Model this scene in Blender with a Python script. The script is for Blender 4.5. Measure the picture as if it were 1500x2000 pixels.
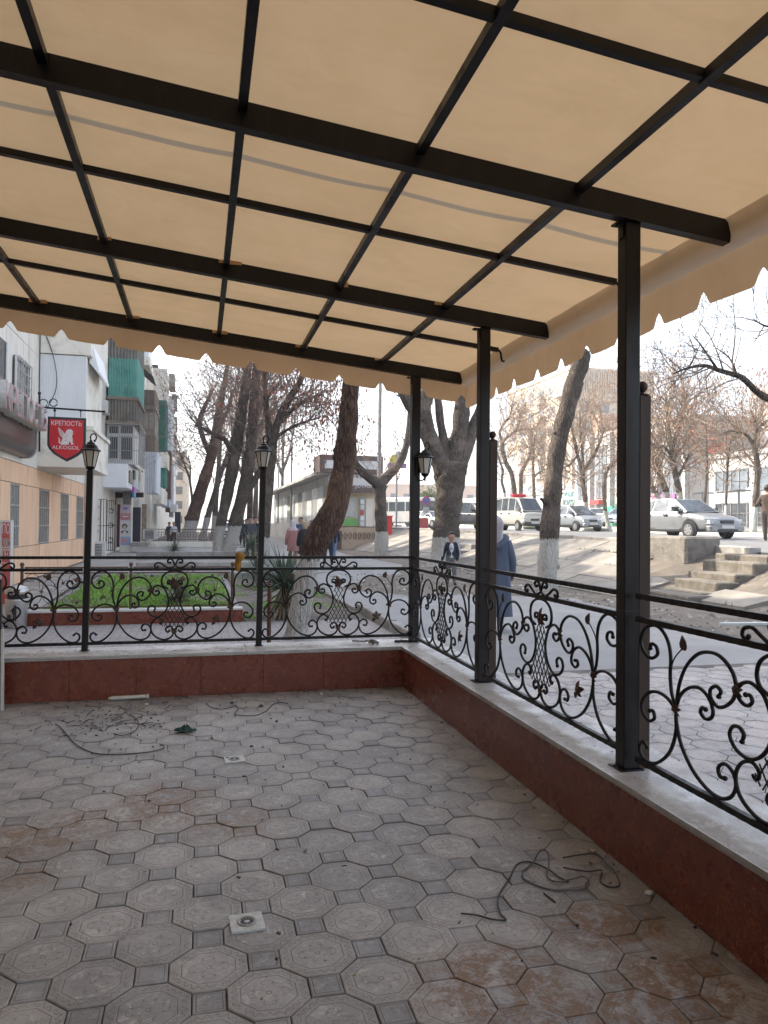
import bpy, bmesh, math, random
from math import sin, cos, pi, radians, sqrt, atan2, floor
from mathutils import Vector, Matrix

random.seed(7)
S = bpy.context.scene
COL = S.collection
for o in list(bpy.data.objects):
    bpy.data.objects.remove(o)

# ------------------------------------------------------------------ camera
YAW, PIT, ROL, FPX, CH = 0.241551, 0.0156608, 0.0098950, 1460.68, 1.5
_f = Vector((sin(YAW), cos(YAW), 0)); _r = Vector((cos(YAW), -sin(YAW), 0)); _u = Vector((0, 0, 1))
_f2 = _f * cos(PIT) + _u * sin(PIT); _u2 = _u * cos(PIT) - _f * sin(PIT)
_r3 = _r * cos(ROL) + _u2 * sin(ROL); _u3 = _u2 * cos(ROL) - _r * sin(ROL)
cd = bpy.data.cameras.new('camera'); cam = bpy.data.objects.new('camera', cd); COL.objects.link(cam)
m = Matrix.Identity(4)
for i in range(3):
    m[i][0] = _r3[i]; m[i][1] = _u3[i]; m[i][2] = -_f2[i]
m[2][3] = CH
cam.matrix_world = m
cd.sensor_fit = 'VERTICAL'; cd.sensor_height = 36.0; cd.lens = 36.0 * FPX / 2000.0
cd.clip_start = 0.05; cd.clip_end = 2000
S.camera = cam

# ------------------------------------------------------------------ sky, sun, exposure
SUN_AZ = Vector((-0.80, 0.60))          # horizontal direction towards the sun
SUN_EL = radians(40)
w = bpy.data.worlds.new('World'); S.world = w; w.use_nodes = True
nt = w.node_tree; bg = nt.nodes['Background']
sky = nt.nodes.new('ShaderNodeTexSky'); sky.sky_type = 'NISHITA'; sky.sun_disc = False
sky.sun_elevation = SUN_EL; sky.sun_rotation = atan2(SUN_AZ.x, SUN_AZ.y)
sky.air_density = 1.0; sky.dust_density = 3.5; sky.ozone_density = 1.0
hsv = nt.nodes.new('ShaderNodeHueSaturation'); hsv.inputs['Saturation'].default_value = 0.52      # hazy, whitish spring sky
nt.links.new(sky.outputs[0], hsv.inputs['Color']); nt.links.new(hsv.outputs[0], bg.inputs[0]); bg.inputs[1].default_value = 0.15
sl = bpy.data.lights.new('sun', 'SUN'); sl.energy = 2.6; sl.angle = radians(0.6); sl.color = (1, 0.90, 0.74)
so = bpy.data.objects.new('sun', sl); COL.objects.link(so)
sd = Vector((SUN_AZ.x * cos(SUN_EL), SUN_AZ.y * cos(SUN_EL), sin(SUN_EL)))
so.rotation_euler = sd.to_track_quat('Z', 'Y').to_euler(); so.location = (-20, 20, 40)
S.view_settings.view_transform = 'Standard'; S.view_settings.look = 'None'
S.view_settings.gamma = 1.0; S.view_settings.use_curve_mapping = False
S.view_settings.exposure = 2.05
S.cycles.max_bounces = 8; S.cycles.diffuse_bounces = 4; S.cycles.transparent_max_bounces = 12
S.cycles.sample_clamp_indirect = 6.0

# ------------------------------------------------------------------ surveying helpers (photo pixel + known plane -> world point)
CP = Vector((0, 0, CH))
def ray(px, py):
    return _r3 * ((px - 750) / FPX) - _u3 * ((py - 1000) / FPX) + _f2
def atY(px, py, Y):
    d = ray(px, py); return CP + d * (Y / d.y)
def atX(px, py, X):
    d = ray(px, py); return CP + d * (X / d.x)
def atZ(px, py, z=0.0):
    d = ray(px, py); return CP + d * ((z - CH) / d.z)
def seen(p, mg=80):
    v = Vector(p) - CP; dz = v.dot(_f2)
    if dz < 0.1: return False
    x = 750 + FPX * v.dot(_r3) / dz; y = 1000 - FPX * v.dot(_u3) / dz
    return -mg < x < 1500 + mg and -mg < y < 2000 + mg

# ------------------------------------------------------------------ material helpers
MATS = {}
def new_mat(name):
    mt = bpy.data.materials.new(name); mt.use_nodes = True
    n = mt.node_tree.nodes; l = mt.node_tree.links
    b = n['Principled BSDF']
    MATS[name] = mt
    return mt, n, l, b
def sinp(b, key, v):
    if key in b.inputs: b.inputs[key].default_value = v
def mixcol(n, l, fac, a, b_, blend='MIX'):
    x = n.new('ShaderNodeMix'); x.data_type = 'RGBA'; x.blend_type = blend
    for i, v in ((0, fac), (6, a), (7, b_)):
        if hasattr(v, 'is_linked') or hasattr(v, 'links'): l.new(v, x.inputs[i])
        elif i == 0: x.inputs[0].default_value = v
        else: x.inputs[i].default_value = (v[0], v[1], v[2], 1)
    return x.outputs[2]
def math_(n, l, op, a, b_=None, c=None):
    x = n.new('ShaderNodeMath'); x.operation = op
    for i, v in enumerate((a, b_, c)):
        if v is None: continue
        if hasattr(v, 'links'): l.new(v, x.inputs[i])
        else: x.inputs[i].default_value = v
    return x.outputs[0]
def ramp(n, l, fac, lo, hi, v0=0.0, v1=1.0):
    x = n.new('ShaderNodeMapRange'); x.interpolation_type = 'SMOOTHSTEP'
    l.new(fac, x.inputs[0]); x.inputs[1].default_value = lo; x.inputs[2].default_value = hi
    x.inputs[3].default_value = v0; x.inputs[4].default_value = v1
    return x.outputs[0]
def noise(n, l, vec, scale, detail=4, rough=0.6, dist=0.0):
    x = n.new('ShaderNodeTexNoise'); x.inputs['Scale'].default_value = scale
    x.inputs['Detail'].default_value = detail; x.inputs['Roughness'].default_value = rough
    x.inputs['Distortion'].default_value = dist
    if vec is not None: l.new(vec, x.inputs['Vector'])
    return x.outputs[0]
def coord(n, l, kind='Object', sc=None, rot=None):
    if kind == 'World':
        g = n.new('ShaderNodeNewGeometry'); v = g.outputs['Position']
    else:
        t = n.new('ShaderNodeTexCoord'); v = t.outputs[kind]
    if sc or rot:
        mp = n.new('ShaderNodeMapping'); l.new(v, mp.inputs[0])
        if sc: mp.inputs['Scale'].default_value = sc
        if rot: mp.inputs['Rotation'].default_value = rot
        v = mp.outputs[0]
    return v
def bump(n, l, b, h, strength=0.4, dist=0.01, prev=None):
    x = n.new('ShaderNodeBump'); x.inputs['Strength'].default_value = strength; x.inputs['Distance'].default_value = dist
    l.new(h, x.inputs['Height'])
    if prev is not None: l.new(prev, x.inputs['Normal'])
    l.new(x.outputs[0], b.inputs['Normal']); return x.outputs[0]
def mat(name, c1, c2=None, scale=6.0, rough=0.7, metal=0.0, bmp=0.0, bscale=40.0, bdist=0.005, kind='World', stretch=None, var=0.0, spec=0.5, dirt=None, dscale=1.5):
    """colour mottling c1..c2 by noise, optional bump, per-object random value, optional dirt colour"""
    if name in MATS: return MATS[name]
    mt, n, l, b = new_mat(name)
    b.inputs['Roughness'].default_value = rough; b.inputs['Metallic'].default_value = metal
    sinp(b, 'Specular IOR Level', spec)
    v = coord(n, l, kind, stretch)
    c2 = c2 or tuple(x * 0.8 for x in c1)
    f = ramp(n, l, noise(n, l, v, scale, 5, 0.62), 0.3, 0.7)
    col = mixcol(n, l, f, c1, c2)
    if dirt:
        g = ramp(n, l, noise(n, l, v, dscale, 6, 0.7, 0.3), 0.5, 0.72)
        col = mixcol(n, l, math_(n, l, 'MULTIPLY', g, 0.75), col, dirt)
    if var:
        oi = n.new('ShaderNodeObjectInfo')
        hs = n.new('ShaderNodeHueSaturation'); l.new(col, hs.inputs['Color'])
        l.new(math_(n, l, 'MULTIPLY_ADD', oi.outputs['Random'], 2 * var, 1 - var), hs.inputs['Value'])
        col = hs.outputs[0]
    l.new(col, b.inputs['Base Color'])
    if bmp:
        bump(n, l, b, noise(n, l, v, bscale, 5, 0.65), bmp, bdist)
    return mt

# ------------------------------------------------------------------ mesh builder
class MB:
    def __init__(s): s.v = []; s.f = []; s.mi = []
    def add(s, vs, fs, mi=0):
        o = len(s.v); s.v += [tuple(x) for x in vs]
        for f in fs: s.f.append(tuple(i + o for i in f)); s.mi.append(mi)
        return s
    def box(s, a, b, mi=0):
        x0, y0, z0 = a; x1, y1, z1 = b
        if x0 > x1: x0, x1 = x1, x0
        if y0 > y1: y0, y1 = y1, y0
        if z0 > z1: z0, z1 = z1, z0
        return s.add([(x0,y0,z0),(x1,y0,z0),(x1,y1,z0),(x0,y1,z0),(x0,y0,z1),(x1,y0,z1),(x1,y1,z1),(x0,y1,z1)],
              [(3,2,1,0),(4,5,6,7),(0,1,5,4),(1,2,6,5),(2,3,7,6),(3,0,4,7)], mi)
    def cbox(s, a, b, c=0.01, mi=0):
        """box with chamfered edges"""
        x0,y0,z0 = a; x1,y1,z1 = b
        bm = bmesh.new()
        bmesh.ops.create_cube(bm, size=1.0)
        for v in bm.verts:
            v.co = Vector(((x0+x1)/2+v.co.x*(x1-x0), (y0+y1)/2+v.co.y*(y1-y0), (z0+z1)/2+v.co.z*(z1-z0)))
        bmesh.ops.bevel(bm, geom=bm.edges[:], offset=c, segments=1, affect='EDGES')
        bm.verts.index_update()
        s.add([v.co[:] for v in bm.verts], [[v.index for v in f.verts] for f in bm.faces], mi); bm.free(); return s
    def bar(s, a, b, w, h, mi=0, up=(0,0,1)):
        """rectangular bar from a to b, width w (sideways), height h (along up)"""
        a = Vector(a); b = Vector(b); d = (b - a).normalized(); up = Vector(up)
        sd_ = d.cross(up).normalized() * (w / 2); u = sd_.cross(d).normalized() * (h / 2)
        vs = [a-sd_-u, a+sd_-u, a+sd_+u, a-sd_+u, b-sd_-u, b+sd_-u, b+sd_+u, b-sd_+u]
        return s.add(vs, [(0,1,2,3),(7,6,5,4),(0,4,5,1),(1,5,6,2),(2,6,7,3),(3,7,4,0)], mi)
    def tube(s, pts, r, n=6, mi=0, cap=True, wob=0.0, ph=0.0):
        pts = [Vector(p) for p in pts]
        if not hasattr(r, '__len__'): r = [r] * len(pts)
        o = len(s.v); nrm = None
        for i, p in enumerate(pts):
            d = (pts[min(i+1, len(pts)-1)] - pts[max(i-1, 0)])
            d = d.normalized() if d.length > 1e-9 else Vector((0,0,1))
            if nrm is None:
                nrm = d.orthogonal().normalized()
            else:
                nrm = nrm - d * nrm.dot(d)
                nrm = nrm.normalized() if nrm.length > 1e-6 else d.orthogonal().normalized()
            bn = d.cross(nrm)
            for k in range(n):
                a = 2*pi*k/n + ph
                rr = r[i] * (1 + (wob * (sin(3*a + i*0.9) * 0.5 + sin(5*a - i*1.7 + ph) * 0.35 + random.uniform(-.4, .4)) if wob else 0))
                s.v.append(tuple(p + (nrm * cos(a) + bn * sin(a)) * rr))
        for i in range(len(pts)-1):
            for k in range(n):
                k2 = (k+1) % n
                s.f.append((o+i*n+k, o+i*n+k2, o+(i+1)*n+k2, o+(i+1)*n+k)); s.mi.append(mi)
        if cap:
            s.f.append(tuple(o+k for k in reversed(range(n)))); s.mi.append(mi)
            e = o+(len(pts)-1)*n; s.f.append(tuple(e+k for k in range(n))); s.mi.append(mi)
        return s
    def lathe(s, c, prof, n=16, mi=0, ax='z', sx=1.0, sy=1.0):
        """prof = [(r, h)] about an axis through c"""
        o = len(s.v)
        for (r, h) in prof:
            for k in range(n):
                a = 2*pi*k/n; p = (r*cos(a)*sx, r*sin(a)*sy, h)
                if ax == 'y': p = (p[0], p[2], p[1])
                if ax == 'x': p = (p[2], p[0], p[1])
                s.v.append((c[0]+p[0], c[1]+p[1], c[2]+p[2]))
        for i in range(len(prof)-1):
            for k in range(n):
                k2 = (k+1) % n; q = (o+i*n+k, o+i*n+k2, o+(i+1)*n+k2, o+(i+1)*n+k)
                s.f.append(q if ax != 'y' else q[::-1]); s.mi.append(mi)
        q0 = tuple(o+k for k in range(n)); q1 = tuple(o+(len(prof)-1)*n+k for k in range(n))
        s.f.append(q0[::-1] if ax != 'y' else q0); s.mi.append(mi)
        s.f.append(q1 if ax != 'y' else q1[::-1]); s.mi.append(mi)
        return s
    def ball(s, c, r, n=10, mi=0, sz=1.0, sx=1.0, sy=1.0):
        m_ = max(4, n//2)
        return s.lathe(c, [(max(1e-4, r*sin(pi*i/m_)), -r*cos(pi*i/m_)*sz) for i in range(m_+1)], n, mi, 'z', sx, sy)
    def prism(s, poly, a, b, ax='z', mi=0):
        """extrude 2D polygon between a and b along axis; poly in the other two axes (x,y | x,z for 'y' | y,z for 'x')"""
        n = len(poly)
        def P(p, h): return (p[0],p[1],h) if ax == 'z' else ((p[0],h,p[1]) if ax == 'y' else (h,p[0],p[1]))
        vs = [P(p,a) for p in poly] + [P(p,b) for p in poly]
        fs = [tuple(reversed(range(n))), tuple(range(n, 2*n))] + [(i,(i+1)%n,n+(i+1)%n,n+i) for i in range(n)]
        return s.add(vs, fs, mi)
    def build(s, name, mats, parent=None, smooth=False, origin=None, loc=None):
        me = bpy.data.meshes.new(name)
        vs = s.v
        if origin is not None:
            ox, oy, oz = origin; vs = [(x-ox, y-oy, z-oz) for x, y, z in vs]
        me.from_pydata(vs, [], s.f)
        if not isinstance(mats, (list, tuple)): mats = [mats]
        for mt in mats: me.materials.append(mt)
        if len(mats) > 1: me.polygons.foreach_set('material_index', s.mi)
        if smooth: me.polygons.foreach_set('use_smooth', [True]*len(me.polygons))
        bm = bmesh.new(); bm.from_mesh(me); bmesh.ops.recalc_face_normals(bm, faces=bm.faces); bm.to_mesh(me); bm.free()
        o = bpy.data.objects.new(name, me); COL.objects.link(o)
        if parent: o.parent = parent
        if origin is not None and loc is None: loc = origin
        if loc is not None: o.location = loc
        return o
def link_mesh(name, me, parent=None, loc=None, rz=0.0, sc=None):
    o = bpy.data.objects.new(name, me); COL.objects.link(o)
    if parent: o.parent = parent
    if loc is not None: o.location = loc
    if rz: o.rotation_euler = (0, 0, rz)
    if sc: o.scale = sc
    return o
def tag(o, label=None, cat=None, group=None, kind=None):
    if label: o['label'] = label
    if cat: o['category'] = cat
    if group: o['group'] = group
    if kind: o['kind'] = kind
    return o
def thing(name, label, cat, loc=(0,0,0), rz=0.0, group=None):
    o = bpy.data.objects.new(name, None); COL.objects.link(o); o.location = loc; o.rotation_euler = (0,0,rz)
    o.empty_display_size = 0.2
    return tag(o, label, cat, group)
def struct(name, mb, mats, smooth=False):
    o = mb.build(name, mats, smooth=smooth); o['kind'] = 'structure'; return o
def copy_tree(o, parent=None):
    c = o.copy(); COL.objects.link(c); c.parent = parent
    for ch in list(o.children): copy_tree(ch, c)
    return c
def spline(pts, sub=5):
    """Catmull-Rom through 2D/3D points"""
    P = [Vector(p) for p in pts]; out = []
    for i in range(len(P)-1):
        p0 = P[i-1] if i else P[0]*2-P[1]; p1 = P[i]; p2 = P[i+1]; p3 = P[i+2] if i+2 < len(P) else P[-1]*2-P[-2]
        for k in range(sub):
            t = k/sub
            out.append(0.5*((2*p1)+(p2-p0)*t+(2*p0-5*p1+4*p2-p3)*t*t+(3*p1-p0-3*p2+p3)*t**3))
    out.append(P[-1]); return out
def text_mesh(s, size, extrude=0.004, align='CENTER'):
    cu = bpy.data.curves.new('lettering', 'FONT'); cu.body = s; cu.size = size; cu.extrude = extrude
    cu.align_x = align; cu.align_y = 'CENTER'; cu.resolution_u = 3
    o = bpy.data.objects.new('lettering', cu); COL.objects.link(o)
    dg = bpy.context.evaluated_depsgraph_get(); me = bpy.data.meshes.new_from_object(o.evaluated_get(dg))
    bpy.data.objects.remove(o); me.name = 'lettering'; return me
def text_obj(s, size, mt, M4, parent, extrude=0.004, align='CENTER', sx=1.0, name='lettering'):
    me = text_mesh(s, size, extrude, align)
    me.transform(M4 @ Matrix.Diagonal((sx, 1, 1, 1)))
    me.materials.clear(); me.materials.append(mt)
    o = bpy.data.objects.new(name, me); COL.objects.link(o); o.parent = parent; return o
def facing(loc, nrm):
    """matrix putting text XY plane at loc, facing the horizontal direction nrm"""
    z = Vector(nrm).normalized(); y = Vector((0,0,1)); x = y.cross(z)
    M4 = Matrix.Identity(4)
    for i in range(3): M4[i][0] = x[i]; M4[i][1] = y[i]; M4[i][2] = z[i]; M4[i][3] = loc[i]
    return M4
# ------------------------------------------------------------------ materials of the terrace
def tile_mat(name, c1, c2, kind, dark):
    mt, n, l, b = new_mat(name)
    oi = n.new('ShaderNodeObjectInfo'); rnd = oi.outputs['Random']
    ov = coord(n, l, 'Object'); wv = coord(n, l, 'World')
    sp = n.new('ShaderNodeSeparateXYZ'); l.new(ov, sp.inputs[0])
    ax = math_(n, l, 'ABSOLUTE', sp.outputs[0]); ay = math_(n, l, 'ABSOLUTE', sp.outputs[1])
    mx = math_(n, l, 'MAXIMUM', ax, ay)
    if kind == 'oct':
        dg = math_(n, l, 'MULTIPLY', math_(n, l, 'ADD', ax, ay), 0.7071)
        mx = math_(n, l, 'MAXIMUM', mx, dg)
    R0, RL = (0.13, 0.088) if kind == 'oct' else (0.054, 0.041)
    line = ramp(n, l, math_(n, l, 'ABSOLUTE', math_(n, l, 'SUBTRACT', mx, RL)), 0.0009, 0.0024, 1, 0)
    th = math_(n, l, 'ARCTAN2', sp.outputs[1], sp.outputs[0])
    r2 = math_(n, l, 'SQRT', math_(n, l, 'ADD', math_(n, l, 'MULTIPLY', ax, ax), math_(n, l, 'MULTIPLY', ay, ay)))
    # engraved flower: four lobed outlines + centre ring + curly border
    pet = math_(n, l, 'MULTIPLY_ADD', math_(n, l, 'ABSOLUTE', math_(n, l, 'COSINE', math_(n, l, 'MULTIPLY', th, 2.0))), RL * 0.62, RL * 0.12)
    wig = math_(n, l, 'MULTIPLY', math_(n, l, 'SINE', math_(n, l, 'MULTIPLY', r2, 240.0)), 0.006)
    d1 = ramp(n, l, math_(n, l, 'ABSOLUTE', math_(n, l, 'SUBTRACT', r2, math_(n, l, 'ADD', pet, wig))), 0.0009, 0.0028, 1, 0)
    pet2 = math_(n, l, 'MULTIPLY_ADD', math_(n, l, 'ABSOLUTE', math_(n, l, 'SINE', math_(n, l, 'MULTIPLY', th, 4.0))), RL * 0.30, RL * 0.30)
    d2 = ramp(n, l, math_(n, l, 'ABSOLUTE', math_(n, l, 'SUBTRACT', r2, pet2)), 0.0008, 0.0024, 0.6, 0)
    ring = ramp(n, l, math_(n, l, 'ABSOLUTE', math_(n, l, 'SUBTRACT', r2, 0.0085 if kind == 'oct' else 0.004)), 0.0008, 0.0022, 1, 0)
    eng = math_(n, l, 'MAXIMUM', math_(n, l, 'MAXIMUM', d1, d2), ring)
    if kind == 'sq': eng = math_(n, l, 'MULTIPLY', eng, 0.25)
    if kind == 'oct':
        cu = math_(n, l, 'MULTIPLY_ADD', math_(n, l, 'SINE', math_(n, l, 'MULTIPLY', th, 24.0)), 0.008, 0.108)
        d3 = ramp(n, l, math_(n, l, 'ABSOLUTE', math_(n, l, 'SUBTRACT', mx, cu)), 0.001, 0.003, 0.8, 0)
        cu2 = math_(n, l, 'MULTIPLY_ADD', math_(n, l, 'COSINE', math_(n, l, 'MULTIPLY', th, 40.0)), 0.006, 0.107)
        d4 = ramp(n, l, math_(n, l, 'ABSOLUTE', math_(n, l, 'SUBTRACT', mx, cu2)), 0.0008, 0.0024, 0.6, 0)
        eng = math_(n, l, 'MAXIMUM', eng, math_(n, l, 'MAXIMUM', d3, d4))
    # worn away in places
    wn = noise(n, l, wv, 9.0, 5, 0.7)
    worn = ramp(n, l, wn, 0.30, 0.52)
    eng = math_(n, l, 'MULTIPLY', math_(n, l, 'MAXIMUM', math_(n, l, 'MULTIPLY', eng, worn), math_(n, l, 'MULTIPLY', line, 0.85)), 1.0)
    # colour
    base = mixcol(n, l, ramp(n, l, noise(n, l, wv, 5.0, 6, 0.7), 0.3, 0.72), c1, c2)
    hs = n.new('ShaderNodeHueSaturation'); l.new(base, hs.inputs['Color'])
    l.new(math_(n, l, 'MULTIPLY_ADD', rnd, 0.34, 0.83), hs.inputs['Value'])
    l.new(math_(n, l, 'MULTIPLY_ADD', rnd, 0.5, 0.7), hs.inputs['Saturation'])
    col = hs.outputs[0]
    # pale scuffed cement where feet polished it
    scuff = ramp(n, l, noise(n, l, wv, 16.0, 8, 0.78, 0.9), 0.50, 0.66)
    inner = ramp(n, l, mx, RL * 0.9, RL, 1, 0.25)
    col = mixcol(n, l, math_(n, l, 'MULTIPLY', math_(n, l, 'MULTIPLY', scuff, inner), 0.8), col, tuple(min(.6, x * 1.5) for x in c1))
    col = mixcol(n, l, math_(n, l, 'MULTIPLY', eng, 0.85), col, dark)
    # grime, dark specks
    grime = ramp(n, l, noise(n, l, wv, 2.6, 9, 0.78, 0.6), 0.50, 0.68)
    col = mixcol(n, l, math_(n, l, 'MULTIPLY', grime, 0.55), col, (0.10, 0.088, 0.077))
    grime2 = ramp(n, l, noise(n, l, wv, 13.0, 8, 0.8, 1.0), 0.52, 0.66)
    col = mixcol(n, l, math_(n, l, 'MULTIPLY', grime2, 0.45), col, (0.12, 0.107, 0.095))
    speck = ramp(n, l, noise(n, l, wv, 42.0, 3, 0.6), 0.68, 0.74)
    col = mixcol(n, l, math_(n, l, 'MULTIPLY', speck, 0.7), col, (0.04, 0.036, 0.032))
    dust = math_(n, l, 'MULTIPLY', ramp(n, l, mx, R0*0.80, R0*0.98), ramp(n, l, noise(n, l, wv, 11.0, 5, 0.7, 0.5), 0.40, 0.62))
    col = mixcol(n, l, math_(n, l, 'MULTIPLY', dust, 0.55), col, (0.17, 0.15, 0.13))
    pale = ramp(n, l, noise(n, l, wv, 1.3, 6, 0.75, 0.8), 0.46, 0.70)
    col = mixcol(n, l, math_(n, l, 'MULTIPLY', pale, 0.38), col, (0.50, 0.485, 0.465))
    # rust and earth stains with shapes of their own
    if name.startswith('terrace'):
        rusts = None
        for (sx, sy, rx, ry, k) in ((-0.75, 3.83, 0.42, 0.30, 1.0), (-0.17, 4.15, 0.34, 0.42, 1.0), (-0.50, 4.02, 0.30, 0.26, 0.7), (0.17, 3.85, 0.30, 0.30, 0.7), (1.50, 2.54, 0.34, 0.22, 1.0), (0.98, 2.30, 0.36, 0.30, 1.0), (1.52, 2.14, 0.36, 0.30, 1.0), (1.22, 2.05, 0.42, 0.26, 0.9), (-0.72, 3.45, 0.25, 0.2, 0.6)):
            gsp = n.new('ShaderNodeSeparateXYZ'); l.new(wv, gsp.inputs[0])
            dx = math_(n, l, 'MULTIPLY', math_(n, l, 'SUBTRACT', gsp.outputs[0], sx), 1 / rx)
            dy = math_(n, l, 'MULTIPLY', math_(n, l, 'SUBTRACT', gsp.outputs[1], sy), 1 / ry)
            dd = math_(n, l, 'SQRT', math_(n, l, 'ADD', math_(n, l, 'MULTIPLY', dx, dx), math_(n, l, 'MULTIPLY', dy, dy)))
            q = math_(n, l, 'MULTIPLY', ramp(n, l, dd, 0.25, 1.15, 1, 0), k)
            rusts = q if rusts is None else math_(n, l, 'MAXIMUM', rusts, q)
        rn = ramp(n, l, noise(n, l, wv, 9.0, 9, 0.78, 1.3), 0.40, 0.56)
        rn2 = ramp(n, l, noise(n, l, wv, 34.0, 6, 0.75, 0.8), 0.40, 0.60)
        amt = math_(n, l, 'MULTIPLY', rusts, math_(n, l, 'MULTIPLY_ADD', math_(n, l, 'MULTIPLY', rn2, rn), 0.8, math_(n, l, 'MULTIPLY', rn, 0.6)))
        rc = mixcol(n, l, rn2, (0.15, 0.10, 0.055), (0.175, 0.082, 0.028))
        col = mixcol(n, l, math_(n, l, 'MINIMUM', amt, 0.9), col, rc)
    l.new(col, b.inputs['Base Color'])
    b.inputs['Roughness'].default_value = 0.5; sinp(b, 'Specular IOR Level', 0.5)
    bump(n, l, b, math_(n, l, 'SUBTRACT', math_(n, l, 'MULTIPLY', noise(n, l, wv, 60.0, 5, 0.7), 0.5), eng), 0.55, 0.0025)
    return mt
M_OCT = tile_mat('terrace_octagon', (0.318, 0.305, 0.292), (0.245, 0.236, 0.227), 'oct', (0.09, 0.08, 0.07))
M_SQ = tile_mat('terrace_square', (0.24, 0.237, 0.24), (0.19, 0.188, 0.191), 'sq', (0.07, 0.065, 0.06))
M_OCT2 = tile_mat('street_octagon', (0.33, 0.29, 0.27), (0.26, 0.23, 0.22), 'oct', (0.12, 0.10, 0.095))
M_SQ2 = tile_mat('street_square', (0.27, 0.25, 0.245), (0.22, 0.21, 0.205), 'sq', (0.12, 0.10, 0.095))
M_GROUT = mat('grout', (0.14, 0.128, 0.115), (0.06, 0.054, 0.048), 5, 0.95)

def granite(name):
    mt, n, l, b = new_mat(name)
    wv = coord(n, l, 'World')
    f = noise(n, l, wv, 20.0, 2, 0.5, 3.0)
    vein = ramp(n, l, math_(n, l, 'ABSOLUTE', math_(n, l, 'SUBTRACT', f, 0.53)), 0.006, 0.03, 1, 0)
    f2 = noise(n, l, wv, 38.0, 1, 0.5, 3.5)
    vein2 = ramp(n, l, math_(n, l, 'ABSOLUTE', math_(n, l, 'SUBTRACT', f2, 0.5)), 0.01, 0.03, 0.4, 0)
    pat = ramp(n, l, noise(n, l, wv, 16.0, 3, 0.6), 0.34, 0.62)
    c = mixcol(n, l, noise(n, l, wv, 120.0, 3, 0.6), (0.150, 0.032, 0.022), (0.102, 0.023, 0.017))
    c = mixcol(n, l, math_(n, l, 'MULTIPLY', math_(n, l, 'MAXIMUM', vein, vein2), math_(n, l, 'MULTIPLY_ADD', pat, 0.45, 0.5)), c, (0.40, 0.135, 0.055))
    # dust
    d = ramp(n, l, noise(n, l, wv, 3.0, 6, 0.7), 0.45, 0.8)
    c = mixcol(n, l, math_(n, l, 'MULTIPLY', d, 0.07), c, (0.24, 0.15, 0.11))
    l.new(c, b.inputs['Base Color'])
    l.new(ramp(n, l, noise(n, l, wv, 4.0, 5, 0.7), 0.3, 0.7, 0.18, 0.4), b.inputs['Roughness'])
    return mt
M_GRAN = granite('red_granite')
def sill_mat():
    mt, n, l, b = new_mat('sill_stone')
    wv = coord(n, l, 'World')
    c = mixcol(n, l, ramp(n, l, noise(n, l, wv, 3.0, 6, 0.7, 0.5), 0.35, 0.68), (0.50, 0.49, 0.475), (0.36, 0.33, 0.30))
    c = mixcol(n, l, math_(n, l, 'MULTIPLY', ramp(n, l, noise(n, l, wv, 90.0, 4, 0.7), 0.5, 0.68), 0.5), c, (0.17, 0.155, 0.14))
    c = mixcol(n, l, math_(n, l, 'MULTIPLY', ramp(n, l, noise(n, l, wv, 7.0, 5, 0.7, 0.8), 0.58, 0.63), 0.6), c, (0.62, 0.62, 0.61))
    l.new(c, b.inputs['Base Color'])
    l.new(ramp(n, l, noise(n, l, wv, 6.0, 5, 0.7), 0.35, 0.65, 0.2, 0.6), b.inputs['Roughness'])
    bump(n, l, b, noise(n, l, wv, 70.0, 5, 0.7), 0.25, 0.002)
    return mt
M_SILL = sill_mat()
M_TRIM = mat('metal_trim', (0.55, 0.54, 0.52), (0.40, 0.39, 0.37), 12, 0.35, 0.6)
def canvas_mat(name, c1, c2, trans):
    mt, n, l, b = new_mat(name)
    wv = coord(n, l, 'World')
    c = mixcol(n, l, ramp(n, l, noise(n, l, wv, 2.0, 5, 0.65, 0.3), 0.3, 0.75), c1, c2)
    dirt = ramp(n, l, noise(n, l, wv, 8.0, 7, 0.75, 0.8), 0.6, 0.8)
    c = mixcol(n, l, math_(n, l, 'MULTIPLY', dirt, 0.22), c, tuple(x * 0.45 for x in c1))
    st_ = noise(n, l, wv, 1.1, 4, 0.55, 1.2)
    ringm = ramp(n, l, math_(n, l, 'ABSOLUTE', math_(n, l, 'SUBTRACT', st_, 0.56)), 0.004, 0.03, 1, 0)
    c = mixcol(n, l, math_(n, l, 'MULTIPLY', ringm, 0.035), c, tuple(x * 0.5 for x in c1))
    wvs = coord(n, l, 'World', (0.35, 3.0, 1.0))
    strk = ramp(n, l, noise(n, l, wvs, 3.0, 6, 0.7, 0.6), 0.5, 0.8)
    c = mixcol(n, l, math_(n, l, 'MULTIPLY', strk, 0.22), c, tuple(x * 0.62 for x in c1))
    l.new(c, b.inputs['Base Color']); b.inputs['Roughness'].default_value = 0.75; sinp(b, 'Specular IOR Level', 0.25)
    weave = noise(n, l, wv, 350.0, 2, 0.5)
    bump(n, l, b, math_(n, l, 'ADD', math_(n, l, 'MULTIPLY', weave, 0.15), noise(n, l, wv, 5.0, 4, 0.6)), 0.25, 0.01)
    t = n.new('ShaderNodeBsdfTranslucent'); l.new(c, t.inputs[0])
    mx = n.new('ShaderNodeMixShader'); mx.inputs[0].default_value = trans
    l.new(b.outputs[0], mx.inputs[1]); l.new(t.outputs[0], mx.inputs[2])
    l.new(mx.outputs[0], n['Material Output'].inputs[0])
    return mt
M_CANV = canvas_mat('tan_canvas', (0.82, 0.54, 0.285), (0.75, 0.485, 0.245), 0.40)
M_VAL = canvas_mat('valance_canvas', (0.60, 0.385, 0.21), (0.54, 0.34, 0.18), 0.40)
M_HEM = canvas_mat('hem_canvas', (0.80, 0.71, 0.58), (0.74, 0.65, 0.52), 0.55)
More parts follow.
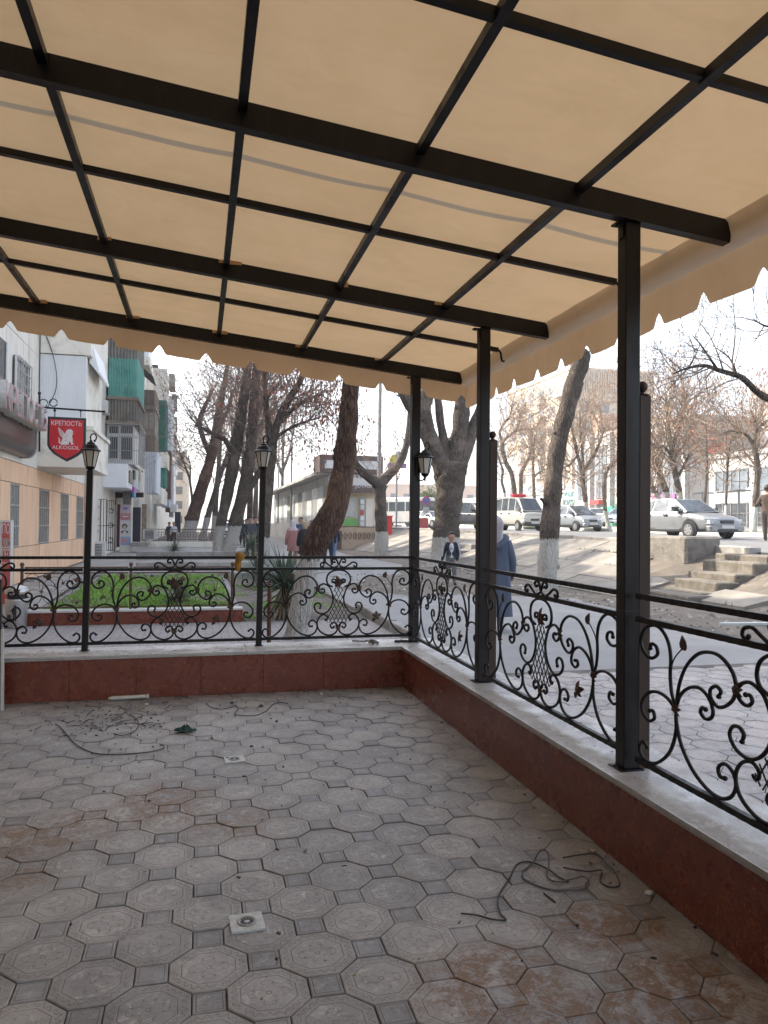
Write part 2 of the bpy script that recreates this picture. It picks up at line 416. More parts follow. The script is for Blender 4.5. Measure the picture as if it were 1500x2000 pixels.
M_SEAM_SHADE = canvas_mat('seam_shade', (0.60, 0.46, 0.31), (0.55, 0.42, 0.28), 0.28)  # greyer cloth colour, paints the shadow of a seam showing through the canvas
def paint_steel(name, c, c2, rough):
    mt, n, l, b = new_mat(name)
    wv = coord(n, l, 'World', (1, 1, 0.25))
    k = ramp(n, l, noise(n, l, wv, 14.0, 6, 0.72, 0.3), 0.45, 0.72)
    cc = mixcol(n, l, k, c, c2)
    chip = ramp(n, l, noise(n, l, wv, 30.0, 7, 0.75, 0.5), 0.66, 0.72)
    cc = mixcol(n, l, math_(n, l, 'MULTIPLY', chip, 0.6), cc, (0.10, 0.05, 0.03))
    l.new(cc, b.inputs['Base Color'])
    l.new(math_(n, l, 'MULTIPLY_ADD', k, 0.25, rough), b.inputs['Roughness'])
    sinp(b, 'Specular IOR Level', 0.28)
    bump(n, l, b, noise(n, l, wv, 45.0, 4, 0.6), 0.12, 0.002)
    return mt
M_STEEL = paint_steel('dark_painted_steel', (0.0095, 0.0075, 0.0082), (0.020, 0.016, 0.0165), 0.36)
M_IRON = paint_steel('black_wrought_iron', (0.008, 0.007, 0.007), (0.014, 0.012, 0.011), 0.42)
M_NEWEL = paint_steel('brown_post_paint', (0.045, 0.028, 0.022), (0.06, 0.04, 0.032), 0.5)
M_ROSE = mat('bronzed_rosette', (0.085, 0.042, 0.022), (0.045, 0.026, 0.018), 40, 0.5, 0.3, 0.3, 120)
M_RUSTY = mat('rusty_iron', (0.13, 0.065, 0.04), (0.075, 0.042, 0.032), 30, 0.75, 0.1)
M_BLACKP = mat('black_plastic', (0.012, 0.012, 0.013), (0.02, 0.02, 0.02), 20, 0.45)
M_WHITEP = mat('white_plastic', (0.62, 0.61, 0.58), (0.5, 0.49, 0.46), 20, 0.45)

# ------------------------------------------------------------------ terrace floor, tile by tile
TP = 0.260488; TOX, TOY = 0.417950, 2.605598; WX, WY = 1.835, 6.675     # inner faces of the low walls
def lattice(i, j): return (TOX + (i + j) / sqrt(2) * TP, TOY + (j - i) / sqrt(2) * TP)
def oct_poly(w, g=0.0):
    a = w / 2 - g; c = a * (sqrt(2) - 1)
    return [(c,-a),(a,-c),(a,c),(c,a),(-c,a),(-a,c),(-a,-c),(-c,-a)]
def sq_poly(s_, g=0.0):
    a = s_ / 2 - g; return [(-a,-a),(a,-a),(a,a),(-a,a)]
def tile_mesh(name, poly, mt, h=0.03, bev=0.0035):
    b = MB(); n = len(poly)
    def ring(k, z): return [(p[0]*k, p[1]*k, z) for p in poly]
    R = max(abs(p[0]) for p in poly); k1 = (R - bev) / R
    vs = ring(1, -h) + ring(1, -bev*0.6) + ring(k1, 0)
    fs = [tuple(range(2*n, 3*n))]
    for r_ in range(2):
        for i in range(n): fs.append((r_*n+i, r_*n+(i+1) % n, (r_+1)*n+(i+1) % n, (r_+1)*n+i))
    b.add(vs, fs)
    me = bpy.data.meshes.new(name); me.from_pydata(b.v, [], b.f); me.materials.append(mt); return me
OW = TP; SS = TP * sqrt(2) - OW
ME_OCT = tile_mesh('tile', oct_poly(OW, 0.0018), M_OCT); ME_SQ = tile_mesh('tile', sq_poly(SS, 0.0018), M_SQ)
ME_OCT2 = tile_mesh('tile', oct_poly(OW, 0.003), M_OCT2); ME_SQ2 = tile_mesh('tile', sq_poly(SS, 0.003), M_SQ2)
b = MB(); b.box((-4.1, -3.0, -0.20), (2.2, 7.1, -0.017))
floor = struct('terrace_floor', b, M_GROUT)
rest = MB(); cnt = 0
DRAINS = ((482, 1803), (458, 1484))
dr = [atZ(x, y) for x, y in DRAINS]
for i in range(-40, 40):
    for j in range(-40, 40):
        for kind, off in (('o', 0.0), ('s', 0.5)):
            x, y = lattice(i + off, j + off)
            if not (-4.0 < x < 1.97 and -2.9 < y < 6.82): continue
            if kind == 'o' and False: continue
            ok = seen((x, y, 0), 150) and x > -2.6
            z = random.uniform(-0.003, 0.003)
            if ok:
                o = link_mesh('octagon_tile' if kind == 'o' else 'square_tile', ME_OCT if kind == 'o' else ME_SQ, floor, (x, y, z), (random.randrange(4)) * pi / 2)
                o.rotation_euler.x = random.gauss(0, 0.007); o.rotation_euler.y = random.gauss(0, 0.007); cnt += 1
            else:
                p = oct_poly(OW, 0.0018) if kind == 'o' else sq_poly(SS, 0.0018)
                rest.add([(q[0]+x, q[1]+y, z) for q in p], [tuple(range(len(p)))], 0 if kind == 'o' else 1)
ro = rest.build('tile_field', [mat('plain_tile', (0.29, 0.26, 0.24), (0.22, 0.20, 0.19), 5, 0.7), mat('plain_square', (0.19, 0.185, 0.185), None, 5, 0.7)], floor); ro['kind'] = 'stuff'
# floor drains set into the tiles
for k, p in enumerate(dr):
    t = thing('floor_drain', ('square white floor drain with slotted strainer set in the near tiles', 'square white floor drain in the middle of the tiles, the farther one')[k], 'drain', (p.x, p.y, 0.004), 0.06, None)
    b = MB(); b.box((-0.062, -0.062, -0.012), (0.062, 0.062, 0.002)); b.build('frame', mat('drain_white', (0.55, 0.57, 0.57), (0.38, 0.40, 0.40), 30, 0.5, 0, 0.2, 60), t)
    b = MB(); b.lathe((0, 0, 0.002), [(0.036, 0), (0.036, 0.003), (0.030, 0.004), (0.028, 0.002), (0.001, 0.002)], 20); b.build('strainer', mat('drain_grey', (0.32, 0.32, 0.31), (0.22, 0.22, 0.21), 40, 0.35, 0.6), t, True)
    b = MB()
    for q in range(10):
        a = 2*pi*q/10; b.bar((0.011*cos(a), 0.011*sin(a), 0.0048), (0.024*cos(a), 0.024*sin(a), 0.0048), 0.005, 0.002)
    b.build('slot', M_BLACKP, t)

# ------------------------------------------------------------------ low walls with granite facing and stone sill
ZS = 0.37
def low_wall(name, label, axis, a0, a1, face, joints, out):
    """axis 'x': runs along X with inner face at y=face; axis 'y': runs along Y with inner face at x=face"""
    t = thing(name, label, 'wall')
    b = MB()
    if axis == 'x': b.box((a0, face+0.012, -0.3), (a1, out-0.03, ZS-0.031))
    else: b.box((face+0.012, a0, -0.3), (out-0.03, a1, ZS-0.031))
    b.build('core', mat('mortar', (0.30, 0.22, 0.17), None, 20, 0.9), t)
    js = [a0] + [j for j in joints if a0 < j < a1] + [a1]
    for p, q in zip(js[:-1], js[1:]):
        b = MB(); g = 0.002
        dz = random.uniform(-0.0008, 0.0008)
        if axis == 'x': b.cbox((p+g, face+dz, 0.002), (q-g, face+0.011, ZS-0.032), 0.0012)
        else: b.cbox((face+dz, p+g, 0.002), (face+0.011, q-g, ZS-0.032), 0.0012)
        b.build('facing_slab', M_GRAN, t)
        b = MB()
        if axis == 'x': b.cbox((p+g, out-0.029, -0.15), (q-g, out-0.018, ZS-0.032), 0.0012)
        else: b.cbox((out-0.029, p+g, -0.15), (out-0.018, q-g, ZS-0.032), 0.0012)
        b.build('facing_slab', M_GRAN, t)
    return t
jx = [0.03 + 0.533*k for k in range(-8, 5)]; jy = [6.2 - 0.6*k for k in range(0, 20)]
lwb = low_wall('low_wall', 'low red granite wall along the back of the terrace', 'x', -4.1, 2.26, WY, jx, 7.12)
lwr = low_wall('low_wall', 'low red granite wall along the street side of the terrace', 'y', -2.6, WY - 0.004, WX, jy, 2.26)
IX, IY, OX, OY = WX - 0.014, WY - 0.014, 2.26, 7.12
def sill_piece(axis, p, q, parent):
    b = MB()
    if axis == 'x': b.cbox((p, IY, ZS-0.030), (q, OY, ZS), 0.004)
    else: b.cbox((IX, p, ZS-0.030), (OX, q, ZS), 0.004)
    b.build('sill_slab', M_SILL, parent)
xs = [-4.1, -2.6, -1.1, 0.42, OX]
for p, q in zip(xs[:-1], xs[1:]): sill_piece('x', p+0.001, q-0.001, lwb)
ys = [-2.6, -1.0, 0.55, 2.06, 3.62, 5.1, IY - 0.002]
for p, q in zip(ys[:-1], ys[1:]): sill_piece('y', p+0.001, q-0.001, lwr)
b = MB(); b.box((-4.1, IY-0.006, ZS-0.012), (IX-0.007, IY-0.0008, ZS+0.0035)); b.build('edge_trim', M_TRIM, lwb)
b = MB(); b.box((IX-0.006, -2.6, ZS-0.012), (IX-0.0008, IY-0.0008, ZS+0.0035)); b.build('edge_trim', M_TRIM, lwr)

# ------------------------------------------------------------------ canopy
PY = [6.93, 5.06, 3.13, 1.2, -0.75]          # beams / posts along the street side
SLO = 0.105
def cz(X): return 2.985 + SLO * (2.45 - X)     # canvas underside height
canopy = thing('canopy', 'tan canvas canopy on a dark steel frame over the terrace', 'canopy', (0, 0, 0))
XL, XR, YN, YF = -4.1, 2.52, -2.2, 6.985
BY = [Y - 0.02 for Y in PY]
for Y in BY:
    b = MB(); hb = 0.108
    b.bar((XL, Y, cz(XL)-hb/2-0.004), (2.47, Y, cz(2.47)-hb/2-0.004), 0.055, hb)
    b.build('beam', M_STEEL, canopy)
RX = [-0.61 + 0.757*k for k in range(-4, 4)]
for X in RX:
    b = MB(); b.box((X-0.019, YN+0.05, cz(X)-0.052), (X+0.019, 6.90, cz(X)-0.0125)); b.build('rafter', M_STEEL, canopy)
PUR = [5.82, 4.0, 2.2, 0.25]
for Y in PUR:
    b = MB(); b.bar((XL, Y, cz(XL)-0.030), (2.40, Y, cz(2.40)-0.030), 0.034, 0.034)
    # bent end strap dropping behind the hem roll
    b.tube([(2.38, Y, cz(2.39)-0.03), (2.41, Y, cz(2.43)-0.032), (2.425, Y, cz(2.43)-0.05), (2.43, Y, cz(2.43)-0.09), (2.437, Y, cz(2.43)-0.115), (2.46, Y, cz(2.43)-0.12)], 0.009, 6)
    b.build('purlin', M_STEEL, canopy)
# canvas with a slight sag between the bars
b = MB(); nx, ny = 132, 184
def sagx(X):
    t = ((X + 0.61) / 0.757) % 1.0; return sin(pi*t)
for j in range(ny+1):
    Y = YN + (YF-YN)*j/ny
    ysup = sorted(BY + PUR); k = max([q for q in ysup if q <= Y], default=Y-0.5); k2 = min([q for q in ysup if q > Y], default=k+0.9)
    ty = (Y-k)/(k2-k)
    for i in range(nx+1):
        X = XL + (XR-XL)*i/nx
        sag = 0.012*sagx(X)**0.7*sin(pi*max(0, min(1, ty)))**0.7 + 0.002*sin(X*9+Y*4) + 0.0015*sin(Y*23+X*3)
        b.v.append((X, Y, cz(X) - sag + 0.004))
for j in range(ny):
    for i in range(nx):
        a = j*(nx+1)+i; b.f.append((a, a+1, a+nx+2, a+nx+1)); b.mi.append(1 if abs(YN+(YF-YN)*(j+.5)/ny-3.585) < 0.025 else 0)  # one row of faces carries the painted seam shadow
b.build('canvas', [M_CANV, M_SEAM_SHADE], canopy, True)
# street side: hem roll (canvas wrapped round the edge tube) and scalloped valance
ze = cz(2.5)
b = MB(); yy = [YN + (YF-0.05-YN)*i/140 for i in range(141)]
prof = [(2.435, 0.004), (2.452, -0.012), (2.462, -0.05), (2.472, -0.09), (2.492, -0.112), (2.53, -0.118), (2.549, -0.112)]
for Y in yy:
    wv_ = 0.004*sin(Y*7.3) + 0.003*sin(Y*17)
    for (X, dz) in prof: b.v.append((X + wv_*(-dz)*8, Y, ze + dz + wv_*0.5))
n_ = len(prof)
for j in range(140):
    for i in range(n_-1): b.f.append((j*n_+i, j*n_+i+1, (j+1)*n_+i+1, (j+1)*n_+i)); b.mi.append(0)
b.build('hem_roll', M_HEM, canopy, True)
b = MB(); b.tube([(2.505, YN, ze-0.02), (2.505, 6.9, ze-0.02)], 0.014, 10); b.build('edge_tube', M_STEEL, canopy, True)
def scallop(t):
    """drop below the cusp line for position t in 0..1 within one scallop: flat bulge with ogee cusps"""
    d = min(t, 1-t)
    if d > 0.15: return 0.072 + 0.006*sin(pi*t)
    q = d/0.15
    return 0.072*(0.62*(q/0.62)**1.5 if q < 0.62 else 0.62 + 0.38*sin((q-0.62)/0.38*pi/2))
def valance(name, fn, L0, L1, p0, pitch, rows=8, step=0.008):
    b = MB(); N = int((L1-L0)/step)
    for i in range(N+1):
        s_ = L0 + (L1-L0)*i/N; t = ((s_-p0)/pitch) % 1.0
        for r_ in range(rows+1):
            b.v.append(fn(s_, r_/rows, scallop(t)))
    for i in range(N):
        for r_ in range(rows): a = i*(rows+1)+r_; b.f.append((a, a+1, a+rows+2, a+rows+1)); b.mi.append(0)
    return b.build(name, M_VAL, canopy, True)
def val_r(s_, v, sc):
    drop = (0.250 + sc)*v + 0.0
    return (2.553 + 0.010*v*sin(s_*5.1) + 0.006*v*sin(s_*13), s_, ze + 0.0 - drop - 0.004)
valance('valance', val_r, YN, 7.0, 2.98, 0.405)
def val_b(s_, v, sc):
    drop = (0.205 + sc)*v
    return (s_, 7.0 + 0.010*v*sin(s_*4.3) + 0.005*v*sin(s_*11), cz(s_) - drop + 0.006)
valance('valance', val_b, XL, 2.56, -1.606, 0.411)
# loose canvas tabs hanging at the rafter joints
for Y in BY[:2]:
    for X in RX[1:]:
        for s_ in (-1, 1):
            w_ = random.uniform(0.02, 0.09) if s_ > 0 else random.uniform(0.015, 0.06)
            if random.random() < 0.25: continue
            x0 = X + s_*0.021; x1 = x0 + s_*w_
            b = MB(); b.box((min(x0,x1), Y-0.034, cz(X)-random.uniform(0.018, 0.036)), (max(x0,x1), Y-0.030, cz(X)-0.001)); b.build('canvas_tab', M_CANV, canopy)

# ------------------------------------------------------------------ canopy posts
def canopy_post(Y, X, label, newel, ztop_newel, wx=0.078, wy=0.075):
    zt = cz(X) - 0.112
    t = thing('canopy_post', label, 'post', (X, Y, ZS), 0, 'canopy posts on the street wall')
    b = MB(); b.cbox((-wx/2, -wy/2, 0.006), (wx/2, wy/2, zt-ZS), 0.004); b.build('tube', M_STEEL, t)
    b = MB(); b.cbox((-wx/2-0.025, -wy/2-0.02, 0), (wx/2+0.02, wy/2+0.02, 0.006), 0.002)
    for q in (-1, 1): b.lathe((-wx/2-0.013, q*0.02, 0.006), [(0.008, 0), (0.008, 0.006)], 6)
    b.build('base_plate', M_STEEL, t)
    b = MB(); b.box((-wx/2-0.045, -0.02, zt-ZS-0.012), (-wx/2, 0.02, zt-ZS-0.002)); b.box((-wx/2-0.007, -0.02, zt-ZS-0.07), (-wx/2, 0.02, zt-ZS-0.012))
    b.lathe((-wx/2-0.028, 0, zt-ZS-0.018), [(0.008, 0), (0.008, 0.006)], 6); b.build('angle_bracket', M_STEEL, t)
    b = MB(); b.cbox((-wx/2-0.0015, -wy/2-0.0015, 0.735), (wx/2+0.0015, wy/2+0.0015, 0.7375), 0.0005); b.build('weld_seam', M_NEWEL, t)
    if newel:
        nx_ = wx/2 + 0.033; h = ztop_newel - ZS
        b = MB(); b.cbox((nx_-0.03, -0.03, 0), (nx_+0.03, 0.03, h), 0.003); nw = b.build('newel', M_NEWEL, t)
        b = MB(); b.lathe((nx_, 0, h), [(0.034, 0), (0.034, 0.006), (0.012, 0.012), (0.010, 0.022)], 12); b.build('cap', M_NEWEL, nw, True)
        b = MB(); b.ball((nx_, 0, h+0.044), 0.027, 12); b.build('ball', M_NEWEL, nw, True)
    return t
z2 = atY(966, 862, 5.1).z; z3 = atY(1266, 777, 3.17).z
canopy_post(6.93, 2.01, 'dark steel canopy post at the terrace corner carrying the wall lantern', False, 0, 0.085, 0.08)
canopy_post(5.08, 1.985, 'dark steel canopy post with ball-topped newel, middle of the street side', True, z2)
canopy_post(3.14, 1.955, 'nearest dark steel canopy post with ball-topped newel on the street side', True, z3)

# ------------------------------------------------------------------ wrought iron fence panels
def flat(curve, W, mir):
    k = (W/2 - 0.012) / 500.0
    return [(u*k*(-1 if mir else 1), (620-y)/448*0.64) for u, y in curve]
CUR = dict(
 c2=[(138,298),(120,278),(95,272),(62,292),(42,335),(36,375),(48,420),(75,455),(108,467),(142,455),(160,425),(150,400),(130,396),(117,410),(122,430)],
 c2h=[(138,303),(128,325),(108,333),(93,320),(98,305),(112,306)],
 c3=[(138,300),(150,260),(180,230),(215,220),(262,232),(305,275),(332,335),(345,405)],
 c3b=[(140,300),(150,330),(175,355),(200,362),(220,345),(222,322),(203,308),(188,318),(195,334)],
 c4=[(345,410),(330,370),(300,340),(262,328),(230,345),(214,375),(218,398),(238,408),(255,396),(250,380),(238,382)],
 c5=[(345,415),(343,450),(325,510),(285,565),(235,598),(190,605),(155,587),(140,550),(150,520),(175,508),(195,525),(190,547),(174,546)],
 c6=[(347,405),(362,370),(368,320),(366,270),(375,225),(400,192),(435,180),(475,200),(492,240),(475,275),(445,285),(420,268),(425,245),(445,240),(450,255)],
 c7=[(347,420),(345,480),(370,550),(420,600),(462,612),(490,598),(495,572),(478,556),(462,567)],
 c8=[(348,415),(375,392),(415,383),(455,395),(485,430),(482,465),(455,482),(432,468),(437,447),(452,450)],
 c9=[(92,502),(83,510),(73,502),(76,484),(96,472),(124,486),(141,523),(132,566),(100,596),(57,608),(18,593),(0,560)],
 c10=[(0,559),(18,530),(43,530),(51,548),(39,562),(28,553)],
 c11=[(0,272),(25,243),(43,246),(42,262),(31,260)],
 c12=[(3,150),(11,122),(28,107),(45,117),(40,132),(28,129)],
 c13=[(3,152),(14,158),(39,164),(68,147),(92,131),(117,136),(122,154),(110,164),(104,155)],
)
RING = [(-40,292),(-70,276),(-80,245),(-70,210),(-40,188),(0,181),(40,188),(70,210),(80,245),(70,276),(40,292)]
def rosette_mesh(sz, n=6, leafy=False):
    b = MB(); b.ball((0, -0.004, 0), sz*0.30, 8)
    for q in range(n):
        a = 2*pi*q/n + 0.3; ca, sa = cos(a), sin(a)
        L = sz*(1.0 if q % 2 else 0.8)*(1.35 if leafy and q % 3 == 0 else 1)
        w_ = sz*0.34
        pts = [(0.15*L, 0), (0.5*L, w_), (0.8*L, w_*0.6), (L, 0), (0.8*L, -w_*0.6), (0.5*L, -w_)]
        vs = [(p*ca - r_*sa, -0.006 - 0.010*(p/L) + 0.02*(p/L)**3, p*sa + r_*ca) for p, r_ in pts]
        vs += [(x, y+0.004, z) for x, y, z in vs]
        b.add(vs, [(0,1,2,3,4,5), (11,10,9,8,7,6)] + [(i,(i+1) % 6,6+(i+1) % 6,6+i) for i in range(6)])
    return b
def leaf_mesh(sz):
    b = MB(); P_ = [(0,-0.5),(0.22,-0.42),(0.36,-0.2),(0.34,0.08),(0.16,0.34),(0,0.55),(-0.16,0.34),(-0.34,0.08),(-0.36,-0.2),(-0.22,-0.42)]
    vs = [(p[0]*sz, -0.003-0.012*abs(p[0]), p[1]*sz) for p in P_]; vs += [(x, y+0.004, z) for x, y, z in vs]
    b.add(vs, [tuple(range(10)), tuple(reversed(range(10, 20)))] + [(i,(i+1) % 10,10+(i+1) % 10,10+i) for i in range(10)]); return b
def twisted_bar(b, L, z, s_=0.026):
    """hammered square bar along X, slightly waisted every few centimetres"""
    n = int(L/0.03); o = len(b.v)
    for i in range(n+1):
        x = -L/2 + L*i/n; q = s_/2*(1.0 if i % 2 else 0.93)
        b.v += [(x,-q,z-q),(x,q,z-q),(x,q,z+q),(x,-q,z+q)]
    for i in range(n):
        for k in range(4): a = o+i*4+k; a2 = o+i*4+(k+1) % 4; b.f.append((a, a2, a2+4, a+4)); b.mi.append(0)
    b.f += [(o,o+1,o+2,o+3), (o+4*n+3,o+4*n+2,o+4*n+1,o+4*n)]; b.mi += [0, 0]
Z0P = 0.435
def make_panel(name, label, W, loc, rz, r=0.0084, iron=None, rose=None, group='ornate wrought iron fence panels'):
    iron = iron or M_IRON; rose = rose or M_ROSE
    t = thing(name, label, 'railing', (loc[0], loc[1], loc[2]), rz, group)
    for z in (0.0, 0.64, 0.745):
        b = MB(); twisted_bar(b, W, z); b.build('rail', iron, t)
    for key, c in CUR.items():
        for mir in (False, True):
            pts = spline(flat(c, W, mir), 5); b = MB()
            nn = len(pts); b.tube([(p[0], 0, p[1]) for p in pts], [r*(0.75 if (i < 2 or i > nn-3) else 1) for i in range(nn)], 6)
            e = pts[-1]; b.ball((e[0], 0, e[1]), r*1.35, 6)
            b.build('scroll', iron, t, True)
    b = MB(); b.tube([(p[0], 0, p[1]) for p in spline(flat(RING, W, False), 4)], r, 6); b.build('ring', iron, t, True)
    # diamond lattice in the vase
    wt = [(286,18),(310,30),(340,38),(375,34),(420,44),(455,66),(480,82),(512,92),(525,70),(545,30)]
    def wid(y):
        if y <= wt[0][0] or y >= wt[-1][0]: return 0
        for (y0, w0), (y1, w1) in zip(wt[:-1], wt[1:]):
            if y0 <= y <= y1: return w0 + (w1-w0)*(y-y0)/(y1-y0)
    for s_ in (-1, 1):
        for k in range(-8, 9):
            run = []
            for y in range(284, 548, 4):
                u = k*26 + s_*0.52*(y-410)
                if abs(u) <= wid(y): run.append((u, y))
                elif len(run) > 3:
                    break
                else: run = []
            if len(run) > 3:
                q = flat([run[0], run[-1]], W, False); b = MB(); dy = 0.002*s_
                b.tube([(q[0][0], dy, q[0][1]), (q[1][0], dy, q[1][1])], r*0.42, 5); b.build('lattice_rod', iron, t)
    def ros(u, y, sz, n=6, leafy=False):
        p = flat([(u, y)], W, False)[0]; o = rosette_mesh(sz, n, leafy).build('rosette', rose, t, False); o.location = (p[0], 0, p[1]); o.rotation_euler = (0, random.uniform(0, 1), 0)
    ros(0, 262, 0.05, 9, True); ros(0, 558, 0.033, 7)
    for s_ in (-1, 1):
        ros(138*s_, 301, 0.032); ros(346*s_, 412, 0.034)
        p0 = flat([(367*s_, 300), (350*s_, 262), (318*s_, 226)], W, False)
        b = MB(); b.tube([(p[0], 0, p[1]) for p in spline(p0, 3)], r*0.4, 5); b.build('leaf_stem', iron, t)
        p = flat([(316*s_, 214)], W, False)[0]; o = leaf_mesh(0.062).build('leaf', rose, t); o.location = (p[0], 0, p[1]); o.rotation_euler = (0, 0.35*s_, 0)
    p = flat([(258, 488)], W, False)[0]; o = rosette_mesh(0.05, 5, True).build('leaf_spray', rose, t); o.location = (p[0], 0, p[1])
    return t
YB = 6.93
LX = [-2.44, -0.955, 0.54, 2.01]
pl = ['ornate black iron fence panel left of the first lamp post', 'ornate black iron fence panel between the two lamp posts', 'ornate black iron fence panel between the second lamp post and the corner post']
p0 = None
for k in range(3):
    W = 1.44; cx = (LX[k]+LX[k+1])/2
    if p0 is None: p0 = make_panel('iron_railing', pl[0], W, (cx, YB, Z0P), 0); q = p0
    else: q = copy_tree(p0); q.location = (cx, YB, Z0P); q['label'] = pl[k]
sl_ = ['ornate black iron fence panel on the street side next to the corner post', 'ornate black iron fence panel on the street side between the two ball-topped posts', 'nearest ornate black iron fence panel on the street side at the right edge']
sp0 = None
for k in range(3):
    y0, y1 = PY[k]-0.02, PY[k+1]+0.03; W = 1.80
    cy = (y0+y1)/2 - 0.005
    if sp0 is None: sp0 = make_panel('iron_railing', sl_[0], W, (1.985, cy, Z0P), -pi/2, 0.008); q = sp0
    else: q = copy_tree(sp0); q.location = (1.985 - 0.012*k, cy, Z0P); q['label'] = sl_[k]

# ------------------------------------------------------------------ lantern posts on the back wall and lantern on the corner post
M_GLASS = mat('frosted_lantern_glass', (0.62, 0.62, 0.58), (0.52, 0.52, 0.48), 8, 0.25)
def lantern(t, z, wall=False, s_=1.0):
    """hexagonal lantern, bottom at local height z"""
    b = MB(); b.lathe((0,0,z), [(0.012,0),(0.03,0.01),(0.042,0.03),(0.038,0.035)], 8); b.build('lantern_base', M_IRON, t, False)
    for k in range(6):
        a0, a1 = pi/3*k, pi/3*(k+1); r0, r1 = 0.040*s_, 0.068*s_
        p = [(r0*cos(a0), r0*sin(a0), z+0.036), (r0*cos(a1), r0*sin(a1), z+0.036), (r1*cos(a1), r1*sin(a1), z+0.17*s_), (r1*cos(a0), r1*sin(a0), z+0.17*s_)]
        q = [(x*0.94, y*0.94, h) for x, y, h in p]
        b = MB(); b.add(p+q, [(0,1,2,3),(7,6,5,4),(0,4,5,1),(1,5,6,2),(2,6,7,3),(3,7,4,0)]); b.build('pane', M_GLASS, t)
        b = MB(); b.tube([p[0], p[3]], 0.005, 5); b.build('mullion', M_IRON, t)
    zz = z+0.17*s_
    b = MB(); b.lathe((0,0,zz), [(0.083*s_,0),(0.086*s_,0.008),(0.066*s_,0.022),(0.052*s_,0.05),(0.036*s_,0.062),(0.03*s_,0.075),(0.014,0.082),(0.010,0.095)], 12); b.build('lantern_roof', M_IRON, t, False)
    b = MB(); c = [(0,0,zz+0.09),(-0.006,0,zz+0.12),(0.006,0,zz+0.148),(0.028,0,zz+0.152),(0.042,0,zz+0.132),(0.04,0,zz+0.105),(0.03,0,zz+0.095)]
    b.tube(spline(c, 4), 0.006, 6); b.ball((0.03,0,zz+0.092), 0.011, 8); b.build('hook', M_IRON, t, True)
for k in (1, 2):
    X = LX[k]; lbl = ['', 'dark lamp post with frosted lantern left on the back fence, below the shield sign', 'dark lamp post with frosted lantern in the middle of the back fence'][k]
    t = thing('lamp_post', lbl, 'lamp post', (X, 6.955, ZS), 0.0, 'lamp posts on the back wall')
    zl = atY(176 if k == 1 else 513, 919, 6.955).z - ZS
    b = MB(); b.cbox((-0.026,-0.026,0.004), (0.026,0.026,zl), 0.003); b.build('post', M_NEWEL if False else M_STEEL, t)
    b = MB(); b.cbox((-0.04,-0.04,0), (0.04,0.04,0.004), 0.001); b.build('base_plate', M_STEEL, t)
    t.rotation_euler = (0, 0.013, 0)
    lantern(t, zl)
p = atY(826, 932, 6.86)
t = thing('wall_lantern', 'black wall lantern fixed to the corner canopy post', 'lantern', (2.085, 6.84, p.z), 0)
lantern(t, 0.0, True, 1.05)
b = MB(); b.cbox((-0.082, 0.015, 0.02), (-0.07, 0.085, 0.20), 0.003); b.tube(spline([(-0.075,0.05,0.06),(-0.05,0.04,-0.02),(-0.02,0.01,-0.03),(0,0,0.0)], 4), 0.007, 6); b.build('bracket', M_IRON, t)
b = MB(); b.lathe((0,0,-0.04), [(0.001,0),(0.012,0.012),(0.006,0.02),(0.016,0.04)], 8); b.build('finial', M_IRON, t)
# ------------------------------------------------------------------ ground outside
def zr(Y):
    t = [(-60, 0.8), (8, 0.88), (13.8, 0.95), (19.7, 1.06), (34, 1.16), (60, 1.22), (400, 1.25)]
    for (a, za), (b_, zb) in zip(t[:-1], t[1:]):
        if Y <= b_: return za + (zb-za)*(Y-a)/(b_-a)
    return 1.25
M_DUST = mat('dusty_ground', (0.20, 0.18, 0.155), (0.14, 0.125, 0.11), 0.6, 0.95, 0, 0.3, 12, 0.02)
M_ASPH = mat('worn_asphalt', (0.26, 0.255, 0.253), (0.21, 0.206, 0.204), 1.2, 0.85, 0, 0.35, 90, 0.006, dirt=(0.30, 0.285, 0.265), dscale=0.5)
M_ROAD = mat('road_asphalt', (0.15, 0.15, 0.152), (0.115, 0.115, 0.118), 0.8, 0.8, 0, 0.2, 60, 0.006, dirt=(0.18, 0.17, 0.16), dscale=0.3)
M_EARTH = mat('bare_earth', (0.155, 0.13, 0.105), (0.095, 0.082, 0.068), 2.0, 0.97, 0, 0.8, 9, 0.03, dirt=(0.23, 0.21, 0.185), dscale=3.0)
M_CONC = mat('pale_concrete', (0.36, 0.345, 0.325), (0.27, 0.26, 0.245), 1.0, 0.88, 0, 0.25, 40, 0.006, dirt=(0.17, 0.155, 0.14), dscale=1.2)
M_SLAB = mat('embankment_slab', (0.25, 0.228, 0.198), (0.17, 0.157, 0.138), 1.6, 0.9, 0, 0.5, 30, 0.008, var=0.2, dirt=(0.10, 0.088, 0.07), dscale=1.7)
M_KERB = mat('kerb_concrete', (0.30, 0.285, 0.265), (0.20, 0.19, 0.178), 3.0, 0.9, 0, 0.4, 40, 0.006, var=0.15, dirt=(0.12, 0.11, 0.10), dscale=2.0)
b = MB(); b.add([(-400,-300,-0.06),(8.0,-300,-0.06),(8.0,600,-0.06),(-400,600,-0.06)], [(0,1,2,3)]); struct('ground', b, M_DUST)
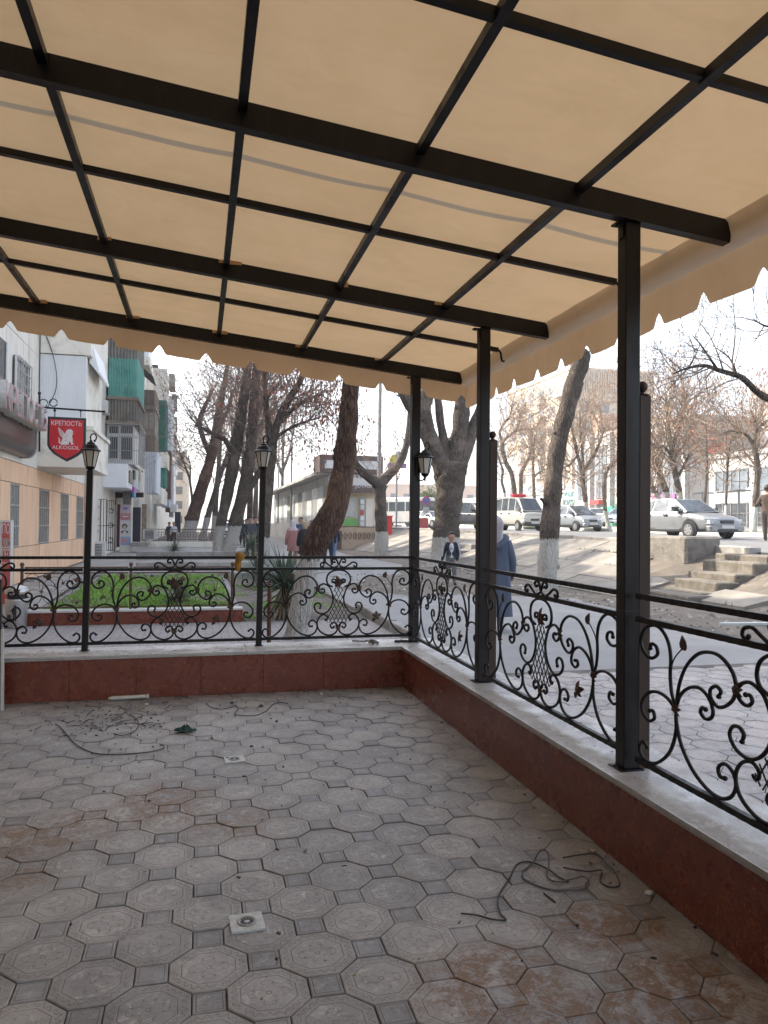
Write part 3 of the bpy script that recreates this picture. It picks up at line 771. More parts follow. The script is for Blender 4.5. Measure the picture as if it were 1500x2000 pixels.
# far ground on the road's level, out to the horizon
b = MB(); ys_ = [-60, 8, 13.8, 19.7, 34, 60, 400, 700]
for Y in ys_: b.v += [(24.8, Y, zr(Y)+0.10), (32, Y, zr(Y)+0.30), (600, Y, zr(Y)+0.34)]
for i in range(len(ys_)-1):
    for k in range(2): a = i*3+k; b.f.append((a, a+1, a+4, a+3)); b.mi.append(0)
struct('parking_ground', b, M_CONC)
def sheet(name, poly, z, mt):
    b = MB(); b.add([(x, y, z) for x, y in poly], [tuple(range(len(poly)))]); return struct(name, b, mt)
def wig(a, b_, n, amp):
    return [(a[0]+(b_[0]-a[0])*i/n+random.uniform(-amp, amp), a[1]+(b_[1]-a[1])*i/n+random.uniform(-amp, amp)*0.6) for i in range(n+1)]
sheet('asphalt_path', [(2.2, 7.15), (8.3, 7.15), (8.3, 220), (2.2, 220)], -0.024, M_ASPH)
# earth strip under the trees, spreading over the path in one place
left = wig((6.9, 7.2), (6.75, 11.0), 8, 0.15) + wig((7.3, 11.8), (7.55, 14.4), 6, 0.15) + wig((6.6, 15.0), (4.3, 15.6), 5, 0.2) + wig((3.3, 17.2), (4.4, 20.5), 6, 0.25) + wig((6.0, 22.0), (7.2, 27), 6, 0.25) + wig((7.0, 30), (7.3, 60), 10, 0.25)
eo = sheet('earth_strip', left + [(8.9, 60), (8.9, 7.2)], -0.018, M_EARTH)
# tiled pavement beside the terrace: octagons and squares laid one by one
b = MB(); b.add([(2.2,-4,-0.02),(8.0,-4,-0.02),(8.0,7.17,-0.02),(2.2,7.17,-0.02)], [(0,1,2,3)])
pav = struct('pavement', b, M_GROUT)
for i in range(-60, 60):
    for j in range(-60, 60):
        for kind, off in (('o', 0.0), ('s', 0.5)):
            x, y = lattice(i+off, j+off); x += 0.09; y += 0.05
            if 2.36 < x < 7.85 and -1 < y < 7.04 and seen((x, y, 0), 60):
                o = link_mesh('octagon_tile' if kind == 'o' else 'square_tile', ME_OCT2 if kind == 'o' else ME_SQ2, pav, (x, y, random.uniform(-0.008, -0.005)), random.randrange(4)*pi/2)
                o.rotation_euler.x = random.gauss(0, 0.005)
def brick_mat():
    mt, n, l, b_ = new_mat('brick_pavers')
    wv = coord(n, l, 'World')
    br = n.new('ShaderNodeTexBrick'); l.new(wv, br.inputs['Vector']); br.inputs['Scale'].default_value = 1.0
    br.inputs['Brick Width'].default_value = 0.2; br.inputs['Row Height'].default_value = 0.1; br.inputs['Mortar Size'].default_value = 0.006
    br.inputs['Color1'].default_value = (0.33, 0.295, 0.285, 1); br.inputs['Color2'].default_value = (0.27, 0.245, 0.24, 1); br.inputs['Mortar'].default_value = (0.12, 0.11, 0.10, 1)
    c = mixcol(n, l, math_(n, l, 'MULTIPLY', ramp(n, l, noise(n, l, wv, 1.1, 6, 0.7), 0.5, 0.75), 0.4), br.outputs[0], (0.17, 0.155, 0.14))
    l.new(c, b_.inputs['Base Color']); b_.inputs['Roughness'].default_value = 0.85
    bump(n, l, b_, br.outputs['Fac'], -0.4, 0.004); return mt
sheet('brick_paving', [(-4.08, 7.1), (2.62, 7.1), (2.62, 11.6), (-4.08, 11.6)], -0.014, brick_mat())
sheet('tree_bed', [(0.7, 11.6), (2.62, 11.6), (2.62, 20.2), (0.7, 20.2)], -0.010, M_EARTH)
sheet('forecourt', [(-4.08, 20.0), (2.4, 20.2), (2.2, 60), (-4.08, 60)], -0.012, M_CONC)
sheet('side_walk', [(-4.08, 11.6), (-2.55, 11.6), (-2.9, 20.1), (-4.08, 20.1)], -0.009, M_CONC)
# kerb stones between brick paving and asphalt
def kerb_row(name, pts, h, wd, L, base=lambda p: 0.0, mt=None):
    b = MB(); e = thing(name, None, None); e['kind'] = 'structure'
    for a, c in zip(pts[:-1], pts[1:]):
        a = Vector(a); c = Vector(c); n = max(1, int((c-a).length/L)); d = (c-a)/n
        for i in range(n):
            p = a+d*i; q = a+d*(i+1)-(d.normalized()*0.012)
            z0 = base(p); z1 = base(q)
            b = MB(); dx = Vector((d.y, -d.x)).normalized()*wd/2; j = random.uniform(-0.012, 0.012); hh = h+random.uniform(-0.01, 0.01)
            dx_ = dx*0.86
            vs = [(p.x-dx.x, p.y-dx.y, z0-0.2), (p.x+dx.x, p.y+dx.y, z0-0.2), (q.x+dx.x, q.y+dx.y, z1-0.2), (q.x-dx.x, q.y-dx.y, z1-0.2),
                  (p.x-dx.x+j, p.y-dx.y, z0+hh-0.02), (p.x+dx.x+j, p.y+dx.y, z0+hh-0.02), (q.x+dx.x+j, q.y+dx.y, z1+hh-0.02), (q.x-dx.x+j, q.y-dx.y, z1+hh-0.02),
                  (p.x-dx_.x+j, p.y-dx_.y+0.01, z0+hh), (p.x+dx_.x+j, p.y+dx_.y+0.01, z0+hh), (q.x+dx_.x+j, q.y+dx_.y-0.01, z1+hh), (q.x-dx_.x+j, q.y-dx_.y-0.01, z1+hh)]
            b.add(vs, [(3,2,1,0),(8,9,10,11)] + [(r_+k, r_+(k+1) % 4, r_+4+(k+1) % 4, r_+4+k) for r_ in (0, 4) for k in range(4)])
            b.build('kerb_stone', mt or M_KERB, e)
    return e
kerb_row('path_kerb', [(2.70, 9.2), (2.70, 12.6)], 0.13, 0.14, 0.9)
kerb_row('bed_kerb', [(2.66, 12.75), (2.60, 20.2)], 0.05, 0.12, 0.9)
kerb_row('garden_kerb', [(-2.7, 20.2), (2.4, 20.3)], 0.16, 0.25, 1.2)
kerb_row('garden_kerb', [(-1.9, 24.5), (1.9, 24.6)], 0.22, 0.25, 1.3)
kerb_row('garden_kerb', [(-2.4, 31.0), (2.0, 31.2)], 0.30, 0.25, 1.3)

# ------------------------------------------------------------------ embankment of concrete slabs up to the road
FX, TX = 8.62, 11.75
def sm(a, b_, x):
    t = max(0.0, min(1.0, (x-a)/(b_-a))); return t*t*(3-2*t)
def ez(X, Y):
    u = max(0.0, min(1.0, (X-FX)/(TX-FX)))
    return zr(Y)*u - 0.22*sm(8.8, 10.2, Y)*(1-sm(14.5, 15.3, Y))*sin(pi*u)       # worn hollow around the steps
b = MB(); ys_ = [-20, 0, 8, 8.8, 9.2, 9.6, 10.2, 12, 14.5, 14.9, 15.3, 19.7, 27, 34, 46, 60, 90, 220]; xs_ = [FX+(TX+0.1-FX)*i/7 for i in range(8)]
for Y in ys_: b.v += [(FX-0.65, Y, -0.07)] + [(X, Y, ez(X, Y)-0.05) for X in xs_] + [(TX+0.35, Y, zr(Y)-0.06)]
for i in range(len(ys_)-1):
    for k in range(9): a = i*10+k; b.f.append((a, a+1, a+11, a+10)); b.mi.append(0)
emb = struct('embankment', b, M_EARTH)
rows = 4
for r_ in range(rows):
    Y = 5.0 + 0.4*r_
    while Y < 62:
        L = random.uniform(1.25, 1.75); x0 = FX + (TX-FX)*r_/rows; x1 = FX + (TX-FX)*(r_+1)/rows - 0.022
        gap = random.random() < 0.06 or (9.4 < Y < 12.0 and r_ < 3 and random.random() < .5)
        if not gap and not (12.2 < Y+L/2 < 14.9):
            g = random.uniform(0.008, 0.022); sk = random.uniform(-0.06, 0.06)
            b = MB(); t0 = random.uniform(-0.006, 0.008); t1 = random.uniform(-0.006, 0.008)
            def top(x, y, k): return (x, y, ez(x, y) + 0.012 + k)
            P_ = [top(x0, Y+g, t0), top(x1, Y+g+sk, t1), top(x1, Y+L-g+sk, t1+random.uniform(-.005, .005)), top(x0, Y+L-g, t0)]
            Q = [(x, y, z-0.09) for x, y, z in P_]
            b.add(Q+P_, [(3,2,1,0),(4,5,6,7),(0,1,5,4),(1,2,6,5),(2,3,7,6),(3,0,4,7)]); b.build('slab', M_SLAB, emb)
        Y += L
# low weeds in the joints
b = MB()
for k in range(900):
    Y = random.uniform(8, 30); r_ = random.choice([1, 2, 3]); X = FX+(TX-FX)*r_/rows - 0.03 + random.gauss(0, 0.03)
    if sin(Y*1.7+r_*2.1)+sin(Y*0.6+r_) < 0.6: continue
    h = random.uniform(0.04, 0.11); a = random.uniform(0, pi); z = ez(X, Y)
    b.add([(X-0.012*cos(a), Y-0.012*sin(a), z), (X+0.012*cos(a), Y+0.012*sin(a), z), (X+random.uniform(-.04, .04), Y+random.uniform(-.04, .04), z+h)], [(0,1,2)])
wo = b.build('joint_weeds', mat('weed_green', (0.07, 0.10, 0.03), (0.11, 0.12, 0.05), 5, 0.8)); tag(wo, 'thin green weeds growing in the slab joints', 'weeds', kind='stuff')
M_STEP = mat('crumbling_step', (0.19, 0.168, 0.14), (0.11, 0.10, 0.085), 4.0, 0.95, 0, 0.9, 16, 0.03, var=0.1, dirt=(0.09, 0.08, 0.068), dscale=2.5)
# steps up the embankment
st = thing('concrete_steps', 'worn concrete steps climbing the slab embankment to the road', 'steps', (0, 0, 0))
ns = 6; Y0, Y1 = 12.65, 14.15
for k in range(ns):
    x0 = 9.15 + 0.44*k + random.uniform(-.03, .03); z = 0.10 + 0.155*k; sh = 0.09*k
    b = MB(); b.cbox((x0, Y0+sh+random.uniform(-.08, .08), z-0.42), (x0+0.56, Y1+sh+random.uniform(-.08, .08), z), 0.028)
    o = b.build('step', M_STEP, st); o.rotation_euler = (random.gauss(0, .006), random.gauss(0, .006), 0)
b = MB(); b.cbox((TX-0.85, 15.1, 0.60), (TX+0.1, 17.3, 1.27), 0.05)
o = b.build('concrete_block', mat('rough_concrete', (0.22, 0.20, 0.178), (0.13, 0.12, 0.107), 3, 0.95, 0, 0.9, 14, 0.03, dirt=(0.08, 0.07, 0.06), dscale=3)); tag(o, 'rough old concrete block at the top of the embankment beside the steps', 'concrete block')
b = MB(); b.cbox((9.0, 26.6, 0.0), (9.7, 28.6, 0.30), 0.02); b.cbox((9.5, 26.8, 0.25), (10.2, 28.6, 0.52), 0.02); b.cbox((10.1, 27, 0.5), (10.8, 28.7, 0.75), 0.02)
o = b.build('concrete_steps', M_KERB); tag(o, 'small set of concrete steps on the embankment behind the forked tree', 'steps')
kerb_row('road_kerb', [(11.85, -4), (11.85, 11.5)], 0.10, 0.30, 1.5, lambda p: zr(p.y)+0.0)
kerb_row('road_kerb', [(11.85, 14.0), (11.85, 75)], 0.10, 0.30, 1.5, lambda p: zr(p.y)+0.0)
b = MB(); ys_ = [-60, 8, 13.8, 19.7, 34, 60, 400]
for Y in ys_: b.v += [(11.9, Y, zr(Y)), (21.8, Y, zr(Y)+0.02)]
for i in range(len(ys_)-1): b.f.append((2*i, 2*i+1, 2*i+3, 2*i+2)); b.mi.append(0)
struct('road', b, M_ROAD)
b = MB()
for k in range(26):
    Y = -6 + 6*k; b.add([(16.9, Y, zr(Y)+0.014), (17.02, Y, zr(Y)+0.014), (17.02, Y+3, zr(Y+3)+0.014), (16.9, Y+3, zr(Y+3)+0.014)], [(0,1,2,3)])
struct('lane_marking', b, mat('road_paint', (0.55, 0.55, 0.53), (0.35, 0.35, 0.34), 8, 0.7))
b = MB(); ys_ = [-60, 8, 19.7, 34, 60, 400]
for Y in ys_: b.v += [(21.9, Y, zr(Y)+0.17), (24.85, Y, zr(Y)+0.19)]
for i in range(len(ys_)-1): b.f.append((2*i, 2*i+1, 2*i+3, 2*i+2)); b.mi.append(0)
struct('verge', b, mat('verge_grass', (0.075, 0.12, 0.03), (0.13, 0.13, 0.07), 1.5, 0.95, 0, 0.6, 20, 0.03))
kerb_row('verge_kerb', [(21.85, 4), (21.85, 80)], 0.19, 0.16, 2.0, lambda p: zr(p.y), mat('kerb_white', (0.55, 0.54, 0.52), (0.4, 0.39, 0.37), 2, 0.85))
kerb_row('verge_kerb', [(24.9, 4), (24.9, 80)], 0.19, 0.16, 2.0, lambda p: zr(p.y)+0.06, mat('kerb_white', (0.5, 0.5, 0.5)))

# ------------------------------------------------------------------ planter with lawn, and its little rusty fence
t = thing('planter', 'low red granite planter with white coping holding the lawn', 'planter')
PX0, PX1, PYF = -2.45, 0.66, 11.62
nP = 5
for k in range(nP):
    a = PX0+(PX1-PX0)*k/nP; c = PX0+(PX1-PX0)*(k+1)/nP
    b = MB(); b.cbox((a+0.002, PYF, -0.02), (c-0.002, PYF+0.02, 0.165), 0.001); b.build('facing_slab', M_GRAN, t)
    b = MB(); b.cbox((a+0.001, PYF-0.02, 0.168), (c-0.001, PYF+0.18, 0.20), 0.004); b.build('coping', mat('white_coping', (0.62, 0.61, 0.60), (0.5, 0.49, 0.48), 3, 0.4), t)
b = MB(); b.box((PX0, PYF+0.021, -0.05), (PX1, PYF+0.18, 0.166)); b.build('core', M_KERB, t)
b = MB(); b.box((PX0, PYF+0.181, 0.10), (PX0+0.08, 20.1, -0.02)); b.box((PX1-0.08, PYF+0.181, -0.02), (PX1, 20.1, 0.10)); b.build('side_wall', M_KERB, t)
b = MB(); b.add([(PX0+0.1, PYF+0.15, 0.12), (PX1-0.1, PYF+0.15, 0.12), (PX1-0.1, 20.1, 0.10), (PX0+0.1, 20.1, 0.10)], [(0,1,2,3)]); b.build('soil', M_EARTH, t)
b = MB()
for k in range(40000):
    X = random.uniform(PX0+0.15, PX1-0.15) if random.random() < 0.8 else random.uniform(0.7, 2.5); Y = 11.85 + 8.2*random.random()**1.5
    dens = sin(X*2.3+1)*sin(Y*1.7)+0.5*sin(X*5+Y*3)
    if X > 0.6 and dens < 0.35: continue
    if dens < -0.5 and random.random() < .85: continue
    if random.random() < .35*abs(sin(X*7.1+Y*3.3)): continue
    z = 0.115 if X < PX1-0.1 else -0.008
    h = random.uniform(0.03, 0.12)*(0.7+0.45*sin(X*3.1)*sin(Y*2.2)); a = random.uniform(0, pi); w_ = random.uniform(0.005, 0.011)
    b.add([(X-w_*cos(a), Y-w_*sin(a), z), (X+w_*cos(a), Y+w_*sin(a), z), (X+random.uniform(-.05, .05), Y+random.uniform(-.05, .05), z+h)], [(0,1,2)], random.choice((0, 0, 0, 1)))
go = b.build('lawn_grass', [mat('grass_green', (0.15, 0.38, 0.035), (0.24, 0.46, 0.07), 1.2, 0.7), mat('grass_dry', (0.20, 0.30, 0.06), (0.27, 0.28, 0.11), 3, 0.7)]); tag(go, 'bright green grass growing in the planter behind the fence', 'grass', kind='stuff')
# rusty low ornamental fence on the planter coping
rp = None; fx = [-2.47, -0.98, 0.50]
for k in range(2):
    lab = ['low rusty ornamental fence panel on the planter, left half', 'low rusty ornamental fence panel on the planter, right half'][k]
    if rp is None:
        rp = make_panel('planter_fence', lab, 1.42, ((fx[k]+fx[k+1])/2, PYF+0.08, 0.235), 0, 0.0045, M_RUSTY, M_RUSTY, 'rusty planter fence panels'); q = rp
        rp.scale = (1, 1, 0.78)
    else: q = copy_tree(rp); q.location = ((fx[k]+fx[k+1])/2, PYF+0.08, 0.235); q['label'] = lab
for k, X in enumerate(fx + [0.62]):
    hh = (0.66, 0.66, 0.66, 0.72)[k]; yy_ = PYF+0.08; z0 = 0.20
    lab = ('left rusty ball-topped post of the planter fence', 'middle rusty ball-topped post of the planter fence', 'right rusty ball-topped post of the planter fence', 'rusty ball-topped post standing on the paving before the curved tree')[k]
    if k == 3: X, yy_, z0, hh = 0.72, 7.9, -0.014, 0.86
    tt = thing('garden_post', lab, 'post', (X, yy_, z0), 0, 'rusty fence posts')
    b = MB(); b.tube([(0,0,0), (0,0,hh-0.03)], 0.022, 8); b.build('post', M_RUSTY, tt)
    b = MB(); b.ball((0,0,hh), 0.032, 10); b.build('ball', M_RUSTY, tt, True)
# litter bin
p = atZ(52, 1216)
t = thing('litter_bin', 'silver litter bin with a pictogram standing left of the planter', 'bin', (p.x-0.05, 11.5, -0.01))
M_STAIN = mat('stainless', (0.50, 0.50, 0.49), (0.42, 0.42, 0.41), 5, 0.32, 0.7)
b = MB(); b.lathe((0,0,0), [(0.13,0),(0.135,0.02),(0.15,0.38),(0.15,0.40)], 20); b.build('body', M_STAIN, t, True)
b = MB(); b.lathe((0,0,0.47), [(0.15,0),(0.155,0.01),(0.155,0.06),(0.12,0.10),(0.03,0.13)], 20); b.build('lid', M_STAIN, t, True)
b = MB(); b.lathe((0,0,0.40), [(0.125,0),(0.125,0.07)], 20); b.build('opening', M_BLACKP, t)
b = MB(); b.ball((0.01,-0.149,0.31), 0.016, 8, sy=0.25); b.prism([(-0.012,0.19),(0.03,0.19),(0.03,0.285),(-0.012,0.285)], -0.152, -0.1455, 'y')
b.prism([(-0.012,0.10),(0.004,0.10),(0.004,0.19),(-0.012,0.19)], -0.150, -0.139, 'y'); b.prism([(0.014,0.10),(0.03,0.10),(0.03,0.19),(0.014,0.19)], -0.150, -0.139, 'y')
b.bar((-0.01,-0.149,0.275), (-0.055,-0.146,0.235), 0.006, 0.012); b.prism([(-0.085,0.12),(-0.05,0.12),(-0.045,0.19),(-0.09,0.19)], -0.148, -0.118, 'y'); b.build('pictogram', M_BLACKP, t)

# ------------------------------------------------------------------ trees
def bark_mat(name, c1, c2, sc):
    mt, n, l, b_ = new_mat(name)
    ov = coord(n, l, 'Object', (1, 1, 0.15)); o0 = coord(n, l, 'Object')
    vr = n.new('ShaderNodeTexVoronoi'); vr.feature = 'DISTANCE_TO_EDGE'; vr.inputs['Scale'].default_value = sc
    dn = n.new('ShaderNodeTexNoise'); dn.inputs['Scale'].default_value = sc*0.6; l.new(ov, dn.inputs['Vector'])
    ad = n.new('ShaderNodeMix'); ad.data_type = 'VECTOR'; ad.inputs[0].default_value = 0.06; l.new(ov, ad.inputs[4]); l.new(dn.outputs['Color'], ad.inputs[5])
    l.new(ad.outputs[1], vr.inputs['Vector'])
    cr = ramp(n, l, vr.outputs['Distance'], 0.0, 0.22)
    c = mixcol(n, l, math_(n, l, 'MULTIPLY', cr, noise(n, l, ov, sc*1.5, 5, 0.7)), c2, c1)
    c = mixcol(n, l, math_(n, l, 'MULTIPLY', ramp(n, l, noise(n, l, o0, 1.3, 4, 0.6), 0.45, 0.7), 0.45), c, tuple(min(.5, x*1.6) for x in c1))
    at = n.new('ShaderNodeAttribute'); at.attribute_type = 'OBJECT'; at.attribute_name = 'white_h'
    sp = n.new('ShaderNodeSeparateXYZ'); l.new(o0, sp.inputs[0])
    edge = math_(n, l, 'SUBTRACT', math_(n, l, 'ADD', at.outputs['Fac'], math_(n, l, 'MULTIPLY', math_(n, l, 'SUBTRACT', noise(n, l, ov, 22.0, 4, 0.7), 0.5), 0.26)), sp.outputs[2])
    wmask = ramp(n, l, edge, -0.01, 0.03)
    wear = ramp(n, l, noise(n, l, ov, sc*1.3, 6, 0.75), 0.52, 0.66, 1, 0.25)
    wc = mixcol(n, l, noise(n, l, ov, 9, 4, 0.6), (0.64, 0.625, 0.59), (0.47, 0.45, 0.41))
    c = mixcol(n, l, math_(n, l, 'MULTIPLY', wmask, wear), c, wc)
    l.new(c, b_.inputs['Base Color']); b_.inputs['Roughness'].default_value = 0.92; sinp(b_, 'Specular IOR Level', 0.2)
    bump(n, l, b_, math_(n, l, 'ADD', math_(n, l, 'MULTIPLY', cr, 0.8), noise(n, l, ov, sc*3, 5, 0.7)), 1.0, 0.03)
    return mt
M_BARK = bark_mat('grey_bark', (0.20, 0.165, 0.138), (0.070, 0.056, 0.047), 26.0)
M_BARKR = bark_mat('red_brown_bark', (0.215, 0.135, 0.097), (0.062, 0.040, 0.031), 30.0)
M_BARKF = bark_mat('far_bark', (0.15, 0.125, 0.105), (0.075, 0.06, 0.05), 8.0)
M_TWIG = mat('twig_bark', (0.20, 0.155, 0.13), (0.145, 0.115, 0.098), 3, 0.9)
M_TWIGB = mat('pale_twig', (0.27, 0.20, 0.145), (0.20, 0.148, 0.108), 3, 0.9)
M_POD = mat('dry_pods', (0.27, 0.105, 0.08), (0.32, 0.16, 0.10), 4, 0.8)
M_DRYL = mat('dry_leaves', (0.30, 0.17, 0.07), (0.24, 0.13, 0.06), 4, 0.85)
def pxpath(pts, Y, drift=0.0):
    """photo trace (px, py, radius px) at depth plane Y -> world points and radii"""
    P_ = []; R_ = []
    for i, (x, y, r_) in enumerate(pts):
        p = atY(x, y, Y + drift*i/max(1, len(pts)-1)); P_.append(p); R_.append(r_*(p-CP).dot(_f2)/FPX)
    return P_, R_
RMIN = [0.0035]; DENS = [1.0]
def grow(b, p, d, L, r, lev, leaf, up, n=None):
    """recursive bare branch with twigs"""
    seg = 4 if lev > 1 else 3; pts = [p.copy()]; q = p.copy(); dd = d.copy()
    for i in range(seg):
        dd = (dd + Vector((random.gauss(0, .2), random.gauss(0, .2), random.gauss(0, .14)+up))).normalized()
        q = q + dd*(L/seg); pts.append(q.copy())
    rr = [r*(1-0.62*i/seg) for i in range(seg+1)]
    b.tube(pts, rr, 5 if lev > 2 else (4 if lev > 1 else 3), 0, lev > 2)
    if lev <= 0:
        if leaf and random.random() < leaf:
            for k in range(random.randint(2, 4)):
                c = pts[random.randint(1, seg)]; s_ = random.uniform(0.045, 0.09); a = random.uniform(0, 2*pi)
                b.add([c, c+Vector((cos(a)*s_*0.4, sin(a)*s_*0.4, -s_*0.8)), c+Vector((random.uniform(-.02, .02), random.uniform(-.02, .02), -s_*1.9)), c+Vector((-cos(a)*s_*0.4, -sin(a)*s_*0.4, -s_*0.8))], [(0,1,2,3)], 1)
        return
    for k in range(n or random.choice((3, 3, 4))):
        t = random.uniform(0.25, 1.0); i = min(seg-1, int(t*seg)); c = pts[i].lerp(pts[i+1], t*seg-i)
        ax = dd.orthogonal().normalized(); ax.rotate(Matrix.Rotation(random.uniform(0, 2*pi), 3, dd))
        nd = (dd*random.uniform(.5, .9) + ax*random.uniform(.5, .95)).normalized()
        grow(b, c, nd, L*random.uniform(.5, .75), max(RMIN[0], rr[i]*random.uniform(.4, .6)), lev-1, leaf, up*0.8)
    grow(b, pts[-1], dd, L*0.65, max(RMIN[0], rr[-1]*0.95), lev-1, leaf, up)
def tree(name, label, paths, Y, seed, bark=None, white=0.0, tw=(), leaf=0.0, twm=None, podm=None, group=None, sides=12, up=0.05, cat='tree', extra=(), lev=2):
    """paths: list of traces; tw: list of (path index, from fraction, count, length, level)"""
    random.seed(seed)
    W = [pxpath(*((p, Y) if not isinstance(p, tuple) else p)) for p in paths]
    base = W[0][0][0].copy(); RMIN[0] = max(0.003, Y*0.00019)
    t = thing(name, label, cat, base, 0, group)
    b = MB()
    for i, (P_, R_) in enumerate(W):
        n2 = []; r2 = []
        sp_ = spline([tuple(p) for p in P_], 4)
        for j, p in enumerate(sp_):
            k = j/4; a = min(len(R_)-1, int(k)); c = min(len(R_)-1, a+1); r2.append((R_[a]+(R_[c]-R_[a])*(k-a))*(1+0.05*sin(j*1.3+seed)))
        if i == 0:   # flare the foot a little and sink it into the ground
            r2[0] *= 1.12; sp_ = [sp_[0]-Vector((0, 0, 0.25))] + sp_; r2 = [r2[0]*1.1] + r2
        b.tube(sp_, r2, sides if r2[0] > 0.05 else 7, 0, True, 0.075)
        for q in range(len(sp_)//5 if r2[0] > 0.1 else 0):
            jj = random.randrange(3, len(sp_)-1); a_ = random.uniform(0, 2*pi); rr_ = r2[jj]*random.uniform(.22, .42)
            c_ = sp_[jj] + Vector((cos(a_), sin(a_), 0))*(r2[jj]*random.uniform(.78, .92)); b.ball(tuple(c_), rr_, 8, 0, random.uniform(.8, 1.6))
            if random.random() < .35: b.tube([c_, c_+Vector((cos(a_), sin(a_), .5))*r2[jj]*random.uniform(.5, .9)], [rr_*.6, rr_*.4], 6, 0, True, .08)
    tr = b.build('trunk', bark or M_BARK, t, True, origin=tuple(base), loc=(0, 0, 0)); tr['white_h'] = float(white)
    b = MB()
    for (pi_, f0, cnt_, L, lv) in tw:
        P_, R_ = W[pi_]
        cnt_ = int(cnt_*DENS[0])
        for k in range(cnt_):
            f = f0 + (1-f0)*(k+random.random())/cnt_; x = f*(len(P_)-1); i = min(len(P_)-2, int(x)); c = P_[i].lerp(P_[i+1], x-i)
            d = (P_[i+1]-P_[i]).normalized(); ax = d.orthogonal().normalized(); ax.rotate(Matrix.Rotation(random.uniform(0, 2*pi), 3, d))
            r0 = max(RMIN[0]*1.6, min(R_[i]*0.5, 0.012*L+0.004))
            grow(b, c, (d*random.uniform(.35, .8)+ax*random.uniform(.5, .9)).normalized(), L*random.uniform(.7, 1.25), r0, lv, leaf, up)
    if b.v:
        cr = b.build('crown', [twm or M_TWIG, podm or M_POD], t, False, origin=tuple(base), loc=(0, 0, 0))
    return t
G_ROW = 'trees along the footpath'; G_FAR = 'trees across the road'
tree('curved_tree', 'near tree with curved red-brown trunk and whitewashed foot on the paving', [[(578,1246,22),(585,1200,21),(597,1130,20),(606,1085,21),(633,1032,28),(657,985,24),(668,930,22),(675,880,21),(680,820,19),(684,770,17),(690,700,15),(697,600,13),(700,480,11)]], 9.8, 3, M_BARKR, 1.04, [(0, .93, 8, 1.6, 2), (0, .45, 3, 0.5, 1)], 0.0)
tree('pollarded_tree', 'pollarded tree with two arms beside the kiosk, white foot', [[(745,1084,14),(745,1040,12.5),(744,1000,11.5),(742,970,11.5),(740,948,14),(739,936,12)], [(738,944,10),(722,934,9),(706,920,8),(694,905,7),(687,888,5)], [(742,944,11),(758,929,9.5),(773,914,8.5),(786,893,7.5),(794,868,6.5),(799,825,5),(803,770,4),(806,700,3)]], 35.5, 5, M_BARK, 1.15, [(1, .5, 8, 1.6, 2), (2, .35, 14, 1.9, 2), (0, .85, 9, 1.4, 2)], 0.25)
tree('forked_tree', 'big forked tree with five thick limbs rising behind the corner post', [[(868,1106,31),(870,1060,26),(874,1010,25),(878,960,27),(880,925,31),(882,903,30)], [(872,925,22),(852,885,17),(836,842,15),(828,800,14),(836,760,13),(842,700,11),(848,600,8)], [(848,880,15),(826,838,12),(806,800,11),(786,765,11),(772,730,10),(755,670,8),(735,600,5)], [(874,905,10),(868,868,9),(861,830,8),(856,785,7.5),(850,730,6.5),(846,640,4)], [(886,910,20),(893,870,17),(900,830,16),(903,785,15.5),(907,730,14),(915,620,10)], [(892,920,20),(908,880,14),(923,840,11.5),(938,800,10),(955,750,8.5),(975,690,7),(990,620,4)]], 25.8, 8, M_BARK, 1.06, [(1, .55, 5, 2.2, 2), (2, .4, 7, 2.0, 2), (5, .5, 6, 2.2, 2), (4, .7, 4, 2.2, 2), (3, .4, 4, 1.6, 2)], 0.05, sides=16)
tree('broken_tree', 'leaning tree trunk broken off at the top, right of the middle post', [[(1068,1152,21),(1070,1090,19),(1074,1040,19),(1078,980,17.5),(1083,920,16.5),(1092,860,16),(1105,810,16.5),(1118,760,17),(1130,720,17),(1139,695,16),(1143,686,10)]], 16.3, 9, M_BARK, 1.22, [(0, .97, 5, .35, 1), (0, .55, 3, 0.3, 0)], 0.0, sides=16)
bt = [o for o in bpy.data.objects if o.name.startswith('broken_tree')][0]
b = MB(); pt = atY(1143, 690, 16.3)
for k in range(9):
    a = random.uniform(0, 2*pi); r_ = random.uniform(0, .13); s_ = random.uniform(.03, .05); c = pt + Vector((r_*cos(a)-0.03, r_*sin(a), -0.10)); h = random.uniform(.12, .28)
    b.add([c+Vector((s_,0,0)), c+Vector((-s_*.5,s_*.8,0)), c+Vector((-s_*.5,-s_*.8,0)), c+Vector((random.uniform(-.03,.05),0,h))], [(0,1,3),(1,2,3),(2,0,3)])
b.build('splinters', M_BARK, bt, False, origin=tuple(bt.location), loc=(0,0,0))
DENS[0] = 1.9
tree('twin_tree', 'double-stemmed leaning tree with whitewashed feet on the left of the path', [[(425,1087,11),(428,1050,10),(434,1012,10),(443,970,11),(451,930,12),(458,890,12),(465,850,11),(473,800,10),(480,750,9),(484,715,8),(490,640,6)], [(443,1087,15),(455,1045,13),(463,1010,13),(474,965,12),(484,915,12),(490,870,11),(494,820,10),(498,770,9),(501,720,8),(506,640,6)], [(470,985,7),(490,950,6.5),(508,920,6),(525,890,5),(540,850,4)], [(458,890,6),(440,860,5),(420,850,4),(400,838,3),(380,830,2)], [(494,820,5),(520,780,4),(545,750,3)]], 34.4, 11, M_BARK, 1.38, [(0, .45, 16, 2.6, 2), (1, .45, 16, 2.6, 2), (2, .4, 8, 2.0, 2), (3, .3, 9, 2.0, 2), (4, .2, 7, 2.0, 2)], 0.12, M_TWIG, M_POD, G_ROW)
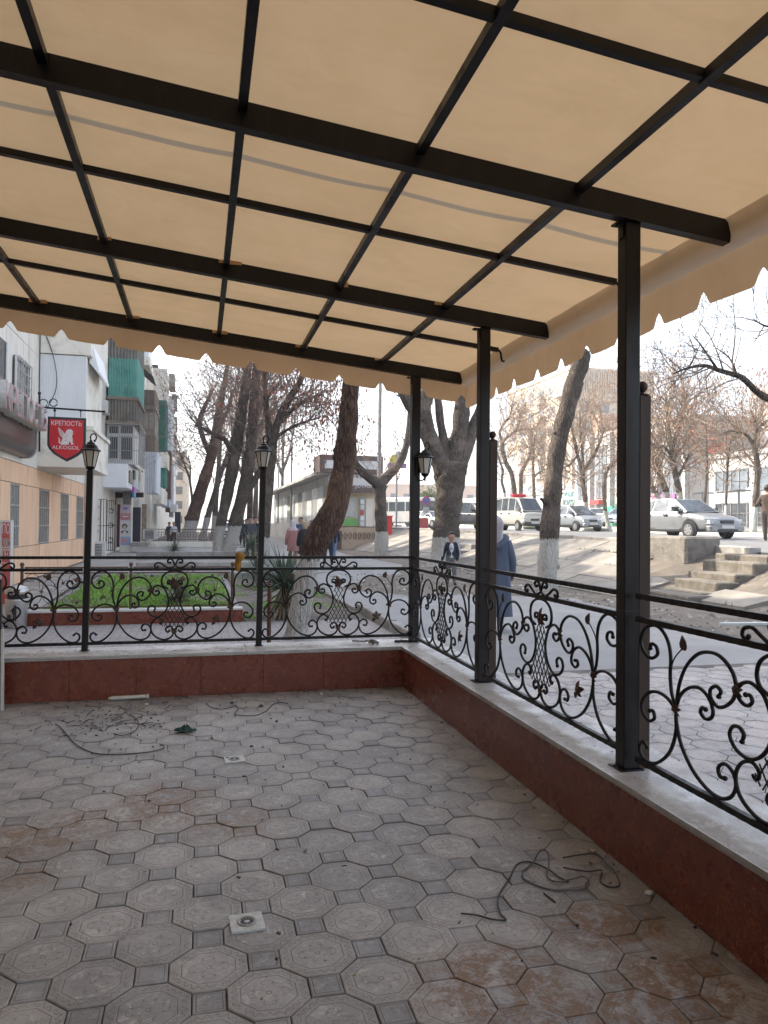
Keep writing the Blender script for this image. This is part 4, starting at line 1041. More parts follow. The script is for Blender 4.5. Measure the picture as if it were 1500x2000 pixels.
tree('plane_tree', 'thick brown leaning trunk by the cafe fence, farther left of the path', [[(364,1056,16),(372,1028,13),(381,995,13),(392,960,12),(403,925,11),(413,890,10),(421,850,8.5),(428,800,7),(440,740,5),(448,680,3)], [(413,890,6),(396,855,5),(390,820,5),(402,790,4),(415,760,3)], [(421,850,4),(445,800,3.5),(455,760,3)]], 52, 13, M_BARKR, 1.35, [(0, .4, 14, 3.2, 2), (1, .3, 10, 2.8, 2), (2, .2, 8, 2.5, 2)], 0.08, M_TWIGB, M_POD, G_ROW)
tree('plane_tree', 'slim dark leaning trunk just behind the thick brown one', [[(396,1050,6),(402,1025,6),(410,995,6),(419,965,5.5),(428,935,5),(440,900,4),(455,850,3),(466,790,2)]], 57, 14, M_BARK, 1.5, [(0, .4, 12, 3.0, 2)], 0.05, M_TWIG, M_POD, G_ROW)
tree('plane_tree', 'dark upright trunk between the leaning trees on the left', [[(417,1048,6),(420,1010,5.5),(423,960,5),(428,900,4.5),(432,830,3.5),(438,760,2.5)]], 62, 15, M_BARK, 1.7, [(0, .4, 12, 3.2, 2)], 0.05, M_TWIGB, M_POD, G_ROW)
tree('pod_tree', 'forked tree hung with reddish pods behind the middle lamp post', [[(515,1104,11),(517,1060,9.5),(520,1010,9.5),(524,960,9.5),(528,910,10),(531,870,11)], [(531,872,9),(541,828,8),(556,795,7.5),(572,768,7),(586,745,6),(600,700,5),(615,640,3)], [(529,870,8),(523,820,6),(518,770,5),(516,720,4.5),(514,640,3)], [(540,830,5),(560,812,4.5),(575,795,4),(600,780,3),(630,770,2)], [(533,860,4),(560,840,3),(590,826,2.4),(625,815,1.6)]], 27, 17, M_BARK, 1.0, [(1, .2, 14, 1.8, 2), (2, .2, 12, 1.7, 2), (3, .2, 12, 1.6, 2), (4, .2, 10, 1.4, 2)], 0.85, M_TWIG, M_POD, G_ROW, up=-0.01)
for k, (x0, yb, Y, sd_) in enumerate(((486, 1046, 66, 21), (497, 1042, 78, 22), (507, 1040, 92, 23), (470, 1040, 84, 24), (548, 1036, 100, 25))):
    lab = ('brown trunk above the walking people, nearest of the far row', 'far tree trunk second in the row above the people', 'far tree trunk third in the row above the people', 'far thin tree between the double trunk and the row', 'far thin tree at the left end of the kiosk')[k]
    tree('plane_tree', lab, [[(x0,yb,6-k*.6),(x0+2,990,5.5-k*.6),(x0+4,930,5-k*.5),(x0+5,870,4-k*.4),(x0+10,800,2.6),(x0+14,740,1.6)], [(x0+4,930,3.2),(x0-10,890,2.6),(x0-16,840,2),(x0-18,790,1)], [(x0+4,920,3),(x0+18,880,2.4),(x0+26,830,1.8),(x0+34,780,1)]], Y, sd_, M_BARKR if k == 0 else M_BARKF, 1.4, [(0, .4, 9, 3.2, 2), (1, .3, 7, 2.8, 2), (2, .3, 7, 2.8, 2)], 0.1, M_TWIGB, M_POD, G_ROW)
# small tree near the buildings' end
tree('plane_tree', 'slender pale forked tree in front of the farthest beige block', [[(377,1040,2.5),(376,985,2.5),(371,940,2.3),(365,920,2),(358,900,1.4),(350,880,1)], [(371,942,1.6),(372,915,1.4),(368,890,1)]], 70, 26, M_BARKF, 1.2, [(0, .5, 9, 2.4, 2), (1, .3, 7, 2.2, 2)], 0.1, M_TWIGB, M_POD, G_ROW)
# across the road, on the verge
def Yv(px, X=23.4):
    return atX(px, 1000, X).y
FT = [
 ('slim tree with a Y fork on the verge right of the broken trunk', [[(1147,1012,5.5),(1143,975,5),(1139,945,4.6),(1138,920,5)], [(1138,922,4),(1128,890,3.4),(1122,862,3),(1117,835,2.4),(1112,800,1.6)], [(1139,920,3.2),(1137,880,2.8),(1134,845,2.3),(1132,800,1.5)], [(1140,921,4),(1152,900,3.4),(1165,880,3),(1174,855,2.6),(1181,835,2)], [(1128,890,2),(1112,908,1.7),(1100,915,1.3)]], 1149, 31, .35),
 ('bent verge tree with whitewashed foot beside the parked white cars', [[(1189,1031,5),(1184,1008,4.2),(1181,985,3.8),(1180,945,3.8),(1186,918,3.6),(1200,902,3.2),(1216,892,3),(1240,880,2.4),(1262,860,1.6)]], 1186, 32, .3),
 ('wide crowned verge tree with many stems right of the nearest post', [[(1332,1000,6.5),(1327,965,6),(1320,930,6),(1314,900,6.5),(1313,870,6)], [(1313,872,4),(1306,840,3.4),(1303,810,2.8),(1300,770,2)], [(1314,870,4),(1325,835,3.4),(1336,805,2.8),(1340,770,2)], [(1315,892,3.6),(1335,870,3),(1352,845,2.6),(1362,815,2)], [(1312,890,3.4),(1296,872,2.8),(1284,878,2.4),(1276,905,2)], [(1322,935,3),(1338,905,2.4),(1350,880,2)]], 1316, 33, .5),
 ('slanting verge trunk just right of the nearest post', [[(1306,998,6.5),(1302,965,6.2),(1290,930,5.6),(1279,905,5),(1270,870,4),(1266,830,3)]], 1292, 34, .4),
 ('second slanting trunk low behind the nearest post', [[(1298,1000,5),(1288,975,4.6),(1276,955,4.2),(1268,935,3.4)]], 1280, 35, .2),
 ('verge tree with drooping left branch and white foot at the far right', [[(1471,1035,6.5),(1474,1000,6),(1477,960,6),(1480,920,6),(1477,890,5.6),(1471,866,5)], [(1471,866,4),(1458,850,3),(1445,845,2.2),(1425,842,1.6),(1405,850,1)], [(1472,866,4),(1480,842,3.2),(1492,826,2.8),(1512,815,2)], [(1478,850,2.6),(1474,820,2.2),(1466,802,1.5)]], 1475, 36, .15),
 ('thin young tree before the white two-storey building', [[(1416,1030,3),(1418,980,2.6),(1420,930,2.4),(1424,880,2),(1430,850,1.5)]], 1418, 37, .4),
 ('thin young tree left of the white two-storey building', [[(1376,1030,2.8),(1377,975,2.6),(1381,920,2.2),(1380,860,1.8),(1379,820,1.2)]], 1378, 38, .2),
 ('tall verge tree with crooked fork behind the white van', [[(1008,990,5.6),(1004,955,5),(999,925,4.6),(988,903,4.4),(982,880,4.2),(981,862,4)], [(981,865,3.4),(990,854,3),(1003,845,2.7),(1013,830,2.4),(1017,805,2)], [(981,862,3),(976,845,2.6),(984,828,2.2),(996,812,1.8),(1000,790,1.2)], [(1003,845,2),(1020,838,1.7),(1038,838,1.4),(1055,828,1)]], 995, 39, .1),
 ('verge tree with a bent stem just right of the crooked fork', [[(1017,990,4.4),(1017,950,4.2),(1018,925,4),(1026,908,3.6),(1035,890,3),(1038,868,2.4),(1040,840,1.6)]], 1022, 40, .2),
 ('thin Y-shaped tree left of the broken trunk', [[(1045,1000,3.4),(1043,960,3.2),(1042,932,3.2),(1041,905,2.8),(1042,880,2),(1044,850,1.4)], [(1043,932,2.4),(1054,922,2),(1064,916,1.6)]], 1046, 41, .3),
 ('curved thin tree behind the middle post', [[(988,985,3),(985,960,2.8),(980,940,2.6),(982,920,2.4),(976,900,1.8),(970,880,1.2)]], 981, 42, .2),
]
for lab, paths, px_, sd_, lf in FT:
    Y = Yv(px_)
    tw = [(0, .55, 9, 2.0, 2)] + [(i, .2, 9, 1.9, 2) for i in range(1, len(paths))]
    if len(paths) == 1: tw = [(0, .4, 14, 1.7, 2)]
    if sd_ in (31, 33, 34, 39): tw = [(i, f, c, L*1.35, l) for i, f, c, L, l in tw]
    tree('verge_tree', lab, paths, Y, sd_, M_BARKF, 1.0 if sd_ not in (39, 40, 41, 42) else 0.9, tw, lf, M_TWIGB, M_DRYL if sd_ in (31, 33, 34) else M_POD, G_FAR, sides=9)
DENS[0] = 1.0
# tree outside the right edge whose limb hangs into view
tree('street_tree', 'tree beyond the right edge whose arching limb hangs over the street', [[(1640,1240,24),(1640,1100,20),(1635,950,18),(1625,850,16),(1610,760,14),(1600,640,12),(1590,480,9)], [(1618,822,11),(1560,800,9),(1512,783,7.5),(1482,768,6.5),(1449,738,5.5),(1404,723,4.4),(1374,714,3.4),(1340,720,2.2),(1315,730,1.2)], [(1402,723,2.6),(1380,690,2),(1366,670,1.4),(1352,655,.8)], [(1600,660,6),(1560,640,4),(1520,640,3),(1490,635,1.6),(1470,622,.9)], [(1440,733,2),(1425,700,1.5),(1400,680,1)]], 8.4, 44, M_BARK, 1.0, [(1, .45, 12, .7, 2), (2, .1, 8, .6, 2), (3, .3, 10, .55, 2), (4, .1, 5, .5, 1)], 0.0, M_TWIG, M_POD, None, up=0.02)
# evergreen behind the forked tree
random.seed(50)
p = atY(836, 1012, 75); t = thing('evergreen_tree', 'loose green evergreen behind the forked tree near the bus', 'tree', (p.x, 75, 1.2))
b = MB(); b.tube([(0,0,0),(0.1,0,4.0)], [0.16,0.04], 7); b.build('trunk', M_BARKF, t)
b = MB(); cl = [(random.gauss(0, .75), random.gauss(0, .75), random.uniform(.7, 4.6), random.uniform(.35, .75)) for k in range(26)]
for k in range(6500):
    cx_, cy_, cz_, cr_ = random.choice(cl); d = Vector((random.gauss(0,1), random.gauss(0,1), random.gauss(0,1))).normalized()*cr_*random.uniform(.5, 1.05)
    tp = max(.35, 1-cz_/6.5); c = Vector((cx_*tp*1.3, cy_*tp*1.3, cz_))+d; s_ = random.uniform(.05, .15)
    b.add([c, c+Vector((random.uniform(-s_,s_), random.uniform(-s_,s_), s_*random.uniform(.3,1))), c+Vector((random.uniform(-s_,s_), random.uniform(-s_,s_), random.uniform(-s_*.5,s_)))], [(0,1,2)])
b.build('crown', mat('evergreen', (0.085, 0.12, 0.03), (0.13, 0.145, 0.05), 2, 0.8), t)

# ------------------------------------------------------------------ yuccas
M_YUC = mat('yucca_green', (0.085, 0.13, 0.085), (0.13, 0.165, 0.115), 4, 0.55, var=0.1)
M_YDRY = mat('yucca_dry', (0.20, 0.16, 0.10), (0.13, 0.10, 0.07), 6, 0.9)
def yucca(label, p, H, L, n, seed, trunk=True):
    random.seed(seed)
    t = thing('yucca', label, 'plant', p, 0, 'yucca plants')
    if trunk:
        b = MB(); b.tube([(0,0,-0.05),(0.02,0.01,H*0.5),(0,0,H)], [0.07,0.06,0.05], 8, 0, True, .1); b.build('stem', M_YDRY, t)
    for nm, cnt_, mt in (('leaves', n, M_YUC), ('dead_leaves', n//3, M_YDRY)):
        b = MB()
        for k in range(cnt_):
            a = random.uniform(0, 2*pi); el = random.uniform(-0.25, 1.35) if nm == 'leaves' else random.uniform(-1.3, -0.3)
            l_ = L*random.uniform(.6, 1.1); w_ = 0.021; d = Vector((cos(a)*cos(el), sin(a)*cos(el), sin(el))); sd2 = Vector((-sin(a), cos(a), 0))
            z0 = H*random.uniform(.75, 1.0) if nm == 'leaves' else H*random.uniform(.35, .9)
            pts = [Vector((0,0,z0))+d*0.03]
            for q in range(1, 5): pts.append(Vector((0,0,z0)) + d*(l_*q/4) + Vector((0,0,-0.10*l_*(q/4)**2)))
            ws = [w_*.8, w_, w_*.8, w_*.5, 0.001]; vs = []
            for pp, ww in zip(pts, ws): vs += [pp-sd2*ww, pp+Vector((0,0,-ww*.5)), pp+sd2*ww]
            fs = []
            for q in range(4): fs += [(q*3,q*3+1,q*3+4,q*3+3),(q*3+1,q*3+2,q*3+5,q*3+4)]
            b.add(vs, fs)
        b.build(nm, mt, t)
    return t
q = atZ(540, 1213); yucca('spiky green yucca left of the curved tree behind the fence', (1.32, 11.9, 0), 0.60, 0.74, 190, 61)
p = atZ(340, 1078); yucca('low dark yucca on the forecourt far left', (p.x, p.y, 0), 0.12, 0.75, 90, 62, False)
p = atZ(484, 1086); yucca('yucca at the foot of the man in the grey jacket', (p.x, p.y-3, 0), 0.55, 0.95, 100, 63)
p = atZ(345, 1196); yucca('dry tufted yucca growing out of the lawn', (-0.35, 13.1, 0.1), 0.12, 0.42, 90, 64, False)
p = atZ(535, 1130); yucca('spiky yucca tuft beside the middle lamp post, behind the bigger one', (1.35, 17.5, 0), 0.35, 0.7, 80, 65)
# ------------------------------------------------------------------ buildings on the left
random.seed(100)
FXW = -4.1
M_ORANGE = mat('orange_stone_panel', (0.80, 0.525, 0.345), (0.72, 0.47, 0.305), 2.2, 0.8, 0, 0.2, 30, 0.004, stretch=(1, 3, 0.35), var=0.06, dirt=(0.36, 0.24, 0.16), dscale=2.0)
M_TRAV = mat('travertine_panel', (0.77, 0.72, 0.645), (0.68, 0.635, 0.57), 2.2, 0.8, 0, 0.25, 30, 0.004, stretch=(1, 3, 0.3), var=0.06, dirt=(0.30, 0.27, 0.23), dscale=2.0)
M_CREAM = mat('cream_render', (0.79, 0.745, 0.665), (0.72, 0.68, 0.605), 1.5, 0.85, 0, 0.2, 40, dirt=(0.36, 0.33, 0.28), dscale=1.0)
M_DARKGAP = mat('shadow_gap', (0.05, 0.045, 0.04), None, 5, 0.95)
M_SIDING = mat('white_siding', (0.80, 0.81, 0.83), (0.74, 0.75, 0.77), 1.0, 0.5)
M_GLZ = mat('window_glass', (0.045, 0.05, 0.055), (0.09, 0.10, 0.105), 1.5, 0.08)
M_FRW = mat('white_window_frame', (0.66, 0.66, 0.65), (0.58, 0.58, 0.57), 5, 0.5)
M_GRILLE = mat('window_grille', (0.42, 0.41, 0.40), (0.30, 0.29, 0.28), 10, 0.6, 0.3)
M_GREENC = mat('green_corrugated', (0.14, 0.37, 0.315), (0.21, 0.44, 0.385), 2.5, 0.6, dirt=(0.07, 0.19, 0.165), dscale=1.5)
M_GREENW = mat('green_painted_board', (0.06, 0.20, 0.155), (0.09, 0.25, 0.20), 3.0, 0.6)
M_SLATE = mat('grey_slate_sheet', (0.24, 0.225, 0.20), (0.165, 0.155, 0.14), 2.0, 0.9, dirt=(0.29, 0.24, 0.17), dscale=1.2)
M_WOOD = mat('weathered_boards', (0.25, 0.205, 0.16), (0.17, 0.14, 0.115), 3.0, 0.9, stretch=(1, 1, .2))
M_ACW = mat('ac_white', (0.58, 0.575, 0.55), (0.5, 0.495, 0.47), 4, 0.5)
M_BROWNP = mat('brown_fascia', (0.085, 0.06, 0.05), (0.06, 0.045, 0.04), 2, 0.3)
M_BLUEW = mat('pale_panel', (0.76, 0.78, 0.81), (0.69, 0.71, 0.75), 1.5, 0.45)
M_ROOFD = mat('dark_roofing', (0.08, 0.075, 0.07), None, 3, 0.9)
BT = 14.0
b1 = thing('apartment_block', 'near apartment block with orange stone ground floor on the left', 'building', (FXW, 10, 0))
def bchild(mb, name, mt, par, smooth=False):
    o = mb.build(name, mt, par, smooth); L = par.matrix_basis.translation.copy() if par.parent is None else Vector((0,0,0))
    o.location = -L if par.parent is None else (0,0,0); return o
YE = 29.3
b = MB(); b.box((-14, -14, -0.05), (FXW-0.035, YE, BT)); bchild(b, 'wall', mat('wall_core', (0.22, 0.19, 0.16), None, 2, 0.9), b1)
b = MB(); b.box((-14.3, -14.3, BT), (FXW+0.35, YE+0.1, BT+0.25)); bchild(b, 'roof', M_ROOFD, b1)
zg1 = atX(90, 1061, FXW).z; zg2 = atX(60, 950, FXW).z; zo = atX(20, 899, FXW).z     # lower groove, upper groove, top of the orange
zw = zg1 + 0.02
wins = [(20, 36), (76, 95), (118, 133), (149, 161.5)]
wy = []
for x0, x1 in wins:
    ya = atX(x0, 1000, FXW).y; yb_ = atX(x1, 1000, FXW).y; wy.append((ya, yb_))
step_ = wy[1][0]-wy[0][0]
for k in range(1, 4): wy.insert(0, (wy[0][0]-4.1, wy[0][0]-4.1+1.4))
def panels(z0, z1, mt, yA, yB, Lp, holes=()):
    Y = yA
    cuts = sorted(set([yA, yB] + [h for hh in holes for h in hh if yA < h < yB]))
    segs = []
    for p, q in zip(cuts[:-1], cuts[1:]):
        if any(h0-1e-6 <= p and q <= h1+1e-6 for h0, h1 in holes): continue
        n = max(1, round((q-p)/Lp)); segs += [(p+(q-p)*i/n, p+(q-p)*(i+1)/n) for i in range(n)]
    for p, q in segs:
        b = MB(); d = random.uniform(-.004, .004); b.box((FXW-0.034, p+0.006, z0+0.008), (FXW+d, q-0.006, z1-0.008)); bchild(b, 'facing_panel', mt, b1)
panels(0.02, zg1, M_ORANGE, 4, YE, 1.6)
panels(zg1, zg2, M_ORANGE, 4, YE, 1.3, wy)
panels(zg2, zo, M_ORANGE, 4, YE, 1.6)
zu = [zo, zo+1.35, zo+2.9, zo+4.6, zo+6.2, BT]
uw = (atX(24, 730, FXW).y, atX(51, 730, FXW).y); uzb = atX(24, 768, FXW).z; uzt = atX(24, 692, FXW).z
for z0, z1 in zip(zu[:-1], zu[1:]):
    panels(z0, z1, M_TRAV, 4, YE, 1.7)
def grille_window(par, X, y0, y1, z0, z1, bars=9, deep=0.10, fr=True, dx=1):
    """window in a wall facing +X"""
    w_ = MB(); w_.box((X-deep-0.05, y0, z0), (X-deep-0.02, y1, z1)); wo_ = bchild(w_, 'window', M_GLZ, par)
    f = MB(); t_ = 0.05
    f.box((X-deep-0.02, y0, z0), (X-deep+0.02, y0+t_, z1)); f.box((X-deep-0.02, y1-t_, z0), (X-deep+0.02, y1, z1)); f.box((X-deep-0.02, y0+t_, z0), (X-deep+0.02, y1-t_, z0+t_)); f.box((X-deep-0.02, y0+t_, z1-t_), (X-deep+0.02, y1-t_, z1)); f.box((X-deep-0.015, (y0+y1)/2-.02, z0+t_), (X-deep+0.015, (y0+y1)/2+.02, z1-t_))
    f.build('frame', M_FRW, wo_)
    cu = MB(); cu.box((X-deep-0.019, y0+.1, z0+.1), (X-deep-0.012, y0+(y1-y0)*random.uniform(.55, .9), z1-.1)); cu.build('curtain', mat('net_curtain', (0.42, 0.41, 0.385), (0.27, 0.26, 0.245), 6, .8, stretch=(1, 6, .3)), wo_)
    g = MB()
    for i in range(bars+1):
        y = y0+(y1-y0)*i/bars; g.tube([(X+0.04, y, z0), (X+0.04, y, z1)], 0.012, 5)
    for z in (z0+0.02, z0+(z1-z0)*.33, z0+(z1-z0)*.66, z1-0.02): g.bar((X+0.04, y0, z), (X+0.04, y1, z), 0.012, 0.03)
    g.build('grille', M_GRILLE, wo_); return wo_
for (ya, yb_) in wy: grille_window(b1, FXW-0.034, ya, yb_, zg1+0.01, zg2-0.01, 5, 0.06)
grille_window(b1, FXW+0.09, uw[0], uw[1], uzb, uzt, 6, 0.02)
b = MB(); b.tube([(FXW+0.07, YE-0.12, 0), (FXW+0.07, YE-0.12, 9)], 0.07, 10); bchild(b, 'downpipe', M_FRW, b1)
# projecting balcony with white siding
YB1 = 21.0; bx0 = FXW; bx1 = atY(170, 700, YB1).x
zt_, zm_, zb_ = atY(100, 692, YB1).z, atY(100, 838, YB1).z, atY(100, 912, YB1).z
b = MB(); ribs = 26; wv = (bx1-bx0)/ribs
for k in range(ribs):
    x = bx0+wv*k; b.box((x+0.003, YB1, zm_), (x+wv-0.003, YB1+0.03, zt_))
bal = bchild(b, 'balcony', M_SIDING, b1)
b = MB(); b.box((bx0, YB1+0.031, zb_+.1), (bx1-0.02, YB1+3.3, zt_)); b.build('balcony_core', M_CREAM, bal)
b = MB(); b.box((bx0, YB1-0.12, zb_), (bx1+0.16, YB1+3.5, zm_-0.01)); b.build('parapet', M_CREAM, bal)
b = MB(); b.box((bx0, YB1-0.16, zm_-0.005), (bx1+0.22, YB1+3.55, zm_+0.10)); b.build('coping', M_CREAM, bal)
b = MB(); b.box((bx0, YB1-0.05, zt_+0.02), (bx1+0.1, YB1+3.6, zt_+1.6)); b.build('upper_parapet', M_CREAM, bal)
b = MB(); b.prism([(bx1+0.02, zt_+0.7), (bx1+0.26, zt_-0.30), (bx1+0.24, zt_-0.36), (bx1+0.02, zt_-0.1)], YB1+0.3, YB1+2.6, 'y'); b.build('visor', M_SIDING, bal)
b = MB(); b.tube(spline([(FXW+0.03, YB1-.06, zt_+.8), (FXW+.35, YB1-.07, zt_-.1), (FXW+.42, YB1-.07, zt_-.9), (FXW+.1, YB1-.06, zt_-1.7), (FXW+.03, YB1-.06, zt_-2.4)], 5), 0.012, 4); b.tube([(FXW+.02, YB1-.08, zt_+1.8), (FXW+.02, YB1-.08, zm_-.3)], 0.014, 4); b.build('cable', M_BLACKP, bal)
def ac_unit(par, c, nrm, label=None):
    """air-conditioner box, c = centre of the front face, facing nrm ('x' or '-y')"""
    b = MB(); x, y, z = c
    if nrm == 'x': b.cbox((x-.28, y-.38, z-.27), (x, y+.38, z+.27), .02)
    else: b.cbox((x-.38, y, z-.27), (x+.38, y+.28, z+.27), .02)
    a = bchild(b, 'air_conditioner', M_ACW, par)
    b = MB()
    for k in range(7):
        zz = z-.2+.4*k/6
        if nrm == 'x': b.box((x+.002, y-.28, zz-.018), (x+.012, y+.2, zz+.018))
        else: b.box((x-.28, y-.012, zz-.018), (x+.2, y-.002, zz+.018))
    b.build('grille', M_BLACKP, a)
    return a
# shop fascia with raised letters and black sign box, bracket with hanging shield
YF0 = 19.0; fxr = atY(70, 850, YF0).x
fz0, fz1 = atY(40, 893, YF0).z, atY(40, 786, YF0).z
sf = thing('shop_fascia', 'brown curved shop fascia with raised white letters at the left edge', 'shop sign', (FXW, YF0, fz0))
pr = [(FXW+0.0, fz0)]
for k in range(9):
    a = -pi/2 + (pi/2)*k/8; pr.append((fxr-0.22+0.22*cos(a), fz0+0.30+0.30*sin(a)))
pr += [(fxr, fz1), (FXW, fz1)]
b = MB(); b.prism(pr, YF0-9, YF0, 'y'); bchild(b, 'fascia', M_BROWNP, sf)
b = MB(); b.prism([(x+0.02 if x > FXW+.01 else x, z-0.02) for x, z in pr], YF0+0.002, YF0+0.12, 'y'); bchild(b, 'end_frame', mat('grey_frame', (0.32, 0.31, 0.30), None, 5, 0.4), sf)
zl_ = (fz0+fz1)/2+0.16
me = text_mesh('КРЕПОСТЬ', 0.72, 0.13, 'RIGHT'); me.transform(facing((fxr+0.15, YF0-0.18, zl_), (1, 0, 0)))
# letters face +X and read towards +Y from the street: put faces pink, sides white
me.materials.clear(); me.materials.append(M_WHITEP); me.materials.append(mat('pink_letter_face', (0.40, 0.18, 0.20), (0.34, 0.16, 0.18), 4, 0.4))
me.update()
for f in me.polygons:
    q_ = [me.vertices[i].co for i in f.vertices]; f.material_index = 1 if max(v.x for v in q_)-min(v.x for v in q_) < 1e-4 else 0
o = bpy.data.objects.new('raised_letters', me); COL.objects.link(o); o.parent = sf; o.location = -Vector(sf.location)
b = MB(); b.lathe((fxr-0.35, YF0-1.6, fz0-0.06), [(0.02, 0), (0.05, 0.02), (0.05, 0.06)], 10); bchild(b, 'spotlight', M_WHITEP, sf)
pz0, pz1 = atY(10, 797, 17.2).z, atY(10, 668, 17.2).z; pxr = atY(11, 720, 17.2).x
sb = thing('black_sign_box', 'black rounded sign box cut off by the left edge above the fascia', 'sign', (FXW, 17.2, pz0))
b = MB(); b.prism([(FXW+.05, pz0), (pxr-.12, pz0), (pxr-.03, pz0+.06), (pxr, pz0+.16), (pxr, pz1), (FXW+.05, pz1)], 15, 17.2, 'y'); bchild(b, 'box', mat('sign_black', (0.012, 0.008, 0.009), None, 5, 0.25), sb)
b = MB(); b.tube([(FXW+.05, 17.2, pz0-.01), (pxr-.12, 17.2, pz0-.01), (pxr-.02, 17.2, pz0+.06), (pxr+.015, 17.2, pz0+.16), (pxr+.015, 17.2, pz1)], .025, 6); bchild(b, 'rim', M_FRW, sb)
YS = 19.3
hp0, hp1 = atY(78, 797, YS), atY(203, 804, YS)
hb = thing('sign_bracket', 'black iron bracket pole holding the hanging shield sign', 'bracket', (hp0.x, YS, hp0.z))
b = MB(); b.tube([hp0+Vector((-.02,0,.02)), hp1], .022, 6); b.ball(tuple(hp1), .035, 8)
b.tube([atY(77, 770, YS), atY(77, 882, YS)], .024, 6); b.ball(tuple(atY(77, 768, YS)), .04, 8)
bchild(b, 'pole', M_IRON, hb)
b = MB(); c0 = atY(85, 788, YS)
b.tube([c0+Vector((.1*cos(a)*(1-.1*a/3), 0, .1*sin(a))) for a in [q*.5 for q in range(0, 13)]], .012, 5)
b.tube([c0+Vector((.22+.09*cos(a), 0, .03+.09*sin(a))) for a in [q*.5 for q in range(0, 13)]], .012, 5); bchild(b, 'curl', M_IRON, hb)
b = MB(); c0 = atY(84, 802, YS-.1); b.cbox((c0.x-.07, YS-.25, c0.z-.06), (c0.x+.10, YS-.12, c0.z+.05), .02); bchild(b, 'floodlight', mat('lamp_grey', (0.35, 0.34, 0.33), None, 5, .4), hb)
# the shield
def S2(x, y): p = atY(x, y, YS); return (p.x, p.z)
def zx(x, y): return S2(x*0.16, 640+y*0.16)          # coordinates of the enlarged view
sh = thing('shield_sign', 'red shield-shaped hanging sign with white winged lion and lettering', 'sign', (zx(815, 1100)[0], YS, zx(815, 1100)[1]))
out = [zx(585,1085), zx(1052,1108), zx(1048,1440), zx(1020,1510), zx(960,1560), zx(880,1605), zx(815,1635), zx(750,1600), zx(660,1545), zx(600,1480), zx(578,1430)]
inn = [zx(612,1115), zx(1022,1135), zx(1018,1430), zx(995,1490), zx(940,1535), zx(870,1575), zx(812,1602), zx(755,1570), zx(680,1522), zx(625,1465), zx(605,1420)]
b = MB(); b.prism(out, YS-.03, YS+.03, 'y'); bchild(b, 'frame', mat('sign_navy', (0.02, 0.018, 0.026), None, 5, .4), sh)
b = MB(); b.prism(inn, YS-.036, YS-.030, 'y'); bchild(b, 'face', mat('sign_red', (0.55, 0.018, 0.025), (0.48, 0.015, 0.02), 3, .35), sh)
M_SW = mat('sign_white', (0.72, 0.68, 0.66), None, 4, .5)
hw = zx(1000,1200)[0]-zx(630,1200)[0]
def fit_text(s_, cx, cy, width, h):
    me = text_mesh(s_, h, .002); xs_ = [v.co.x for v in me.vertices]; k = width/(max(xs_)-min(xs_))
    c = zx(cx, cy); me.transform(facing((c[0], YS-.0385, c[1]), (0, -1, 0)) @ Matrix.Diagonal((k, 1, 1, 1))); me.materials.clear(); me.materials.append(M_SW)
    o = bpy.data.objects.new('lettering', me); COL.objects.link(o); o.parent = sh; o.location = -Vector(sh.location)
fit_text('КРЕПОСТЬ', 815, 1175, hw, .155); fit_text('ALKOGOL', 806, 1467, hw*.9, .125)
lion = [[(715,1215),(760,1255),(792,1290),(812,1325),(800,1345),(765,1345),(738,1322),(722,1280)],
        [(800,1290),(815,1255),(850,1240),(882,1250),(898,1275),(888,1288),(900,1300),(884,1312),(880,1345),(850,1358),(812,1345)],
        [(815,1340),(882,1318),(893,1375),(888,1402),(908,1425),(872,1431),(864,1402),(845,1372)],
        [(770,1345),(826,1346),(852,1385),(838,1430),(742,1431),(756,1385)],
        [(742,1420),(716,1402),(726,1372),(712,1345),(722,1342),(740,1372),(730,1396),(750,1408)]]
b = MB()
for k, pl_ in enumerate(lion): b.prism([zx(*q) for q in pl_], YS-.040-.0012*k, YS-.0361, 'y')
bchild(b, 'winged_lion', M_SW, sh)
b = MB()
for a_, c_ in (((728,1240),(775,1330)), ((740,1238),(790,1325)), ((726,1270),(765,1335)), ((775,1392),(812,1368)), ((812,1368),(825,1390)), ((845,1270),(880,1300)), ((818,1290),(845,1330))):
    p = zx(*a_); q = zx(*c_); b.bar((p[0], YS-.0462, p[1]), (q[0], YS-.0462, q[1]), .002, .006)
bchild(b, 'lion_lines', mat('sign_red', (0.5, 0.02, 0.02)), sh)
b = MB()
for x_ in (668, 985):
    p0_ = zx(x_, 1005); p1_ = zx(x_, 1095); b.tube([(p0_[0], YS, p0_[1]), (p1_[0], YS, p1_[1])], .012, 5); b.lathe((p0_[0], YS, p0_[1]-.01), [(.03, -.01), (.035, 0), (.03, .01)], 8, ax='y')
bchild(b, 'hanger', M_IRON, sh)
# red and white light-box column
p = atX(12, 1190, -2.9)
kx = thing('signboard', 'narrow red and white standing sign at the left edge', 'sign', (atY(9, 1100, 12.0).x, 12.0, 0))
x0_, x1_ = atY(-22, 1100, 12).x, atY(20.5, 1100, 12).x; zt2 = atY(10, 1016, 12).z
b = MB(); b.box((x0_, 12, -.02), (x1_, 12.15, zt2)); bchild(b, 'case', M_WHITEP, kx)
M_RED = mat('faded_red', (0.50, 0.10, 0.085), (0.44, 0.085, 0.07), 3, .5)
def rr_(x0, y0, x1, y1, Y): a = atY(x0, y0, Y); c = atY(x1, y1, Y); return a.x, c.z, c.x, a.z
for (ya, yb_) in ((1020, 1050), (1071, 1098), (1100, 1180)):
    a = rr_(4.5, ya, 19, yb_, 12); b = MB(); b.box((a[0], 11.994, a[1]), (a[2], 11.999, a[3])); bchild(b, 'red_face', M_RED, kx)
